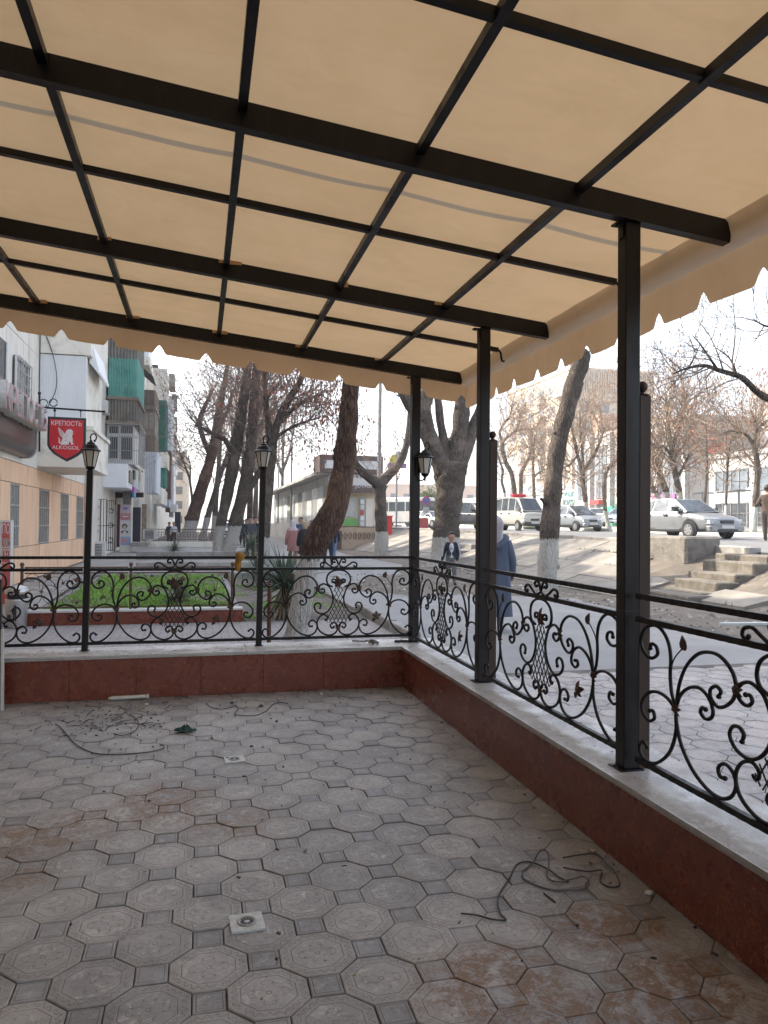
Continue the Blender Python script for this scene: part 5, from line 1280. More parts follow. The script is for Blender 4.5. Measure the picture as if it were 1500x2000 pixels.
for s_, yc, mt_ in (('ПО', 1034, M_SW), ('ЮОЯ', 1060, M_RED), ('ПЕП', 1084, M_SW)):
    c = atY(12, yc, 12); me = text_mesh(s_, .20, .002); xs_ = [v.co.x for v in me.vertices]; k = .10/(max(xs_)-min(xs_)); me.transform(facing((c.x, 11.989, c.z), (0,-1,0)) @ Matrix.Diagonal((k,1,1,1))); me.materials.clear(); me.materials.append(mt_)
    o = bpy.data.objects.new('lettering', me); COL.objects.link(o); o.parent = kx; o.location = -Vector(kx.location)
# black board at the very left of the terrace
a = atY(11, 1130, 6.45); bb = thing('signboard', 'black board with white edge leaning at the left end of the granite wall', 'board', (a.x-.3, 6.45, 0))
b = MB(); b.box((-.35, -.02, .0), (.285, .02, a.z)); b.build('panel', mat('board_black', (0.02, 0.021, 0.023), (0.03, 0.03, 0.032), 4, .45), bb)
b = MB(); b.box((.285, -.026, 0), (.30, .026, a.z*.62)); b.build('edge_strip', M_WHITEP, bb)
b = MB(); b.box((.20, -.0245, .10), (.27, -.0205, .16)); b.build('sticker', mat('sticker_orange', (0.6, 0.2, 0.1)), bb); bb.rotation_euler = (.05, 0, 0)

# ---------------------------------------------------------------- second block: balconies and shops
b2 = thing('apartment_block', 'middle apartment block with green corrugated balconies and shops below', 'building', (FXW, 45, 0))
b = MB(); b.box((-14, YE+.02, -.05), (FXW, 60, BT)); bchild(b, 'wall', M_TRAV, b2)
b = MB(); b.box((-14.3, YE+.2, BT), (FXW+.35, 60.1, BT+.25)); bchild(b, 'roof', M_ROOFD, b2)
def fbox(x0, y0, x1, y1, Y, depth, name, mt, par, dx=0.0):
    """box whose face towards the terrace covers this part of the view at distance Y"""
    a = atY(x0, y1, Y); c = atY(x1, y0, Y); b = MB(); b.box((a.x, Y, a.z), (c.x+dx, Y+depth, c.z)); return bchild(b, name, mt, par)
def corr(x0, y0, x1, y1, Y, depth, name, mt, par, n=14, amp=.035):
    """corrugated sheet cladding on the two visible faces of a balcony"""
    a = atY(x0, y1, Y); c = atY(x1, y0, Y); b = MB(); xs_ = []
    def strip(P0, P1, nn, off):
        N = nn*4; o_ = len(b.v)
        for i in range(N+1):
            p = P0.lerp(P1, i/N) + off*(sin(2*pi*i/4)*amp)
            b.v += [(p.x, p.y, a.z), (p.x, p.y, c.z)]
        for i in range(N): q = o_+2*i; b.f.append((q, q+2, q+3, q+1)); b.mi.append(0)
    strip(Vector((a.x, Y, 0)), Vector((c.x, Y, 0)), n, Vector((0,-1,0)))
    strip(Vector((c.x, Y, 0)), Vector((c.x, Y+depth, 0)), int(n*depth/max(.4, c.x-a.x)), Vector((1,0,0)))
    b.box((a.x, Y+.06, a.z), (c.x-.06, Y+depth, c.z))
    return bchild(b, name, mt, par)
Y2 = 35.0
corr(210, 640, 268, 700, Y2, 4, 'balcony', M_SLATE, b2, 9)
corr(211, 701, 269, 777, Y2, 4, 'balcony', M_GREENC, b2, 18, .025)
fbox(209, 776, 271, 779, Y2-.05, 4.1, 'balcony_slab', M_WOOD, b2)
corr(211, 780, 266, 823, Y2, 4, 'balcony', M_SLATE, b2, 9)
fbox(205, 823, 272, 828, Y2-.08, 4.3, 'balcony_slab', M_WOOD, b2)
# glazed balcony behind a grille
gb = fbox(208, 829, 262, 905, Y2+.12, 3.8, 'balcony', M_FRW, b2)
def pane_rects(par, rects, Y, mt=None, loc0=None):
    for (x0, y0, x1, y1) in rects:
        a = atY(x0, y1, Y); c = atY(x1, y0, Y); b = MB(); b.box((a.x, Y-.03, a.z), (c.x, Y-.004, c.z)); b.build('pane', mt or M_GLZ, par)
pane_rects(gb, [(214, 833, 232, 846), (214, 853, 231, 895), (236, 833, 259, 846), (236, 853, 258, 897)], Y2+.12)
b = MB(); a = atY(208, 905, Y2-.1); c = atY(272, 829, Y2-.1)
for k in range(16): x = a.x+(c.x-a.x)*k/15; b.tube([(x, Y2-.1, a.z), (x, Y2-.1, c.z)], .014, 4)
for k in range(4): z = a.z+(c.z-a.z)*k/3; b.bar((a.x, Y2-.1, z), (c.x, Y2-.1, z), .02, .03)
for k in range(12): y = Y2-.1+3.6*k/11; b.tube([(c.x, y, a.z), (c.x, y, c.z)], .014, 4)
for k in range(4): z = a.z+(c.z-a.z)*k/3; b.bar((c.x, Y2-.1, z), (c.x, Y2+3.5, z), .02, .03)
b.build('grille', M_GRILLE, gb)
fb = fbox(184, 906, 249, 951, Y2-.5, 6, 'shop_canopy_box', M_BLUEW, b2)
c = atY(249, 906, Y2-.5); a = atY(184, 951, Y2-.5)
b = MB(); b.box((c.x+.003, Y2+.1, a.z+.25), (c.x+.06, Y2+1.6, c.z-.25)); b.build('sign_panel', mat('dark_tan_sign', (0.20, 0.17, 0.12), (0.10, 0.085, 0.07), 3, .5), fb)
for k, (z0, z1, cc) in enumerate(((.0, .45, (0.04, 0.04, 0.05)), (.45, .8, (0.55, 0.56, 0.58)), (.8, 1.05, (0.45, 0.05, 0.42)), (1.05, 1.3, (0.05, 0.3, 0.5)))):
    b = MB(); b.box((c.x+.003, Y2+2.0, c.z-.1-z1), (c.x+.10, Y2+2.9, c.z-.1-z0)); b.build('sign_panel', mat('sign_col_%d' % k, cc, None, 3, .4), fb)
b = MB(); b.box((c.x+.003, Y2+3.1, a.z+.1), (c.x+.08, Y2+4.4, c.z-.1)); b.build('sign_panel', mat('pale_green_sign', (0.50, 0.58, 0.46), None, 3, .5), fb)
b = MB(); b.box((c.x+.003, Y2+4.5, a.z+.05), (c.x+.08, Y2+5.4, c.z-.5)); b.build('sign_panel', mat('blue_sign', (0.12, 0.22, 0.46), (0.5, 0.53, 0.58), 5, .5), fb)
# wall behind shops, doors, posters
fbox(172, 952, 258, 1069, Y2+4.6, .5, 'shop_wall', M_CREAM, b2)
fbox(192, 953, 228, 985, Y2+4.5, .1, 'shop_lining', mat('tan_boards', (0.36, 0.25, 0.16), (0.28, 0.19, 0.12), 3, .7, stretch=(4, 1, .3)), b2)
fbox(222, 962, 240, 972, Y2+4.4, .05, 'dark_sign', mat('maroon', (0.03, 0.012, 0.014)), b2); fbox(224, 953.5, 239, 956, Y2+3.8, .2, 'tube_lamp', M_FRW, b2)
dr_ = fbox(206, 990, 219, 1070, Y2+4.4, .1, 'door', mat('orange_wood_door', (0.24, 0.085, 0.04), (0.17, 0.06, 0.03), 4, .45, stretch=(3, 1, .2)), b2)
fbox(228, 985, 236, 1068, Y2+4.3, .1, 'red_panel', mat('wine_red', (0.10, 0.015, 0.02), None, 4, .4), b2)
# iron door grilles
t = thing('door_grille', 'ornate iron door grille standing open before the shop on the left', 'grille', (0, 0, 0))
Yg = 33.0
def gframe(x0, y0, x1, y1, Y, bars, rngs):
    a = atY(x0, y1, Y); c = atY(x1, y0, Y); b = MB()
    for k in range(bars+1): x = a.x+(c.x-a.x)*k/bars; b.tube([(x, Y, a.z), (x, Y, c.z)], .016, 4)
    for z in (a.z, c.z, a.z+(c.z-a.z)*.5, a.z+(c.z-a.z)*.15): b.tube([(a.x, Y, z), (c.x, Y, z)], .016, 4)
    for q in range(rngs):
        zc = a.z+(c.z-a.z)*(q+.7)/(rngs+.4); xc = (a.x+c.x)/2; r_ = (c.x-a.x)*.36
        b.tube([(xc+r_*cos(w_)*(1-w_/16), Y, zc+r_*1.2*sin(w_)*(1-w_/16)) for w_ in [i*.5 for i in range(18)]], .012, 4)
    return b
gframe(180, 975, 196, 1079, Yg, 3, 4).build('grille_leaf', M_IRON, t); gframe(208, 978, 225, 1075, Yg, 4, 3).build('grille_leaf', M_IRON, t); gframe(196, 975, 208, 1079, Yg, 2, 0).build('grille_leaf', M_IRON, t)
p = atZ(190, 1078); ax_ = atY(190, 1065, 32.2)
tt = thing('air_conditioner', 'air conditioner unit standing on the ground beside the door grille', 'air conditioner', (ax_.x, 32.2, 0))
b = MB(); b.cbox((-.32, 0, .02), (.32, .3, .66), .02); b.build('case', M_ACW, tt); b = MB()
for k in range(8): b.box((-.26, -.012, .1+.06*k), (.18, -.002, .13+.06*k))
b.build('grille', M_BLACKP, tt)
# poster column
Yp = 38.0; pa = atY(233.5, 1067, Yp); pc = atY(256, 986, Yp)
ps = thing('poster_stand', 'tall poster stand with dental pictures beside the dark door', 'poster', (pa.x, Yp, pa.z))
b = MB(); b.box((pa.x, Yp, 0), (pc.x, Yp+.12, pc.z)); bchild(b, 'case', M_WHITEP, ps)
def prect(x0, y0, x1, y1, col, nm='picture'):
    a = atY(x0, y1, Yp-.004); c = atY(x1, y0, Yp-.004); b = MB(); b.box((a.x, Yp-.008, a.z), (c.x, Yp-.002, c.z)); bchild(b, nm, mat('poster_%02d' % int(x0*7+y0), col, tuple(q*.85 for q in col), 6, .5), ps)
prect(235, 987, 255, 1001, (0.50, 0.44, 0.52)); prect(235, 1002, 255, 1016, (0.50, 0.22, 0.25)); prect(235, 1017, 255, 1047, (0.58, 0.55, 0.57)); prect(235, 1048, 255, 1065, (0.25, 0.33, 0.48))
def pell(xc, yc, rx, ry, col, nm='picture', off=.012):
    c = atY(xc, yc, Yp-off); s_ = (c-CP).dot(_f2)/FPX; b = MB(); b.prism([(c.x+rx*s_*cos(q*pi/8), c.z+ry*s_*sin(q*pi/8)) for q in range(16)], Yp-off, Yp-.0085, 'y'); bchild(b, nm, mat('poster_e%d' % int(xc*9+yc), col, None, 6, .5), ps)
pell(245, 1010, 8, 3.4, (0.45, 0.12, 0.14)); pell(245, 1009, 6, 1.5, (0.7, 0.68, 0.66), off=.016)
pell(243.5, 1028, 5.2, 5.4, (0.03, 0.025, 0.025)); pell(243.5, 1030, 3.4, 4.2, (0.55, 0.36, 0.28), off=.016); pell(243.5, 1039, 7, 3.2, (0.05, 0.05, 0.07)); pell(243.5, 1040, 3, 3, (0.6, 0.6, 0.6), off=.016)
pell(242, 1056, 6, 4, (0.5, 0.24, 0.25)); pell(245, 993, 5, 2.4, (0.25, 0.13, 0.35))
fbox(258.5, 991, 275, 1058, Y2+4.2, .15, 'door', mat('navy_door', (0.018, 0.018, 0.03), None, 4, .4), b2)
fbox(256, 1060, 288, 1068, Y2+2.6, 1.6, 'door_step', M_KERB, b2)
fbox(276, 985, 286, 1056, 44, .3, 'stone_pier', mat('mottled_stone', (0.33, 0.26, 0.18), (0.16, 0.13, 0.10), 6, .8), b2)
ac_unit(b2, atY(293, 1044, 43), '-y')
fbox(240, 952, 256, 986, Y2+3.5, .4, 'stone_pier', mat('grey_mottle', (0.30, 0.28, 0.25), (0.15, 0.14, 0.13), 12, .8), b2)
fbox(256, 962, 280, 971, Y2+3.4, .3, 'dark_sign', mat('maroon', (0.03, 0.012, 0.014)), b2)
# further balconies of the middle block
Y3 = 43.0
fbox(270, 640, 291, 697, Y3-2, 3, 'balcony', M_BLUEW, b2); fbox(268, 697, 292, 712, Y3-2.1, 3.3, 'balcony_slab', M_CREAM, b2)
b = MB(); a = atY(271, 711, Y3-3.6); c = atY(295, 735, Y3-3.6); b.add([(a.x, Y3-3.6, a.z), (c.x+.1, Y3-3.6, c.z), (c.x+.1, Y3-1, c.z), (a.x, Y3-1, a.z), (a.x, Y3-3.6, a.z-.05), (c.x+.1, Y3-3.6, c.z-.05), (c.x+.1, Y3-1, c.z-.05), (a.x, Y3-1, a.z-.05)], [(0,1,2,3),(7,6,5,4),(0,4,5,1),(1,5,6,2),(2,6,7,3),(3,7,4,0)]); bchild(b, 'awning', M_ROOFD, b2)
corr(277, 762, 303, 794, Y3, 3.5, 'balcony', M_WOOD, b2, 9, .02); fbox(275, 794, 305, 799, Y3-.1, 3.8, 'balcony_slab', M_WOOD, b2)
wb = fbox(277, 800, 303, 849, Y3, 3.5, 'balcony', M_WOOD, b2); pane_rects(wb, [(280, 806, 289, 838), (291, 806, 300, 838)], Y3, mat('curtained_glass', (0.30, 0.27, 0.23), (0.2, 0.18, 0.16), 4, .3))
corr(280, 850, 303, 882, Y3, 3.5, 'balcony', M_WOOD, b2, 8, .02)
corr(282, 883, 306, 962, Y3-1, 3.5, 'balcony', M_BLUEW, b2, 7, .05)
Y4 = 52.0
fbox(297, 720, 326, 782, Y4+1, 4, 'balcony', M_CREAM, b2)
corr(308, 782, 324, 882, Y4, 3.0, 'balcony', M_GREENW, b2, 7, .03)
fbox(305, 883, 327, 913, Y4-.2, 3.6, 'balcony', M_CREAM, b2)
corr(307, 914, 323, 951, Y4, 3.0, 'balcony', M_GREENW, b2, 5, .02)
fbox(296, 952, 316, 983, Y4-6, 8, 'shop_canopy_box', M_CREAM, b2)
ac_unit(b2, atX(182, 822, FXW+.3), 'x'); ac_unit(b2, atX(213, 797, FXW+.3), 'x')
# third block, farther down the street
b3 = thing('apartment_block', 'far apartment block at the end of the left row', 'building', (FXW, 80, 0))
b = MB(); b.box((-14, 60.02, -.05), (FXW+.4, 120, BT-.6)); bchild(b, 'wall', M_CREAM, b3)
b = MB(); b.box((-14.3, 60.3, BT-.6), (FXW+.8, 120, BT-.35)); bchild(b, 'roof', M_ROOFD, b3)
Y5 = 64.0
corr(322, 775, 336, 880, Y5, 4, 'balcony', M_BLUEW, b3, 6, .04); fbox(323, 884, 334, 1000, Y5, 3, 'brown_bay', mat('brown_brick', (0.16, 0.085, 0.06), (0.11, 0.06, 0.045), 3, .9), b3)
for k, (xx, yy0) in enumerate(((338, 800), (344, 840))):
    Y_ = Y5+9+14*k
    for q in range(4): fbox(xx-9, yy0+q*44-70, xx+3-k*2, yy0+24+q*44-70, Y_, 3.4, 'balcony', (M_SLATE, M_WOOD, M_CREAM, M_BLUEW)[q], b3)
fbox(330, 910, 340, 1010, Y5+2, 4, 'pale_bay', M_BLUEW, b3)
fx_ = fbox(315, 975, 330, 990, Y5-8, 5, 'shop_sign', mat('blue_sign', (0.12, 0.22, 0.46)), b3); fbox(332, 985, 345, 1000, Y5-2, 4, 'shop_sign', M_FRW, b3); fbox(341, 1000, 353, 1040, Y5-6, .5, 'dark_panel', mat('navy_door', (0.018, 0.018, 0.03)), b3)
# farthest beige block closing the street
b4 = thing('apartment_block', 'farthest beige block closing the end of the street', 'building', (0, 150, 0))
b = MB(); a = atY(338, 1035, 150); c = atY(366, 800, 150); b.box((a.x-30, 150, 0), (c.x, 190, 15)); bchild(b, 'wall', mat('street_end_beige', (0.56, 0.47, 0.36), (0.48, 0.40, 0.31), .5, .85), b4)
for q in range(5):
    for k in range(3):
        b = MB(); b.box((c.x-1.9-3.2*k, 149.9, 1.2+2.8*q), (c.x-.7-3.2*k, 150.02, 2.7+2.8*q)); bchild(b, 'window', M_GLZ, b4)
        b = MB(); b.box((c.x-.02, 153+6*k, 1.2+2.8*q), (c.x+.05, 155+6*k, 2.7+2.8*q)); bchild(b, 'window', M_GLZ, b4)
# small cafe fence, tables, people-high clutter before the far shops
cf = thing('cafe_fence', 'low ornate iron fence of the cafe on a stone plinth, far left', 'fence', (0, 0, 0))
Yc = 46.0; a = atY(283, 1052, Yc); c = atY(425, 1028, Yc)
b = MB(); b.box((a.x, Yc, 0), (c.x, Yc+.3, .32)); b.build('plinth', M_TRAV, cf)
b = MB()
for k in range(46):
    x = a.x+(c.x-a.x)*k/45; b.tube([(x, Yc+.15, .32), (x, Yc+.15, 1.05)], .014, 4)
    if k % 2: b.tube([(x+.12*cos(w_)*(1-w_/14), Yc+.15, .7+.22*sin(w_)*(1-w_/14)) for w_ in [i*.6 for i in range(13)]], .011, 4)
b.build('ironwork', M_RUSTY, cf); b = MB(); b.tube([(a.x, Yc+.15, 1.05), (c.x, Yc+.15, 1.05)], .02, 5); b.tube([(a.x, Yc+.15, .45), (c.x, Yc+.15, .45)], .016, 5); b.build('rail', M_RUSTY, cf)
# ------------------------------------------------------------------ kiosk building beside the path
ki = thing('kiosk', 'long single-storey kiosk building with sloped roof and brown sign boards', 'building', (7.5, 45, 0))
KX0, KX1, KY0, KY1 = 7.5, 10.7, 45.0, 82.0
M_KWALL = mat('kiosk_plinth', (0.56, 0.54, 0.50), (0.45, 0.43, 0.395), 1.0, .9, dirt=(0.2, 0.18, 0.16))
b = MB(); b.box((KX0, KY0+.4, -.05), (KX1, KY1, 1.45)); bchild(b, 'plinth', M_KWALL, ki)
for k in range(12):
    y = KY0+.5+3.05*k; b = MB(); b.cbox((KX0-.04, y, 0), (KX0-.002, y+2.95, 1.43), .01); bchild(b, 'plinth_slab', M_KWALL, ki)
b = MB(); b.box((KX0+.35, KY0+.6, 1.45), (KX1, KY1, 4.5)); bchild(b, 'wall', M_CREAM, ki)
kc = [M_FRW, mat('kiosk_tan', (0.60, 0.51, 0.37), (0.50, 0.42, 0.30), 4, .8, stretch=(1, 5, .3)), mat('kiosk_glass', (0.46, 0.48, 0.48), (0.34, 0.37, 0.38), 2, .15), M_BLUEW, mat('kiosk_grey', (0.4, 0.4, 0.38), None, 2, .7)]
for k in range(14):
    y = KY0+.7+2.55*k; b = MB(); b.cbox((KX0+.27, y, 1.5), (KX0+.345, y+2.45, 3.9), .01); bchild(b, 'wall_panel', kc[(1, 3, 2, 0, 2, 4, 0, 2, 4, 0, 2, 3, 0, 2)[k]], ki)
b = MB(); b.prism([(KX0-.9, 4.35), (KX0-.85, 4.55), (KX1+.2, 5.15), (KX1+.2, 4.9)], KY0-.3, KY1, 'y'); bchild(b, 'roof', mat('kiosk_roof', (0.42, 0.40, 0.36), (0.3, 0.285, 0.26), 1.0, .8), ki)
b = MB(); b.box((KX0+.05, KY0-.25, 4.46), (KX0+.35, KY0+.1, 1.45)); b.box((KX0+.3, KY0-.3, 3.82), (KX1, KY0-.1, 4.5)); bchild(b, 'front_frame', M_FRW, ki)
b = MB(); b.box((KX0+.4, KY0+.35, 1.3), (KX1-.2, KY0+.55, 3.8)); fr = bchild(b, 'front_wall', mat('kiosk_tan', (0.5, 0.42, 0.3)), ki)
M_KBR = mat('kiosk_brown', (0.115, 0.085, 0.078), (0.09, 0.066, 0.06), 2, .6)
b = MB(); b.box((KX0+.3, KY0-.32, 3.38), (KX1, KY0-.12, 3.80)); bchild(b, 'sign_board', M_KBR, ki)
b = MB(); b.box((6.95, KY0-.6, 4.56), (10.85, KY0+2.0, 5.62)); tb = bchild(b, 'roof_sign', M_KBR, ki)
b = MB(); b.box((KX0-.25, KY0-.62, 4.8), (KX0+.75, KY0-.603, 5.3)); b.build('sign_face', M_FRW, tb); b = MB(); b.box((KX0+1.4, KY0-.62, 4.8), (10.6, KY0-.603, 5.3)); b.build('sign_face', M_FRW, tb)
MK = mat('kiosk_letter', (0.12, 0.11, 0.11))
def ktext(s_, px_, py_, h, mt_, Y):
    c = atY(px_, py_, Y); me = text_mesh(s_, h, .004, 'LEFT'); me.transform(facing((c.x, Y, c.z), (0,-1,0))); me.materials.clear(); me.materials.append(mt_)
    o = bpy.data.objects.new('lettering', me); COL.objects.link(o); o.parent = ki; o.location = -Vector(ki.location)
ktext('T', 640, 932, .36, MK, KY0-.306); ktext('VTOC', 694, 931, .36, MK, KY0-.306); ktext('JOTASI', 694, 949, .34, M_FRW, KY0-.33)
for k, (x0, x1, z0, z1, mt_) in enumerate(((8.6, 9.4, 1.9, 3.1, kc[2]), (8.6, 9.5, 1.35, 1.8, mat('kiosk_green', (0.16, 0.42, 0.12), None, 3, .6)), (9.55, 9.95, 1.3, 3.1, kc[2]), (10.0, 10.45, 1.3, 3.05, M_CREAM))):
    b = MB(); b.box((x0, KY0+.28, z0), (x1, KY0+.345, z1)); bchild(b, 'shopfront', mt_, ki)
for k in range(5):
    b = MB(); b.box((9.62, KY0+.12, 1.35+.34*k), (9.84, KY0+.2, 1.62+.34*k)); bchild(b, 'notice', (M_FRW, M_BLUEW, M_RED, M_FRW, M_BLUEW)[k], ki)
b = MB(); b.box((KX0+.3, KY0-2.0, -.02), (KX0+2.6, KY0+.4, 1.25)); bchild(b, 'terrace_wall', mat('kiosk_tan2', (0.52, 0.42, 0.31), (0.4, 0.32, 0.24), 2, .8), ki)
b = MB()
for k in range(8): b.tube([(KX0+.5+.28*k+.11*cos(w_)*(1-w_/14), KY0-2.03, .75+.25*sin(w_)*(1-w_/14)) for w_ in [i*.6 for i in range(14)]], .016, 4)
b.tube([(KX0+.3, KY0-2.03, 1.3), (KX0+2.7, KY0-2.03, 1.3)], .025, 5); bchild(b, 'ironwork', M_RUSTY, ki)
b = MB(); b.box((KX0-.35, KY0-2.9, -.02), (KX0+.45, KY0-2.3, 1.15))
cr_ = thing('slatted_crate', 'brown slatted wooden crate below the kiosk behind the curved tree', 'crate', (KX0, KY0-2.9, 0))
for k in range(9): b = MB(); b.box((-.45, 0, .02+.12*k), (.4, .5, .12+.12*k)); b.build('slat', mat('crate_brown', (0.14, 0.085, 0.065), (0.1, 0.06, 0.045), 4, .8), cr_)
# ------------------------------------------------------------------ buildings across the road
def far_block(label, X0, X1, Y0, Y1, H, wall, zb=1.3, name='building'):
    t = thing(name, label, 'building', (X0, Y0, zb)); b = MB(); b.box((X0, Y0, zb-.5), (X1, Y1, H)); bchild(b, 'wall', wall, t)
    b = MB(); b.box((X0-.15, Y0-.15, H), (X1+.15, Y1+.15, H+.3)); bchild(b, 'parapet', wall, t); return t
M_BEIGEF = mat('far_beige', (0.50, 0.43, 0.345), (0.44, 0.375, 0.30), .4, .9); M_GLF = mat('far_glass', (0.11, 0.135, 0.16), (0.18, 0.205, 0.235), .6, .12)
M_WHF = mat('far_white', (0.42, 0.415, 0.405), (0.36, 0.355, 0.345), .4, .7); M_GREYF = mat('far_grey', (0.20, 0.20, 0.21), (0.17, 0.17, 0.178), .5, .6)
t = far_block('tall beige apartment tower behind the broken tree', 53, 66.5, 100, 124, 24.6, M_BEIGEF)
for q in range(7):
    for k in range(6):
        b = MB(); b.box((52.93, 102+3.7*k, 3.4+3*q), (53.02, 104+3.7*k, 5+3*q)); bchild(b, 'window', M_GLF, t)
    for k in range(3):
        b = MB(); b.box((52.2, 101.6+7.4*k, 2.9+3*q), (52.99, 104.6+7.4*k, 3.9+3*q)); bchild(b, 'balcony', mat('far_balc', (0.58, 0.50, 0.40), (0.40, 0.36, 0.32), .8, .9), t)
    for k in range(4):
        b = MB(); b.box((54.2+3.2*k, 99.93, 3.4+3*q), (55.8+3.2*k, 100.02, 5+3*q)); bchild(b, 'window', M_GLF, t)
b = MB()
for k in range(34): b.box((53.1+.4*k, 99.8, 21.2), (53.3+.4*k, 99.99, 24.4))
bchild(b, 'ribbed_band', M_BEIGEF, t)
b = MB(); b.tube([(55, 103, 24.8), (55, 103, 26.6)], .06, 5); b.tube([(58, 103, 24.8), (58, 103, 26.2)], .05, 5); b.tube([(55, 103, 26.0), (58, 103, 26.0)], .04, 5); b.lathe((63, 102, 26.0), [(.02, 0), (.5, .12), (.75, .35)], 12, ax='y'); b.tube([(63, 102.2, 24.8), (63, 102.2, 26)], .06, 5); bchild(b, 'roof_aerials', M_GREYF, t)
t = far_block('white shopping centre with tall glass bays behind the parked cars', 38, 50, 52, 71, 10.2, M_WHF)
for k in range(5):
    y = 52.8+3.75*k
    b = MB(); b.box((37.93, y, 4.2), (38.03, y+2.6, 9.3)); w_ = bchild(b, 'glass_bay', M_GLF, t)
    b = MB()
    for q in range(4): b.box((37.88, y+.65*q, 4.2), (37.92, y+.65*q+.06, 9.3))
    for q in range(4): b.box((37.885, y, 4.2+1.6*q), (37.925, y+2.6, 4.28+1.6*q))
    b.build('mullions', M_GREYF, w_)
    b = MB(); b.box((37.93, y, 1.4), (38.03, y+2.8, 3.6)); bchild(b, 'shop_window', M_GLF, t)
    b = MB(); b.box((37.6, y-.55, 1.2), (37.98, y-.15, 10.4)); bchild(b, 'pilaster', M_WHF, t)
b = MB(); b.box((37.2, 53, 3.6), (37.95, 56.2, 4.15)); bchild(b, 'purple_fascia', mat('purple_sign', (0.26, 0.10, 0.27), None, 2, .5), t)
b = MB(); b.box((37.2, 62.4, 1.5), (37.95, 64.4, 3.3)); bchild(b, 'green_panel', mat('green_sign', (0.03, 0.42, 0.18), None, 2, .5), t); b = MB(); b.box((37.3, 65.0, 3.6), (37.9, 66.6, 4.0)); bchild(b, 'red_letters', mat('red_sign', (0.6, 0.03, 0.03), None, 2, .5), t)
t = far_block('grey clad hall with flat roof behind the white two-storey building', 44, 62, 36, 51.5, 12.6, M_GREYF)
b = MB(); b.box((43.4, 35.8, 11.8), (44.0, 51.6, 12.7)); bchild(b, 'eaves', M_WHF, t)
b = MB(); b.box((43.93, 48.3, 1.3), (44.0, 51.4, 11.7)); bchild(b, 'tan_panel', mat('tan_panel', (0.5, 0.42, 0.38), None, 1, .8), t)
t = far_block('white two-storey building with long windows at the far right', 36, 43, 33, 47.2, 6.4, M_WHF)
for k, (y0, y1) in enumerate(((43.2, 46.4), (37.6, 42.2), (33.4, 36.8))):
    for z0, z1 in ((1.5, 3.2), (4.0, 5.5)):
        b = MB(); b.box((35.95, y0, z0), (36.03, y1, z1)); w_ = bchild(b, 'window', M_GLF if z0 > 3 else M_GLZ, t)
        b = MB()
        for q in range(5): b.box((35.9, y0+(y1-y0)*q/4-.04, z0), (35.945, y0+(y1-y0)*q/4+.04, z1))
        b.box((35.9, y0, z0), (35.945, y1, z0+.08)); b.box((35.9, y0, z1-.08), (35.945, y1, z1)); b.build('frame', M_GREYF, w_)
a_ = ac_unit(t, (35.9, 42.6, 3.9), 'x'); a_.rotation_euler = (0, 0, 0)
b = MB(); b.box((35.9, 45.2, 1.9), (35.94, 46.6, 2.4)); bchild(b, 'cyan_banner', mat('cyan_banner', (0.05, 0.42, 0.55), None, 3, .5), t)
def xtext(par, s_, X, y, z, h, mt_):
    me = text_mesh(s_, h, .05); me.transform(facing((X, y, z), (-1, 0, 0))); me.materials.clear(); me.materials.append(mt_)
    o = bpy.data.objects.new('lettering', me); COL.objects.link(o); o.parent = par; o.location = -Vector(par.location)
MRL = mat('red_letters', (0.65, 0.04, 0.05), None, 3, .5)
xtext(t, 'ALTO', 35.8, 46.2, 7.1, .9, MRL)
t = far_block('long low shop row with turquoise signs behind the white van', 40, 48, 73, 112, 5.2, M_WHF)
for k in range(11):
    y = 73.6+3.5*k; b = MB(); b.box((39.93, y, 1.5), (40.02, y+2.9, 3.2)); w_ = bchild(b, 'shop_window', M_GLF, t)
    b = MB()
    for q in range(4): b.box((39.88, y+.95*q, 1.5), (39.925, y+.95*q+.08, 3.2))
    b.build('frame', M_WHF, w_)
    b = MB(); b.box((39.7, y, 3.5), (39.98, y+3.2, 4.6)); bchild(b, 'sign_board', (mat('turquoise_sign', (0.25, 0.52, 0.50), None, 2, .5), M_WHF, M_WHF)[k % 3], t)
xtext(t, 'KASSA', 39.66, 75.3, 4.0, 1.0, mat('dark_letter', (0.15, 0.16, 0.17))); xtext(t, 'AGENT', 39.66, 75.6, 4.95, .7, mat('teal_letter', (0.2, 0.4, 0.42)))
t = far_block('distant pink-beige building low behind the forked tree', 34, 58, 150, 165, 9.5, mat('far_pink', (0.56, 0.44, 0.37), (0.5, 0.39, 0.33), .5, .9))
for q in range(2):
    for k in range(8): b = MB(); b.box((35.5+2.8*k, 149.9, 3+3.2*q), (36.9+2.8*k, 150.02, 4.6+3.2*q)); bchild(b, 'window', M_GLF, t)
t = far_block('brick-coloured side of a far house between the verge trees', 41, 52, 71.3, 72.8, 13, mat('far_brick', (0.46, 0.30, 0.22), (0.40, 0.26, 0.19), .8, .9))
# poles and signs
def pole(label, px_, ytop, Y, r_, zb):
    p = atY(px_, ytop, Y); t = thing('utility_pole', label, 'pole', (p.x, Y, zb)); b = MB(); b.tube([(0,0,-.1), (0,0,p.z-zb)], [r_*1.25, r_], 9); b.build('shaft', mat('pole_grey', (0.30, 0.29, 0.28), (0.22, 0.21, 0.2), 2, .8), t)
    b = MB(); b.tube([(-.5,0,p.z-zb-.3), (.5,0,p.z-zb-.3)], .04, 5); b.build('cross_arm', M_GREYF, t); return t
pole('grey utility pole behind the pollarded tree', 743, 700, 42, .105, 0.95); pole('thin distant lamp pole left of the curved tree', 571, 800, 60, .07, 0); pole('thinner distant pole near the kiosk roof', 545, 850, 75, .07, 0)
p = atY(775, 905, 60); t = thing('roadside_board', 'small purple and yellow board on a pole beyond the pollarded tree', 'sign', (p.x, 60, 1.2))
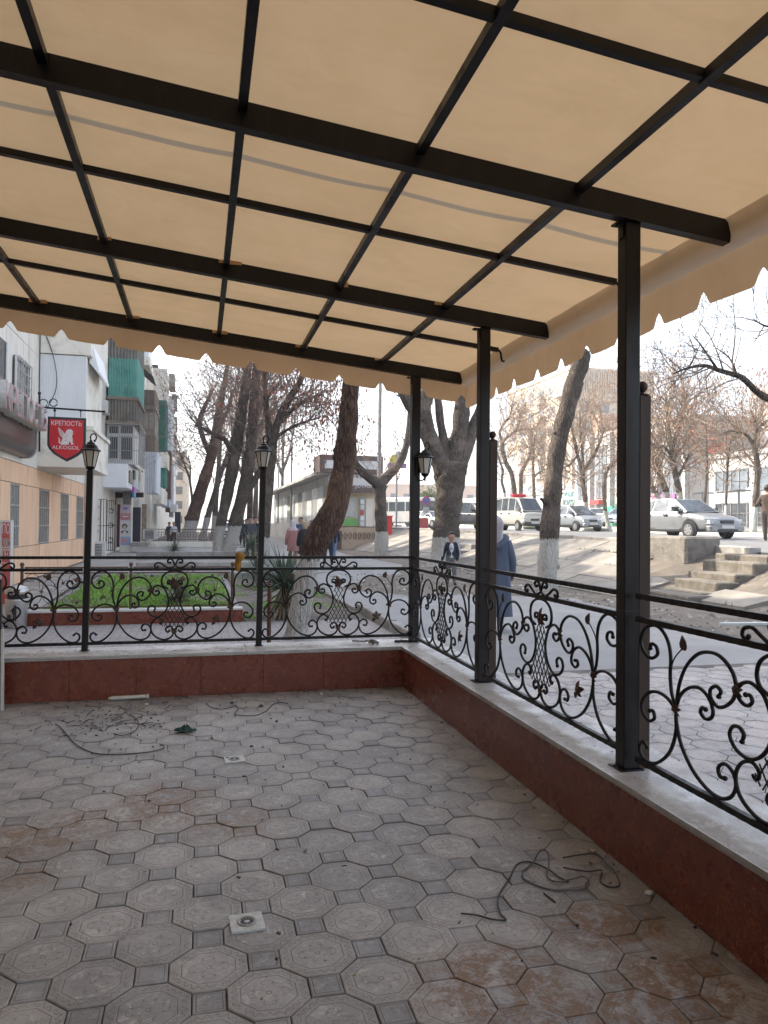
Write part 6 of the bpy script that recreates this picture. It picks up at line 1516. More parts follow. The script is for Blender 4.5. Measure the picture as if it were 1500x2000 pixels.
b = MB(); b.tube([(0,0,0), (0,0,p.z-1.2)], .08, 6); b.build('pole', M_GREYF, t); b = MB(); b.box((-.8,-.1,p.z-1.6), (.8,.1,p.z-1.2)); b.build('purple_panel', mat('purple_sign', (.26,.1,.27)), t); b = MB(); b.box((-.1,-.1,p.z-1.19), (.55,.1,p.z-.2)); b.build('white_panel', M_WHF, t)
b = MB(); b.prism([(-.11,p.z-1.19)] + [(-.11-.55*cos(k*pi/16), p.z-1.19+.75*sin(k*pi/16)) for k in range(0, 9)], -.09, .09, 'y'); b.build('yellow_panel', mat('yellow_sign', (.55,.48,.04)), t)
p = atY(832, 978, 46); t = thing('road_sign', 'round no-parking sign with a small plate below, left of the forked tree', 'sign', (p.x, 46, 1.15))
b = MB(); b.tube([(0,0,0), (0,0,p.z-1.15)], .03, 6); b.build('pole', M_GREYF, t); b = MB(); b.lathe((0,-.04,p.z-1.15), [(.28,0),(.28,-.02)], 20, ax='y'); b.build('disc', mat('sign_pinkred', (.5,.06,.12)), t); b = MB(); b.lathe((0,-.064,p.z-1.15), [(.20,0),(.20,-.006)], 20, ax='y'); b.build('disc_face', mat('sign_blue', (.12,.16,.4)), t)
b = MB(); b.box((-.2,-.05,p.z-1.95), (.2,-.03,p.z-1.55)); b.build('plate', M_WHF, t); b = MB(); b.box((-.45,-.05,.05), (.15,.02,.75)); b.build('notice', M_RED, t)
p = atY(757, 1044, 41); t = thing('red_box', 'tall red box standing behind the pollarded tree', 'box', (p.x, 41, p.z))
b = MB(); b.cbox((-.22,-.2,0), (.22,.2,1.0), .03); b.build('case', mat('red_box_paint', (.55,.02,.02), None, 4, .4), t); b = MB(); b.cbox((-.25,-.23,1.0), (.25,.23,1.06), .01); b.build('lid', mat('red_box_paint', (.5,.02,.02)), t)
for k, (px_, py_) in enumerate(((1443, 957), (1372, 962))):
    p = atY(px_, py_, Yv(px_, 30)); t = thing('street_lamp', ('double-armed street lamp before the white two-storey building', 'double-armed street lamp left of the white two-storey building')[k], 'street lamp', (p.x, p.y, 1.3))
    b = MB(); b.tube([(0,0,0), (0,0,p.z-1.3)], .07, 7); b.build('pole', M_GREYF, t); b = MB(); b.tube([(-.7,0,p.z-1.42), (0,0,p.z-1.3), (.8,0,p.z-1.32)], .05, 5); b.build('arm', M_GREYF, t)
# railing on the verge at the right
t = thing('verge_railing', 'thin metal railing along the verge behind the silver car', 'railing', (24.6, 30, 1.2)); b = MB()
for k in range(30): b.tube([(0, -8+.6*k, 0), (0, -8+.6*k, .95)], .025, 5)
b.tube([(0,-8,.95), (0,9.4,.95)], .03, 5); b.tube([(0,-8,.5), (0,9.4,.5)], .02, 5); b.build('rails', M_GREYF, t)

# unseen boxes added along the left roofs to cast shadow bands on the embankment
random.seed(77)
for par, ya, yb_, zt in ((b1, 2, 29, BT+.25), (b2, 30, 59, BT+.25)):
    Y = ya
    while Y < yb_-1:
        L = random.uniform(.5, 2.2); hh = random.choice((.35, .8, 1.5, 2.3))
        b = MB(); b.box((FXW-random.uniform(.6, 1.6), Y, zt+.002), (FXW+.2, min(yb_, Y+L), zt+hh)); bchild(b, 'roof_shadow_box', M_CREAM, par)
        Y += L+random.uniform(.5, 2.4)
# ------------------------------------------------------------------ vehicles
random.seed(300)
M_TYRE = mat('tyre', (0.02, 0.02, 0.021), (0.03, 0.03, 0.03), 20, .85); M_RIM = mat('rim', (0.45, 0.45, 0.46), None, 8, .35, .7)
M_CGL = mat('car_glass', (0.03, 0.04, 0.05), (0.06, 0.075, 0.09), 2, .05); M_LAMP = mat('car_lamp', (0.55, 0.57, 0.6), None, 8, .1); M_TRIMB = mat('car_black_trim', (0.025, 0.025, 0.027), None, 8, .5)
M_PLATE = mat('number_plate', (0.6, 0.6, 0.6), (0.45, 0.45, 0.45), 40, .5); M_TAIL = mat('tail_lamp', (0.35, 0.015, 0.015), None, 8, .2)
def car_paint(name, c, rough=.28):
    if name in MATS: return MATS[name]
    mt, n, l, b_ = new_mat(name); wv = coord(n, l, 'Object')
    d = ramp(n, l, noise(n, l, wv, 3, 5, .7), .4, .75)
    l.new(mixcol(n, l, math_(n, l, 'MULTIPLY', d, .25), c, (0.30, 0.28, 0.25)), b_.inputs['Base Color']); b_.inputs['Roughness'].default_value = rough; b_.inputs['Metallic'].default_value = .25
    sinp(b_, 'Coat Weight', .6); sinp(b_, 'Coat Roughness', .08); return mt
KIND = {
 # x stations rear->front: (x, half width, z low, z belt/hood top)
 'sedan': dict(L=4.48, H=1.42, st=[(-2.24,.66,.42,.86),(-2.18,.76,.30,.97),(-1.75,.82,.24,1.0),(-1.0,.84,.2,.96),(0,.845,.19,.93),(.75,.84,.2,.92),(1.35,.82,.22,.87),(1.9,.78,.24,.78),(2.16,.70,.26,.68),(2.24,.60,.36,.58)],
   cab=[(-1.70,.98,.70),(-1.05,1.38,.56),(-.25,1.42,.575),(.35,1.38,.565),(1.12,.93,.72)], wins=2, wh=.30, wx=(-1.32,1.36)),
 'hatch': dict(L=3.5, H=1.48, st=[(-1.75,.62,.42,.9),(-1.68,.70,.28,1.0),(-1.0,.745,.2,.98),(0,.75,.18,.95),(.6,.745,.2,.94),(1.1,.72,.22,.9),(1.5,.66,.24,.78),(1.7,.58,.28,.64),(1.76,.5,.36,.55)],
   cab=[(-1.66,1.02,.66),(-1.32,1.42,.54),(-.4,1.48,.55),(.15,1.44,.54),(1.12,.94,.66)], wins=2, wh=.27, wx=(-1.15,1.15)),
 'suv': dict(L=4.4, H=1.66, st=[(-2.2,.72,.46,.95),(-2.12,.82,.36,1.08),(-1.2,.87,.3,1.08),(0,.88,.28,1.05),(.8,.87,.3,1.04),(1.4,.85,.32,1.0),(1.95,.80,.34,.9),(2.15,.7,.38,.75),(2.2,.6,.46,.66)],
   cab=[(-2.0,1.1,.76),(-1.6,1.58,.64),(-.5,1.66,.65),(.25,1.6,.64),(1.05,1.06,.76)], wins=2, wh=.35, wx=(-1.32,1.36)),
 'van': dict(L=3.6, H=1.9, st=[(-1.8,.66,.4,1.08),(-1.76,.70,.3,1.12),(-1,.71,.26,1.12),(0,.715,.25,1.12),(.9,.715,.26,1.1),(1.5,.70,.28,1.05),(1.72,.66,.3,.98),(1.8,.6,.36,.85)],
   cab=[(-1.78,1.13,.66),(-1.68,1.78,.56),(-.4,1.9,.57),(.95,1.82,.56),(1.58,1.08,.66)], wins=3, wh=.27, wx=(-1.05,1.12)),
}
def vehicle(name, label, cat, kind, pos, rz, paint, group=None, bumper=None, detail=True):
    K = KIND[kind]; t = thing(name, label, cat, pos, rz, group); hw = .0
    b = MB(); st = K['st']; R_ = []
    for (x, w_, z0, z1) in st:
        h = z1-z0
        sec = [(0, z0), (w_*.82, z0), (w_*.97, z0+h*.10), (w_*1.0, z0+h*.38), (w_*.985, z0+h*.66), (w_*.94, z1-h*.05), (w_*.80, z1), (w_*.4, z1+.02), (0, z1+.03)]
        full = sec + [(-y, z) for y, z in reversed(sec[1:-1])]; R_.append([(x, y, z) for y, z in full])
    n = len(R_[0])
    for r_ in R_: b.v += r_
    for i in range(len(R_)-1):
        for k in range(n): b.f.append((i*n+k, i*n+(k+1) % n, (i+1)*n+(k+1) % n, (i+1)*n+k)); b.mi.append(0)
    b.f.append(tuple(range(n))); b.f.append(tuple((len(R_)-1)*n+k for k in reversed(range(n)))); b.mi += [0, 0]
    body = b.build('body', paint, t, True)
    md = body.modifiers.new('round', 'SUBSURF'); md.levels = 1; md.render_levels = 1
    # cabin shell
    cab = K['cab']; b = MB(); zb = [c[1] for c in cab]
    base = [(cab[0][0], cab[0][2]), (cab[-1][0], cab[-1][2])]
    top = cab[1:-1]
    rows_ = [[(cab[0][0], s*cab[0][2], cab[0][1]) for s in (1, -1)]] + [[(x, s*w_, z) for s in (1, -1)] for x, z, w_ in top] + [[(cab[-1][0], s*cab[-1][2], cab[-1][1]) for s in (1, -1)]]
    zbelt = cab[0][1]-.03
    wb_ = st[len(st)//2][1]*.93
    lower = []
    for i, r_ in enumerate(rows_):
        x = r_[0][0]; lower.append([(x + (0 if i in (0, len(rows_)-1) else 0), s*(wb_ if 0 < i < len(rows_)-1 else r_[0][1]*1.02), min(zbelt, cab[-1][1]) - .03) for s in (1, -1)])
    for r_ in rows_: b.v += r_
    m_ = len(rows_)
    for r_ in lower: b.v += r_
    for i in range(m_-1):
        b.f.append((2*i, 2*i+1, 2*i+3, 2*i+2)); b.mi.append(0)                       # top strip (rear screen, roof, windscreen)
        for s in (0, 1): b.f.append((2*i+s, 2*i+2+s, 2*m_+2*i+2+s, 2*m_+2*i+s)); b.mi.append(0)
    cabn = b.build('cabin', paint, t, False)
    # panes laid on the shell
    def pane(quad, par, inset=.07, off=.006, nm='window', mt=None):
        q = [Vector(v) for v in quad]; c = sum(q, Vector())/4; nn = (q[1]-q[0]).cross(q[3]-q[0]).normalized()
        if nn.dot(c-Vector((0, 0, .9))) < 0: nn = -nn
        P_ = [c+(v-c)*(1-inset)+nn*off for v in q]; b = MB(); b.add([tuple(v) for v in P_]+[tuple(v-nn*.012) for v in P_], [(0,1,2,3),(7,6,5,4),(0,4,5,1),(1,5,6,2),(2,6,7,3),(3,7,4,0)]); return b.build(nm, mt or M_CGL, par)
    pane([rows_[0][0], rows_[0][1], rows_[1][1], rows_[1][0]], cabn, .12, nm='rear_window'); pane([rows_[-1][0], rows_[-1][1], rows_[-2][1], rows_[-2][0]], cabn, .10, nm='windscreen')
    for s in (0, 1):
        xr0, xr1 = rows_[0][s], rows_[1][s]; lo = lambda x: (x, (1 if s == 0 else -1)*wb_*.985, min(zbelt, cab[-1][1])+.0)
        def up(x):
            for i in range(m_-1):
                a, c = rows_[i][s], rows_[i+1][s]
                if a[0] <= x <= c[0] + 1e-6: k = (x-a[0])/(c[0]-a[0]+1e-9); return tuple(a[j]+(c[j]-a[j])*k for j in range(3))
            return rows_[-1][s]
        xa, xb = cab[0][0]+.28, cab[-1][0]-.12; nw = K['wins']+1; cuts = [xa+(xb-xa)*k/nw for k in range(nw+1)]
        for p, q in zip(cuts[:-1], cuts[1:]):
            pane([lo(p), lo(q), up(q), up(p)], cabn, .13, .012)
    hwm = st[len(st)//2][1]
    for x in K['wx']:
        for s in (-1, 1):
            yw = s*(hwm-.06); r_ = K['wh']
            b = MB(); b.lathe((x, s*(hwm-.02), r_+.02), [(r_*1.18, -.015), (r_*1.18, .028*s if s > 0 else .015)], 20, ax='y'); b.build('wheel_arch', M_TRIMB, t)
            b = MB(); b.lathe((x, yw, r_), [(r_*.6, -.09), (r_*.93, -.09), (r_, -.06), (r_, .06), (r_*.93, .09), (r_*.6, .09)], 22, ax='y'); wo_ = b.build('wheel', M_TYRE, t, False)
            b = MB(); b.lathe((x, yw+s*.075, r_), [(r_*.62, -.02), (r_*.64, .018), (r_*.52, .022), (r_*.2, .03)], 18, ax='y'); b.build('rim', M_RIM, wo_)
            b = MB()
            for k in range(6): a = k*pi/3+.2; b.ball((x+r_*.42*cos(a), yw+s*.10, r_+r_*.42*sin(a)), r_*.09, 6, sy=.3)
            b.build('rim_hole', M_TRIMB, wo_)
    xf = st[-1][0]; wf = st[-2][1]; zf0, zf1 = st[-2][2], st[-2][3]
    b = MB(); b.cbox((xf-.22, -wf*1.04, zf0-.04), (xf+.03, wf*1.04, zf0+.19), .05); b.build('front_bumper', bumper or paint, t, False)
    b = MB(); b.cbox((xf+.005, -wf*.62, zf0-.01), (xf+.045, wf*.62, zf0+.07), .01); b.build('air_intake', M_TRIMB, t)
    gz = zf0+.25
    b = MB(); b.cbox((xf-.12, -wf*.42, gz), (xf+.012, wf*.42, gz+.12), .02); b.build('grille', M_TRIMB, t)
    for s in (-1, 1):
        b = MB(); b.cbox((xf-.26, s*wf*.52, gz+.0), (xf-.035, s*wf*1.0, gz+.15), .03); b.build('headlight', M_LAMP, t)
        b = MB(); xm = cab[-1][0]-.38; b.cbox((xm-.05, s*(wb_+.02), cab[-1][1]+.02), (xm+.06, s*(wb_+.20), cab[-1][1]+.14), .02); b.build('mirror', M_TRIMB if kind == 'sedan' else paint, t)
        b = MB(); xrr = st[0][0]; b.cbox((xrr-.005, s*st[1][1]*.62, .66), (xrr+.14, s*st[1][1]*.98, .82), .02); b.build('tail_light', M_TAIL, t)
        b = MB(); b.box((-.35, s*(hwm*.985), .30), (.9, s*(hwm*1.004), .36)); b.build('side_trim', M_TRIMB if kind != 'sedan' else paint, t)
        for xx in (.15, -.75): b = MB(); b.cbox((xx-.09, s*hwm*.965, st[4][3]-.13), (xx+.09, s*(hwm+.018), st[4][3]-.095), .008); b.build('door_handle', M_TRIMB, t)
    b = MB(); b.box((xf+.03, -.26, zf0+.09), (xf+.05, .26, zf0+.19)); b.build('number_plate', M_PLATE, t)
    b = MB(); b.cbox((st[0][0]-.03, -st[1][1]*1.02, .32), (st[0][0]+.2, st[1][1]*1.02, .55), .05); b.build('rear_bumper', bumper or paint, t)
    b = MB(); b.box((st[0][0]-.05, -.26, .56), (st[0][0]-.0, .26, .67)); b.build('number_plate', M_PLATE, t)
    return t
HD = -pi/2                               # driving towards the terrace (-Y)
PS = car_paint('silver_paint', (0.20, 0.212, 0.225)); PW = car_paint('white_paint', (0.62, 0.61, 0.58)); PD = car_paint('dark_paint', (0.028, 0.034, 0.045)); PB = car_paint('grey_blue_paint', (0.24, 0.27, 0.30)); PC = car_paint('cream_paint', (0.44, 0.43, 0.39))
def road_at(px_, py_): 
    z = 1.1; p = atZ(px_, py_, z)
    return p
def place(px_, depth_y):
    p = atY(px_, 1000, depth_y); return (p.x, depth_y, zr(depth_y)+.015)
vehicle('sedan_car', 'silver sedan driving past at the right, beyond the steps', 'car', 'sedan', (17.1, 24.0, zr(24)+.015), HD+.10, PS)
vehicle('hatchback_car', 'small silver-blue hatchback seen between the broken tree and the nearest post', 'car', 'hatch', place(1122, 38.5), HD+.12, PB, bumper=PB)
vehicle('minivan', 'white and grey microvan with a red roof board behind the middle post', 'van', 'van', place(1012, 39.5), HD+.12, PC, bumper=M_TRIMB)
vn = bpy.data.objects['minivan']; b = MB(); b.cbox((-.15, -.45, 1.9), (.15, .45, 2.08), .02); b.build('roof_board', mat('red_board', (.55,.03,.05)), vn)
vehicle('suv_car', 'dark grey off-roader partly hidden by the middle post', 'car', 'suv', place(936, 42.5), HD+.25, PD)
vehicle('sedan_car', 'white sedan parked beyond the verge left of the bent tree, seen from behind', 'car', 'sedan', (atY(1166, 1000, 54).x, 54, zr(54)+.27), pi/2-.5, PW)
vehicle('sedan_car', 'pale sedan parked beyond the verge right of the bent tree', 'car', 'sedan', (atY(1218, 1000, 50).x, 50, zr(50)+.27), -2.6, car_paint('pale_blue_paint', (.5,.55,.6)))
vehicle('sedan_car', 'silver-green sedan just behind the white van', 'car', 'sedan', place(1054, 46), HD+.12, car_paint('green_silver', (.36,.42,.40)))
vehicle('sedan_car', 'white car far back on the road left of the forked tree', 'car', 'sedan', place(842, 62), HD+.3, PW)
vehicle('hatchback_car', 'distant pale car at the end of the footpath between leaning trunks', 'car', 'hatch', (atY(444, 1000, 75).x, 75, 0), HD, PB)
# bus
bp = place(781, 72); t = thing('bus', 'white bus far down the road between the pollarded and forked trees', 'bus', bp, HD+.42)
b = MB(); b.cbox((-4.6,-1.15,.35), (4.0,1.15,2.85), .12); b.build('body', PW, t)
b = MB(); b.cbox((3.99,-1.05,1.35), (4.03,1.05,2.5), .01); b.build('windscreen', M_CGL, t)
for s in (-1, 1):
    for k in range(6): b = MB(); b.box((-4.2+1.3*k, s*1.15, 1.5), (-3.05+1.3*k, s*1.165, 2.4)); b.build('window', M_CGL, t)
    for x in (-2.8, 2.6): b = MB(); b.lathe((x, s*1.0, .45), [(.2,-.13),(.45,-.12),(.45,.12),(.2,.17)], 16, ax='y'); b.build('wheel', M_TYRE, t)
    b = MB(); b.cbox((3.98, s*.65, .75), (4.04, s*1.05, 1.0), .01); b.build('headlight', M_LAMP, t)
b = MB(); b.box((4.0,-.5,.7), (4.03,.5,1.1)); b.build('grille', M_TRIMB, t); b = MB(); b.cbox((3.9,-1.12,.35), (4.1,1.12,.6), .03); b.build('bumper', M_TRIMB, t)

# ------------------------------------------------------------------ people
M_SKIN = mat('skin', (0.42, 0.25, 0.18), (0.36, 0.21, 0.15), 10, .55)
def cloth(name, c, c2=None): return mat(name, c, c2, 9, .9, 0, .7, 11, .035, kind='Object', stretch=(1, 1, .3))
def person(label, pos, h, rz, cols, pose=None, hair=(0.02,0.015,0.012), scarf=None, coat=None, robe=None, hood=None, group=None, female=False, longhair=False, name='person', face=True, jacket_open=None, hat=None, bulk=1.0, hs=1.0):
    """standing or walking figure; faces local -Y; cols = dict(top, legs, shoes)"""
    t = thing(name, label, 'person', pos, rz, group); k = h/1.75
    P_ = dict(la=(.24,.02,1.10), lh=(.27,-.06,.86), ra=(-.24,.02,1.10), rh=(-.27,-.06,.86), lk=(.10,-.03,.50), lf=(.10,.02,.08), rk=(-.10,-.03,.50), rf=(-.10,.02,.08))
    if pose: P_.update(pose)
    J = [('pelvis',(0,0,.95),.150,'legs'),('waist',(0,0,1.10),.140,'top'),('chest',(0,.0,1.30),.165,'top'),('collar',(0,.01,1.43),.105,'top'),('neck',(0,.0,1.50),.055,'skin'),('chin',(0,-.015,1.56),.078,'skin'),('head',(0,-.005,1.65),.118,'skin'),('crown',(0,.005,1.715),.088,'skin')]
    J = [(n, (p[0], p[1], 1.52+(p[2]-1.52)*hs) if n in ('chin','head','crown') else p, r*(hs if n in ('chin','head','crown') else 1), m_) for n, p, r, m_ in J]
    V = {n: (p, r, m_) for n, p, r, m_ in J}
    def addj(n, p, r, m_): V[n] = (p, r, m_)
    for s, q in ((1, 'l'), (-1, 'r')):
        addj(q+'sh', (s*.165,.01,1.40), .075, 'top'); addj(q+'el', P_[q+'a'], .055, 'top'); addj(q+'wr', P_[q+'h'], .04, 'top')
        e = Vector(P_[q+'h'])-Vector(P_[q+'a']); hp = Vector(P_[q+'h'])+e.normalized()*.09; addj(q+'ha', tuple(hp), .036, 'skin')
        addj(q+'hip', (s*.085,0,.88), .10, 'legs'); addj(q+'kn', P_[q+'k'], .068, 'legs'); addj(q+'an', P_[q+'f'], .045, 'legs')
        f_ = P_[q+'f']; addj(q+'to', (f_[0]*1.1, f_[1]-.15, .035), .04, 'shoes')
    E_ = [('pelvis','waist'),('waist','chest'),('chest','collar'),('collar','neck'),('neck','chin'),('chin','head'),('head','crown')]
    for q in 'lr': E_ += [('chest',q+'sh'),(q+'sh',q+'el'),(q+'el',q+'wr'),(q+'wr',q+'ha'),('pelvis',q+'hip'),(q+'hip',q+'kn'),(q+'kn',q+'an'),(q+'an',q+'to')]
    names = list(V); me = bpy.data.meshes.new('body'); me.from_pydata([tuple(c*k for c in V[n][0]) for n in names], [(names.index(a), names.index(b_)) for a, b_ in E_], [])
    o = bpy.data.objects.new('body', me); COL.objects.link(o)
    sk = o.modifiers.new('skin', 'SKIN'); ss = o.modifiers.new('sub', 'SUBSURF'); ss.levels = 2; ss.render_levels = 2
    for i, n in enumerate(names):
        r = V[n][1]*k*(bulk*1.2 if V[n][2] in ('top','legs') else 1.08); sv = me.skin_vertices[0].data[i]
        fl = .72 if n in ('chest','waist','pelvis','collar') else 1
        sv.radius = (r, r*fl) ; sv.use_root = (n == 'pelvis')
    dg = bpy.context.evaluated_depsgraph_get(); m2 = bpy.data.meshes.new_from_object(o.evaluated_get(dg)); bpy.data.objects.remove(o)
    order = ['top','legs','shoes','skin']; m2.materials.clear()
    for q in order: m2.materials.append(M_SKIN if q == 'skin' else cols[q])
    segs = [(Vector(V[a][0])*k, Vector(V[b_][0])*k, V[a][2], V[b_][2]) for a, b_ in E_]
    for f in m2.polygons:
        c = f.center; best = 1e9; mm = 'top'
        for a, e, ma, mb_ in segs:
            d = e-a; tt = max(0, min(1, (c-a).dot(d)/d.length_squared)); ds = (c-(a+d*tt)).length
            if ds < best: best = ds; mm = ma if tt < .5 else mb_
        f.material_index = order.index(mm); f.use_smooth = True
    bo = bpy.data.objects.new('body', m2); COL.objects.link(bo); bo.parent = t
    hc = Vector((0,-.005,1.52+.135*hs))*k; k0 = k; k = k*hs
    if scarf is None and hat is None:
        b = MB(); N = 14
        for i in range(7):
            a = pi*.52*i/6
            for j in range(N):
                th = 2*pi*j/N; front = max(0, -sin(th)); r = .111*k*(1+.05*sin(5*th+i)); lim = a*(1.55-.98*front) if not longhair else a*(1-.35*front)
                b.v.append((hc.x+r*sin(lim)*cos(th), hc.y+.008*k+r*1.06*sin(lim)*sin(th), hc.z+.016*k+r*1.05*cos(lim)))
        for i in range(6):
            for j in range(N): b.f.append((i*N+j, i*N+(j+1) % N, (i+1)*N+(j+1) % N, (i+1)*N+j)); b.mi.append(0)
        if longhair:
            b.lathe((hc.x, hc.y+.055*k, hc.z-.20*k), [(.06*k,0),(.095*k,.06*k),(.10*k,.16*k),(.085*k,.24*k)], 12, 0, 'z', 1.0, .62)
        b.build('hair', mat('hair_%d%d' % (int(hair[0]*100), int(hair[1]*100)), hair, tuple(x*.6 for x in hair), 40, .6, kind='Object'), t, True)
    if face:
        b = MB()
        for s in (-1, 1): b.ball((s*.034*k, hc.y-.088*k, hc.z+.002*k), .011*k, 6, sy=.5)
        for s in (-1, 1): b.bar((s*.018*k, hc.y-.094*k, hc.z+.026*k), (s*.052*k, hc.y-.086*k, hc.z+.026*k), .006*k, .007*k)
        b.build('eyes', mat('eye_dark', (0.02,0.015,0.012)), t)
        b = MB(); b.add([(0,hc.y-.115*k,hc.z-.03*k),(.014*k,hc.y-.088*k,hc.z-.036*k),(-.014*k,hc.y-.088*k,hc.z-.036*k),(0,hc.y-.09*k,hc.z+.012*k)], [(0,1,3),(0,3,2),(0,2,1)]); b.build('nose', M_SKIN, t)
        b = MB(); b.bar((-.024*k,hc.y-.084*k,hc.z-.062*k), (.024*k,hc.y-.084*k,hc.z-.062*k), .008*k, .009*k); b.build('mouth', mat('lips', (0.30,0.12,0.10)), t)
        b = MB()
        for s in (-1, 1): b.ball((s*.096*k, hc.y+.01*k, hc.z-.01*k), .022*k, 6, sx=.4, sy=.7)
        b.build('ears', M_SKIN, t)
    k = k0
    def loft(nm, secs, mt, folds=0, ph=0, n=28):
        """secs: (z, rx, ry, cx, cy)"""
        b = MB()
        for (z, rx, ry, cx, cy) in secs:
            for j in range(n):
                th = 2*pi*j/n; amp = folds*max(0, 1-(z-secs[-1][0])/(secs[0][0]-secs[-1][0]+1e-6)) if secs[0][0] > secs[-1][0] else 0
                w_ = 1+amp*(.5*sin(5*th+ph)+.35*sin(9*th+ph*2+z*3)); b.v.append(((cx+rx*cos(th)*w_)*k, (cy+ry*sin(th)*w_)*k, z*k))
        for i in range(len(secs)-1):
            for j in range(n): b.f.append((i*n+j, i*n+(j+1) % n, (i+1)*n+(j+1) % n, (i+1)*n+j)); b.mi.append(0)
        return b.build(nm, mt, t, True)
    if coat:
        mt, zl = coat; loft('coat', [(1.47,.075,.07,0,.01),(1.43,.17,.105,0,.01),(1.36,.215,.135,0,.01),(1.2,.205,.145,0,0),(1.0,.20,.15,0,0),(.85,.215,.165,0,0),(zl,.235,.19,0,0)], mt, .06, pos[0])
    if robe:
        mt, zl = robe; loft('robe', [(1.48,.08,.075,0,.01),(1.44,.18,.11,0,.01),(1.36,.225,.14,0,.01),(1.2,.22,.15,0,.01),(1.0,.225,.165,0,.01),(.75,.24,.18,0,.01),(.45,.25,.19,0,.02),(zl,.265,.21,.01,.04)], mt, .16, 1.0, 44)
    if coat or robe:
        mt = (coat or robe)[0]
        for q in 'lr':
            s = 1 if q == 'l' else -1; b = MB(); pts = [Vector((s*.16,.01,1.40)), Vector(P_[q+'a']), Vector(P_[q+'h'])]; b.tube([p*k for p in spline([tuple(p) for p in pts], 4)], [.085*k,.082*k,.078*k,.072*k,.07*k,.068*k,.064*k,.06*k,.058*k], 10); b.build('sleeve', mt, t, True)
    if scarf: 
        loft('headscarf', [(1.80,.01,.01,0,.01),(1.795,.04,.04,0,.01),(1.775,.072,.075,0,.01),(1.74,.10,.105,0,.01),(1.69,.12,.13,0,.012),(1.62,.118,.125,0,.02),(1.54,.105,.11,0,.02),(1.47,.125,.115,0,.02),(1.41,.19,.13,0,.02),(1.36,.20,.135,0,.02)], scarf, .03, 2.0)
    if hood:
        b = MB(); pts = [(.17,-.03,1.47),(.16,.07,1.43),(.09,.155,1.36),(0,.185,1.31),(-.09,.155,1.36),(-.16,.07,1.43),(-.17,-.03,1.47)]
        b.tube([Vector(p)*k for p in spline(pts, 4)], [.04*k]*25, 8); pts2 = [(x*.8, y*.85, z+.03) for x, y, z in pts]; b.tube([Vector(p)*k for p in spline(pts2, 4)], [.03*k]*25, 8); b.build('hood', hood, t, True)
    if hat:
        b = MB(); b.lathe((0, hc.y, hc.z), [(.112*k,.015*k),(.115*k,.05*k),(.10*k,.10*k),(.05*k,.125*k)], 12); b.build('hat', hat, t, True)
    return t
BK = cloth('black_cloth', (0.012,0.012,0.015), (0.022,0.022,0.026)); NV = cloth('navy_cloth', (0.015,0.018,0.035), (0.025,0.028,0.05)); GR = cloth('grey_cloth', (0.13,0.13,0.135), (0.10,0.10,0.105)); WH = cloth('white_shirt', (0.55,0.56,0.58), (0.45,0.46,0.48)); SHW = cloth('white_shoe', (0.6,0.6,0.6)); SHB = cloth('black_shoe', (0.015,0.015,0.016))
JB = cloth('jeans_blue', (0.12,0.22,0.36), (0.18,0.28,0.40)); PK = cloth('pink_coat', (0.40,0.19,0.175), (0.33,0.155,0.14)); TN = cloth('tan_skirt', (0.30,0.17,0.09), (0.2,0.1,0.05))
walk1 = dict(lk=(.10,-.14,.52), lf=(.10,-.20,.09), rk=(-.10,.02,.50), rf=(-.10,.24,.11)); walk2 = dict(rk=(-.10,-.14,.52), rf=(-.10,-.20,.09), lk=(.10,.02,.50), lf=(.10,.24,.11))
def toward(p): return atan2(-(0-p[0]), -(p[1]-0)) if False else atan2(p[0], -p[1])*0 + atan2(-p[0], p[1])*(-1)
# boy walking towards the terrace
pb = atZ(881, 1140); boy = person('boy in a navy track jacket and white shirt walking towards the fence', (pb.x, pb.y, -.02), 1.27, -.25, dict(top=NV, legs=GR, shoes=SHB), dict(lh=(.22,-.10,.88), la=(.23,.06,1.12), rh=(-.31,.05,.86), ra=(-.25,.05,1.12), **{k_: v_ for k_, v_ in walk1.items()}), hair=(0.03,0.02,0.016), hs=1.24, bulk=1.08)
kb = 1.27/1.75
b = MB(); N = 10
for z, hw_, yy_ in ((1.44,.05,-.085),(1.36,.075,-.128),(1.25,.085,-.128),(1.12,.085,-.112),(1.0,.10,-.118),(.93,.105,-.124)):
    for j in range(N+1): u = -1+2*j/N; b.v.append((u*hw_*kb, (yy_*1.02-.008+.03*u*u)*kb, z*kb))
for i in range(5):
    for j in range(N): a = i*(N+1)+j; b.f.append((a, a+1, a+N+2, a+N+1)); b.mi.append(0)
sho = b.build('shirt_front', WH, boy, True); sm = sho.modifiers.new('thick', 'SOLIDIFY'); sm.thickness = .012
me = text_mesh('NYC', .07, .001); me.transform(facing((0, -.142*kb, 1.24*kb), (0,-1,0))); me.materials.clear(); me.materials.append(NV); o = bpy.data.objects.new('shirt_print', me); COL.objects.link(o); o.parent = boy
for s in (-1, 1):
    b = MB(); b.tube([Vector(p)*kb for p in ((s*.215,-.0,1.42), (s*.29,-.0,1.18), (s*.315,-.03,.98))], .014, 5); b.build('sleeve_stripe', WH, boy)
# woman in the long blue-grey robe, seen from behind, walking away
pw = atZ(967, 1229); person('woman in a long grey-blue hooded robe and pale headscarf walking away', (pw.x, pw.y, -.02), 1.60, pi-.30, dict(top=cloth('slate_robe', (0.075,0.094,0.138), (0.055,0.069,0.104)), legs=GR, shoes=SHW), dict(walk2, la=(.25,.03,1.12), lh=(.255,-.02,.86), ra=(-.25,.03,1.12), rh=(-.255,-.02,.86)), scarf=cloth('pale_scarf', (0.36,0.325,0.335), (0.29,0.26,0.275)), robe=(MATS['slate_robe'], .24), hood=MATS['slate_robe'], face=False)
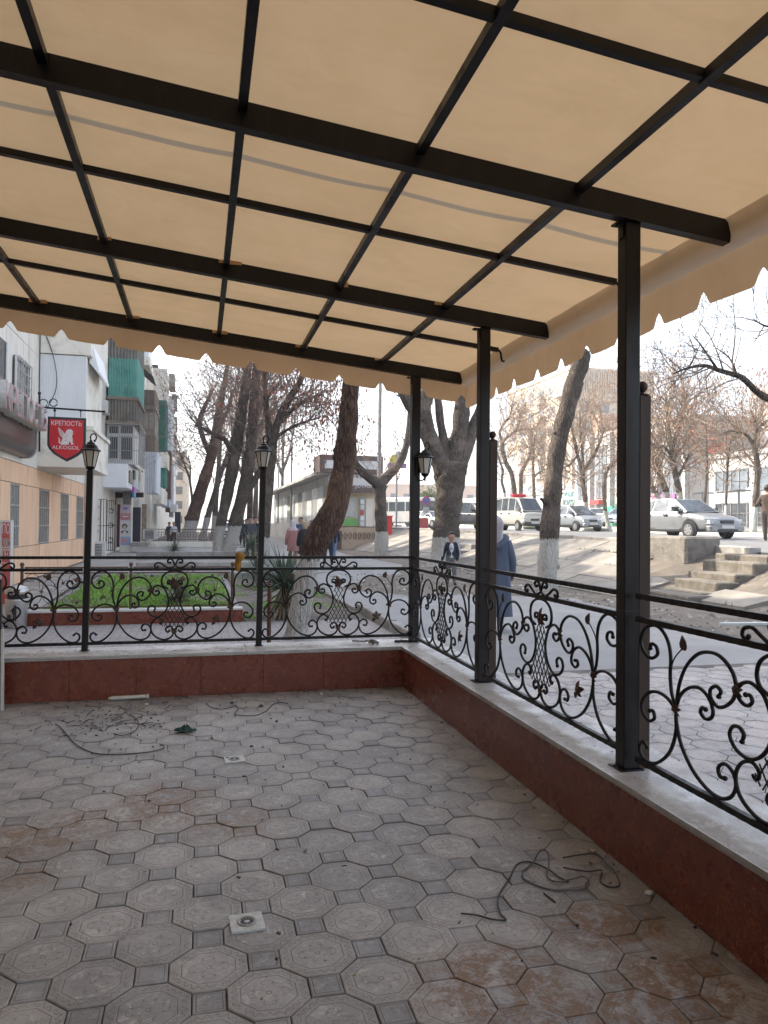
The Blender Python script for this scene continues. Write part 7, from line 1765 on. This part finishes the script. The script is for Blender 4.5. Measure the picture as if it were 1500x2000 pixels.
# people on the path
def pp(px_, Y): return (atY(px_, 1000, Y).x, Y, -.02)
person('woman in a pink coat and pale scarf left of the curved trunk', pp(573, 27.0), 1.60, pi-.15, dict(top=PK, legs=TN, shoes=SHB), walk1, scarf=cloth('pale_scarf2', (0.56,0.52,0.53), (0.46,0.42,0.44)), coat=(PK, .55), face=False)
person('blonde woman in a black coat beside the curved trunk', pp(596, 25.8), 1.56, pi-.15, dict(top=BK, legs=BK, shoes=SHB), walk2, hair=(0.42,0.33,0.20), longhair=True, coat=(BK, .5), face=False)
person('man in a blue jacket facing the camera behind the pink coat', pp(588, 36), 1.76, -.1, dict(top=cloth('blue_jacket', (0.05,0.10,0.20)), legs=BK, shoes=SHB))
person('woman in a dark red jacket just left of the curved trunk', pp(608, 40), 1.64, -.1, dict(top=cloth('wine_jacket', (0.14,0.015,0.03)), legs=BK, shoes=SHB), hair=(0.02,0.012,0.01), longhair=True)
person('person in dark jacket and trousers right of the curved trunk, walking away', pp(642, 26.6), 1.72, pi, dict(top=NV, legs=NV, shoes=SHB), walk1, face=False)
person('person in light blue jeans right of the curved trunk, behind the dark one', pp(651, 29.5), 1.66, pi, dict(top=NV, legs=JB, shoes=SHW), walk2, face=False)
person('man in a grey jacket with hands in pockets left of the middle lamp post', pp(490, 33.0), 1.76, .25, dict(top=cloth('slate_jacket', (0.065,0.068,0.08), (0.05,0.053,0.062)), legs=BK, shoes=SHB), dict(walk1, la=(.29,.08,1.12), lh=(.20,-.08,.96), ra=(-.29,.08,1.12), rh=(-.20,-.08,.96)), bulk=1.08)
person('person in black directly behind the man in the grey jacket', pp(500, 38), 1.78, 0, dict(top=BK, legs=BK, shoes=SHB))
person('distant person in a long black coat between the leaning trunks', pp(474, 52), 1.70, 0, dict(top=BK, legs=BK, shoes=SHB), scarf=BK, coat=(BK, .4))
person('distant person in dark clothes beside the black coat', pp(481, 47), 1.70, 0, dict(top=NV, legs=BK, shoes=SHB))
person('distant person with a red bag left of the black coat', pp(467, 60), 1.65, 0, dict(top=cloth('rose_cloth', (0.35,0.2,0.2)), legs=cloth('red_cloth', (0.35,0.02,0.03)), shoes=SHB))
BRN = cloth('brown_jacket', (0.095,0.062,0.045), (0.07,0.046,0.034)); TRO = cloth('taupe_trousers', (0.12,0.095,0.08), (0.09,0.072,0.06))
pm = atY(1499, 1000, 19.8); person('man in a brown jacket walking at the right edge of the road', (pm.x, 19.8, zr(19.8)+.01), 1.74, pi-.9, dict(top=BRN, legs=TRO, shoes=SHB), dict(walk1, la=(.28,.06,1.15), lh=(.10,-.22,1.15), ra=(-.28,.06,1.15), rh=(-.12,-.20,1.18)), face=False, bulk=1.1)
for k, px_ in enumerate((331, 340)): person(('cafe guest in dark clothes behind the far cafe fence, left', 'cafe guest in pale clothes behind the far cafe fence, right')[k], (atY(px_, 1000, 48).x, 48, 0), 1.45, .4, dict(top=(BK, WH)[k], legs=BK, shoes=SHB))

# ------------------------------------------------------------------ litter on the terrace floor
random.seed(400)
M_CABLE = mat('black_cable', (0.02,0.02,0.022), (0.045,0.043,0.04), 20, .55); M_CABG = mat('grey_cable', (0.07,0.068,0.066), (0.11,0.105,0.10), 20, .6)
def cable(label, pts, r=.0045, mt=None, lift=0.0, group=None):
    W_ = []
    for q in pts:
        p = atZ(q[0], q[1], r*.6+.003 + (q[2] if len(q) > 2 else 0)); W_.append(p)
    b = MB(); b.tube(spline([tuple(p) for p in W_], 6), r*.62, 7); o = b.build('cable', mt or M_CABLE, None, True); return tag(o, label, 'cable')
cable('long black cable curling across the left of the floor', [(108,1414),(118,1420),(135,1440),(150,1455),(175,1468),(200,1473),(240,1473),(280,1470),(305,1466),(318,1462),(320,1456),(312,1455)], .006)
cable('black cable hook among the debris near the back wall', [(222,1425+8),(240,1436),(262,1428),(271,1414),(262,1400),(246,1392),(238,1396),(222,1405)], .005)
cable('wavy black cable below the back wall, centre left', [(403,1373),(412,1381),(430,1385),(450,1382),(460,1378),(466,1384),(458,1394),(470,1397),(500,1397),(520,1388),(533,1376),(548,1372),(562,1374)], .005)
cable('tangled dark cable loop near the granite wall on the right', [(900,1784),(930,1787),(960,1795),(988,1797),(978,1785),(972,1765),(976,1745),(995,1715),(1008,1690),(1025,1683),(1045,1686),(1075,1700),(1090,1712),(1110,1722)], .0055, M_CABLE)
cable('second loop of tangled cable near the granite wall', [(1020,1712),(1022,1700),(1040,1688),(1050,1668,.03),(1060,1660,.05),(1070,1665,.05),(1072,1690,.02),(1068,1705),(1072,1716),(1090,1722),(1120,1716),(1140,1712,.01),(1150,1722),(1140,1736),(1110,1739),(1075,1737),(1045,1728),(1020,1715)], .0055, M_CABG)
cable('thin dark cable end beside the granite wall', [(1100,1675),(1130,1670),(1165,1668),(1185,1688),(1200,1702),(1210,1728),(1190,1732),(1172,1720),(1175,1700),(1150,1702),(1120,1698),(1100,1694)], .005)
cable('short black wire below the tangled loop', [(1062,1744),(1072,1752),(1085,1762)], .005)
cable('thin pale wire lying left of the granite wall', [(890,1568),(905,1580),(925,1593)], .004, M_WHITEP)
# white plastic pipe along the wall
a = atZ(213, 1361, .02); c = atZ(293, 1353, .02); a.y = WY-.05; c.y = WY-.03; b = MB(); b.tube([a, a.lerp(c, .1), c.lerp(a, .1), c], [.010,.017,.017,.017], 10); b.tube([c.lerp(a, .06), c], .021, 10)
tag(b.build('plastic_pipe', M_WHITEP, None, True), 'broken white plastic pipe lying against the back wall', 'pipe')
# green crumpled rag
p = atZ(361, 1430); t_ = MB(); N = 16
for i in range(9):
    for j in range(N):
        u = i/8; th = 2*pi*j/N; r_ = .05*sin(pi*min(u, .98)*.55+.1)*(1+.35*sin(3*th+i)+.2*sin(7*th)); t_.v.append((r_*cos(th)*1.25, r_*sin(th)*.6, .004+.034*(1-u)*(1+.5*sin(4*th+2*i))))
for i in range(8):
    for j in range(N): t_.f.append((i*N+j, i*N+(j+1) % N, (i+1)*N+(j+1) % N, (i+1)*N+j)); t_.mi.append(0)
t_.f.append(tuple(range(N))); t_.mi.append(0)
o = t_.build('crumpled_rag', mat('dark_green_rag', (0.012,0.04,0.035), (0.02,0.06,0.05), 20, .7)); o.location = (p.x, p.y, 0.002); tag(o, 'crumpled dark green rag on the floor', 'rag')
def chunk(px_, py_, s_, mt, nm, label, cat, flat_=.5):
    p = atZ(px_, py_); b = MB(); bm = bmesh.new(); bmesh.ops.create_icosphere(bm, subdivisions=1, radius=1)
    vs = [(v.co.x*s_*random.uniform(.6,1.2), v.co.y*s_*random.uniform(.6,1.2), v.co.z*s_*flat_*random.uniform(.6,1.1)) for v in bm.verts]; bm.verts.index_update(); b.add(vs, [[v.index for v in f.verts] for f in bm.faces]); bm.free()
    o = b.build(nm, mt); o.location = (min(p.x, WX-.04), min(p.y, WY-.035), s_*flat_*.6+.002); return tag(o, label, cat)
M_GREYM = mat('dull_metal', (0.22,0.21,0.20), (0.14,0.135,0.13), 30, .45, .6)
for px_, py_, s_, mt, nm, lb, ct in ((491,1459,.014,M_BLACKP,'bottle_top','small black cap on the floor in front of the farther drain','cap'),(540,1410,.016,M_BLACKP,'bottle_top','small black cap below the wavy cable','cap'),(368,1357,.022,M_GREYM,'metal_fitting','round grey metal fitting at the foot of the back wall','fitting'),(598,1348,.024,M_GREYM,'metal_fitting','grey metal fitting near the wall right of the centre','fitting'),(645,1346,.022,M_GREYM,'metal_fitting','grey metal fitting at the wall farther right','fitting'),(627,1357,.020,M_WHITEP,'metal_fitting','pale fitting between the two grey ones by the wall','fitting'),(139,1367,.02,M_GREYM,'metal_fitting','pale cup-shaped fitting at the wall on the left','fitting'),(286,1377,.017,M_WHITEP,'plastic_plug','white plug on the floor below the pipe end','plug'),(255,1419,.02,M_WHITEP,'plastic_plug','white crumpled paper scrap near the hooked cable','paper'),(403,1446,.016,mat('paper_blue',(.5,.55,.58)),'paper_scrap','pale blue paper scrap below the rag','paper'),(753,1401,.016,M_WHITEP,'paper_scrap','white scrap on the floor toward the right wall','paper'),(453,1374,.02,M_BLACKP,'plug_socket','dark socket piece beside the wavy cable','socket'),(510,1380,.024,mat('brown_scrap',(.14,.11,.08)),'twine_bundle','small tan tangle by the wavy cable','twine'),(1272,1747,.02,M_WHITEP,'paper_scrap','white scrap in the corner of floor and right wall','paper'),(1156,1664,.026,mat('torn_sponge',(.36,.32,.25)),'sponge_piece','torn pale sponge by the tangled cable','sponge')):
    chunk(px_, py_, s_, mt, nm, lb, ct)
# fine debris: chips, wire ends, leaf bits
b = MB(); DM = [M_BLACKP, mat('chip_brown', (.12,.085,.06)), mat('chip_pale', (.42,.39,.33)), mat('leaf_pale', (.36,.34,.20))]
def chip(x, y):
    a = random.uniform(0, pi); L = random.uniform(.003,.011); w_ = random.uniform(.0012,.004); z = .003+random.uniform(0,.004); mi = random.choice((0,0,0,1,1,2,3))
    c_, s_ = cos(a), sin(a); P_ = [(x+L*c_-w_*s_, y+L*s_+w_*c_, z), (x-L*c_-w_*s_, y-L*s_+w_*c_, z), (x-L*c_+w_*s_, y-L*s_-w_*c_, z+.003), (x+L*c_+w_*s_, y+L*s_-w_*c_, z+.003)]
    b.add(P_+[(q[0], q[1], q[2]+.004) for q in P_], [(0,1,2,3),(7,6,5,4),(0,4,5,1),(1,5,6,2),(2,6,7,3),(3,7,4,0)], mi)
for k in range(330):
    r_ = random.random()
    if r_ < .3: p = atZ(random.gauss(220, 70), random.uniform(1375, 1440))
    elif r_ < .5: p = atZ(random.uniform(60, 780), 1350+abs(random.gauss(0, 22)))
    elif r_ < .62: p = Vector((WX-abs(random.gauss(0, .05))-.01, random.uniform(1.2, 6.5), 0))
    else: p = Vector((random.uniform(-1.5, 1.8), random.uniform(1.2, 6.5), 0))
    if p.x < WX-.02 and p.y < WY-.03: chip(p.x, p.y)
o = b.build('floor_debris', DM); tag(o, 'scattered chips, wire ends and leaf bits on the terrace tiles', 'debris', kind='stuff')
# longer straws and wire snippets in the messy corner
b = MB()
for k in range(46):
    p = atZ(random.gauss(205, 50), random.uniform(1378, 1432), .006); a = random.uniform(0, pi); L = random.uniform(.03, .13); q = p+Vector((L*cos(a), L*sin(a), random.uniform(0, .02))); m_ = p.lerp(q, .5)+Vector((random.gauss(0,.02), random.gauss(0,.02), random.uniform(0,.012)))
    b.tube(spline([tuple(p), tuple(m_), tuple(q)], 3), .0026, 4, random.choice((0,0,1,2)))
o = b.build('wire_snippets', DM[:3]); tag(o, 'tangle of wire snippets and twigs on the floor at the left', 'debris', kind='stuff')
# things on the sill and a yellow rag on the rail
p = atZ(727, 1254, ZS+.02); o = rosette_mesh(.07, 8, True).build('iron_rosette', M_ROSE); o.location = (p.x, p.y, ZS+.022); o.rotation_euler = (-pi/2+.2, 0, .4); tag(o, 'loose iron rosette lying on the back wall sill', 'ornament')
a = atZ(688, 1253, ZS); c = atZ(714, 1254, ZS); b = MB(); b.bar((a.x, a.y, ZS+.008), (c.x, c.y, ZS+.008), .014, .010); tag(b.build('iron_bar', M_IRON), 'short dark iron bar lying on the back wall sill', 'bar')
b = MB()
for k in range(14):
    p = atZ(778+random.gauss(0, 9), 1254, ZS); b.ball((p.x, p.y+random.uniform(-.02,.02), ZS+.008), random.uniform(.008,.018), 6, sx=1.6)
tag(b.build('dark_clod', M_BLACKP), 'dark clod of dirt on the sill beside the corner post', 'dirt')
p = atY(466, 1095, YB-.03); t = MB(); N = 12
for i in range(9):
    z = .045-.17*i/8; r_ = (.032, .042, .038, .030, .026, .030, .026, .020, .008)[i]
    for j in range(N): th = 2*pi*j/N; w_ = 1+.3*sin(3*th+i*1.3)+.15*sin(7*th); t.v.append((r_*cos(th)*w_+.012*sin(i*.8), r_*.7*sin(th)*w_, z))
for i in range(8):
    for j in range(N): t.f.append((i*N+j, i*N+(j+1) % N, (i+1)*N+(j+1) % N, (i+1)*N+j)); t.mi.append(0)
t.f.append(tuple(range(N))); t.mi.append(0)
o = t.build('yellow_rag', mat('mustard_rag', (0.34,0.20,0.02), (0.24,0.11,0.02), 30, .8), None, True); o.location = (p.x, YB-.035, Z0P+.745); tag(o, 'mustard yellow rag tied on the top rail of the back fence', 'rag')
b = MB()
for k in range(26):
    p = Vector((random.uniform(-1.4, 1.8), random.uniform(6.72, 7.0), ZS)); s_ = random.uniform(.006, .016); b.add([(p.x-s_, p.y-s_*.5, ZS+.002), (p.x+s_, p.y-s_*.4, ZS+.002), (p.x+s_*.6, p.y+s_*.6, ZS+.004), (p.x-s_*.7, p.y+s_*.5, ZS+.003)], [(0,1,2,3)], random.choice((0, 1, 2)))
for k in range(40):
    p = Vector((random.uniform(1.86, 2.2), random.uniform(1.5, 6.5), ZS)); s_ = random.uniform(.004, .011); b.add([(p.x-s_, p.y-s_*.5, ZS+.002), (p.x+s_, p.y-s_*.4, ZS+.002), (p.x+s_*.6, p.y+s_*.6, ZS+.004), (p.x-s_*.7, p.y+s_*.5, ZS+.003)], [(0,1,2,3)], random.choice((0, 1, 2)))
o = b.build('sill_crumbs', DM[:3]); tag(o, 'crumbs and paper bits scattered on the wall sills', 'debris', kind='stuff')
# rubble on the earth strip
b = MB(); RM = [mat('pebble', (.30,.28,.25)), mat('pebble_dark', (.10,.09,.08)), mat('litter_white', (.55,.55,.54))]
for k in range(1500):
    X = random.uniform(3.2, 8.6); Y = random.uniform(9, 26); 
    if not (X > 6.9 or (15 < Y < 22 and X > 3.6)): continue
    s_ = random.uniform(.012, .045)*(1 if random.random() < .9 else 1.8); mi = random.choices((0,1,2), (6,5,1))[0]
    b.add([(X+s_*cos(a)*random.uniform(.6,1.2), Y+s_*sin(a)*random.uniform(.6,1.2), -.02) for a in (0,1.3,2.6,3.9,5.2)]+[(X+random.uniform(-.3,.3)*s_, Y+random.uniform(-.3,.3)*s_, -.015+s_*.7)], [(0,1,5),(1,2,5),(2,3,5),(3,4,5),(4,0,5)], mi)
o = b.build('rubble', RM); tag(o, 'small stones and rubbish on the bare earth under the trees', 'rubble', kind='stuff')
p = atZ(1475, 1219); b = MB(); b.bar((p.x-.55, p.y+.1, 0), (p.x+.6, p.y-.1, .01), .09, .04); tag(b.build('pale_plank', mat('pale_plank', (.5,.55,.54), None, 5, .6)), 'pale plank lying on the earth at the right', 'plank')
# ------------------------------------------------------------------ spring haze over the whole street
b = MB(); b.box((-430, -330, -1.2), (630, 730, 29.5))
mt = bpy.data.materials.new('haze_air'); mt.use_nodes = True; n = mt.node_tree.nodes; n.remove(n['Principled BSDF'])
pv = n.new('ShaderNodeVolumePrincipled'); pv.inputs['Color'].default_value = (0.93, 0.95, 1.0, 1); pv.inputs['Density'].default_value = 0.0010; pv.inputs['Anisotropy'].default_value = 0.3
mt.node_tree.links.new(pv.outputs[0], n['Material Output'].inputs['Volume'])
hz = b.build('haze', mt); tag(hz, 'pale spring haze hanging over the street', 'haze', kind='stuff')
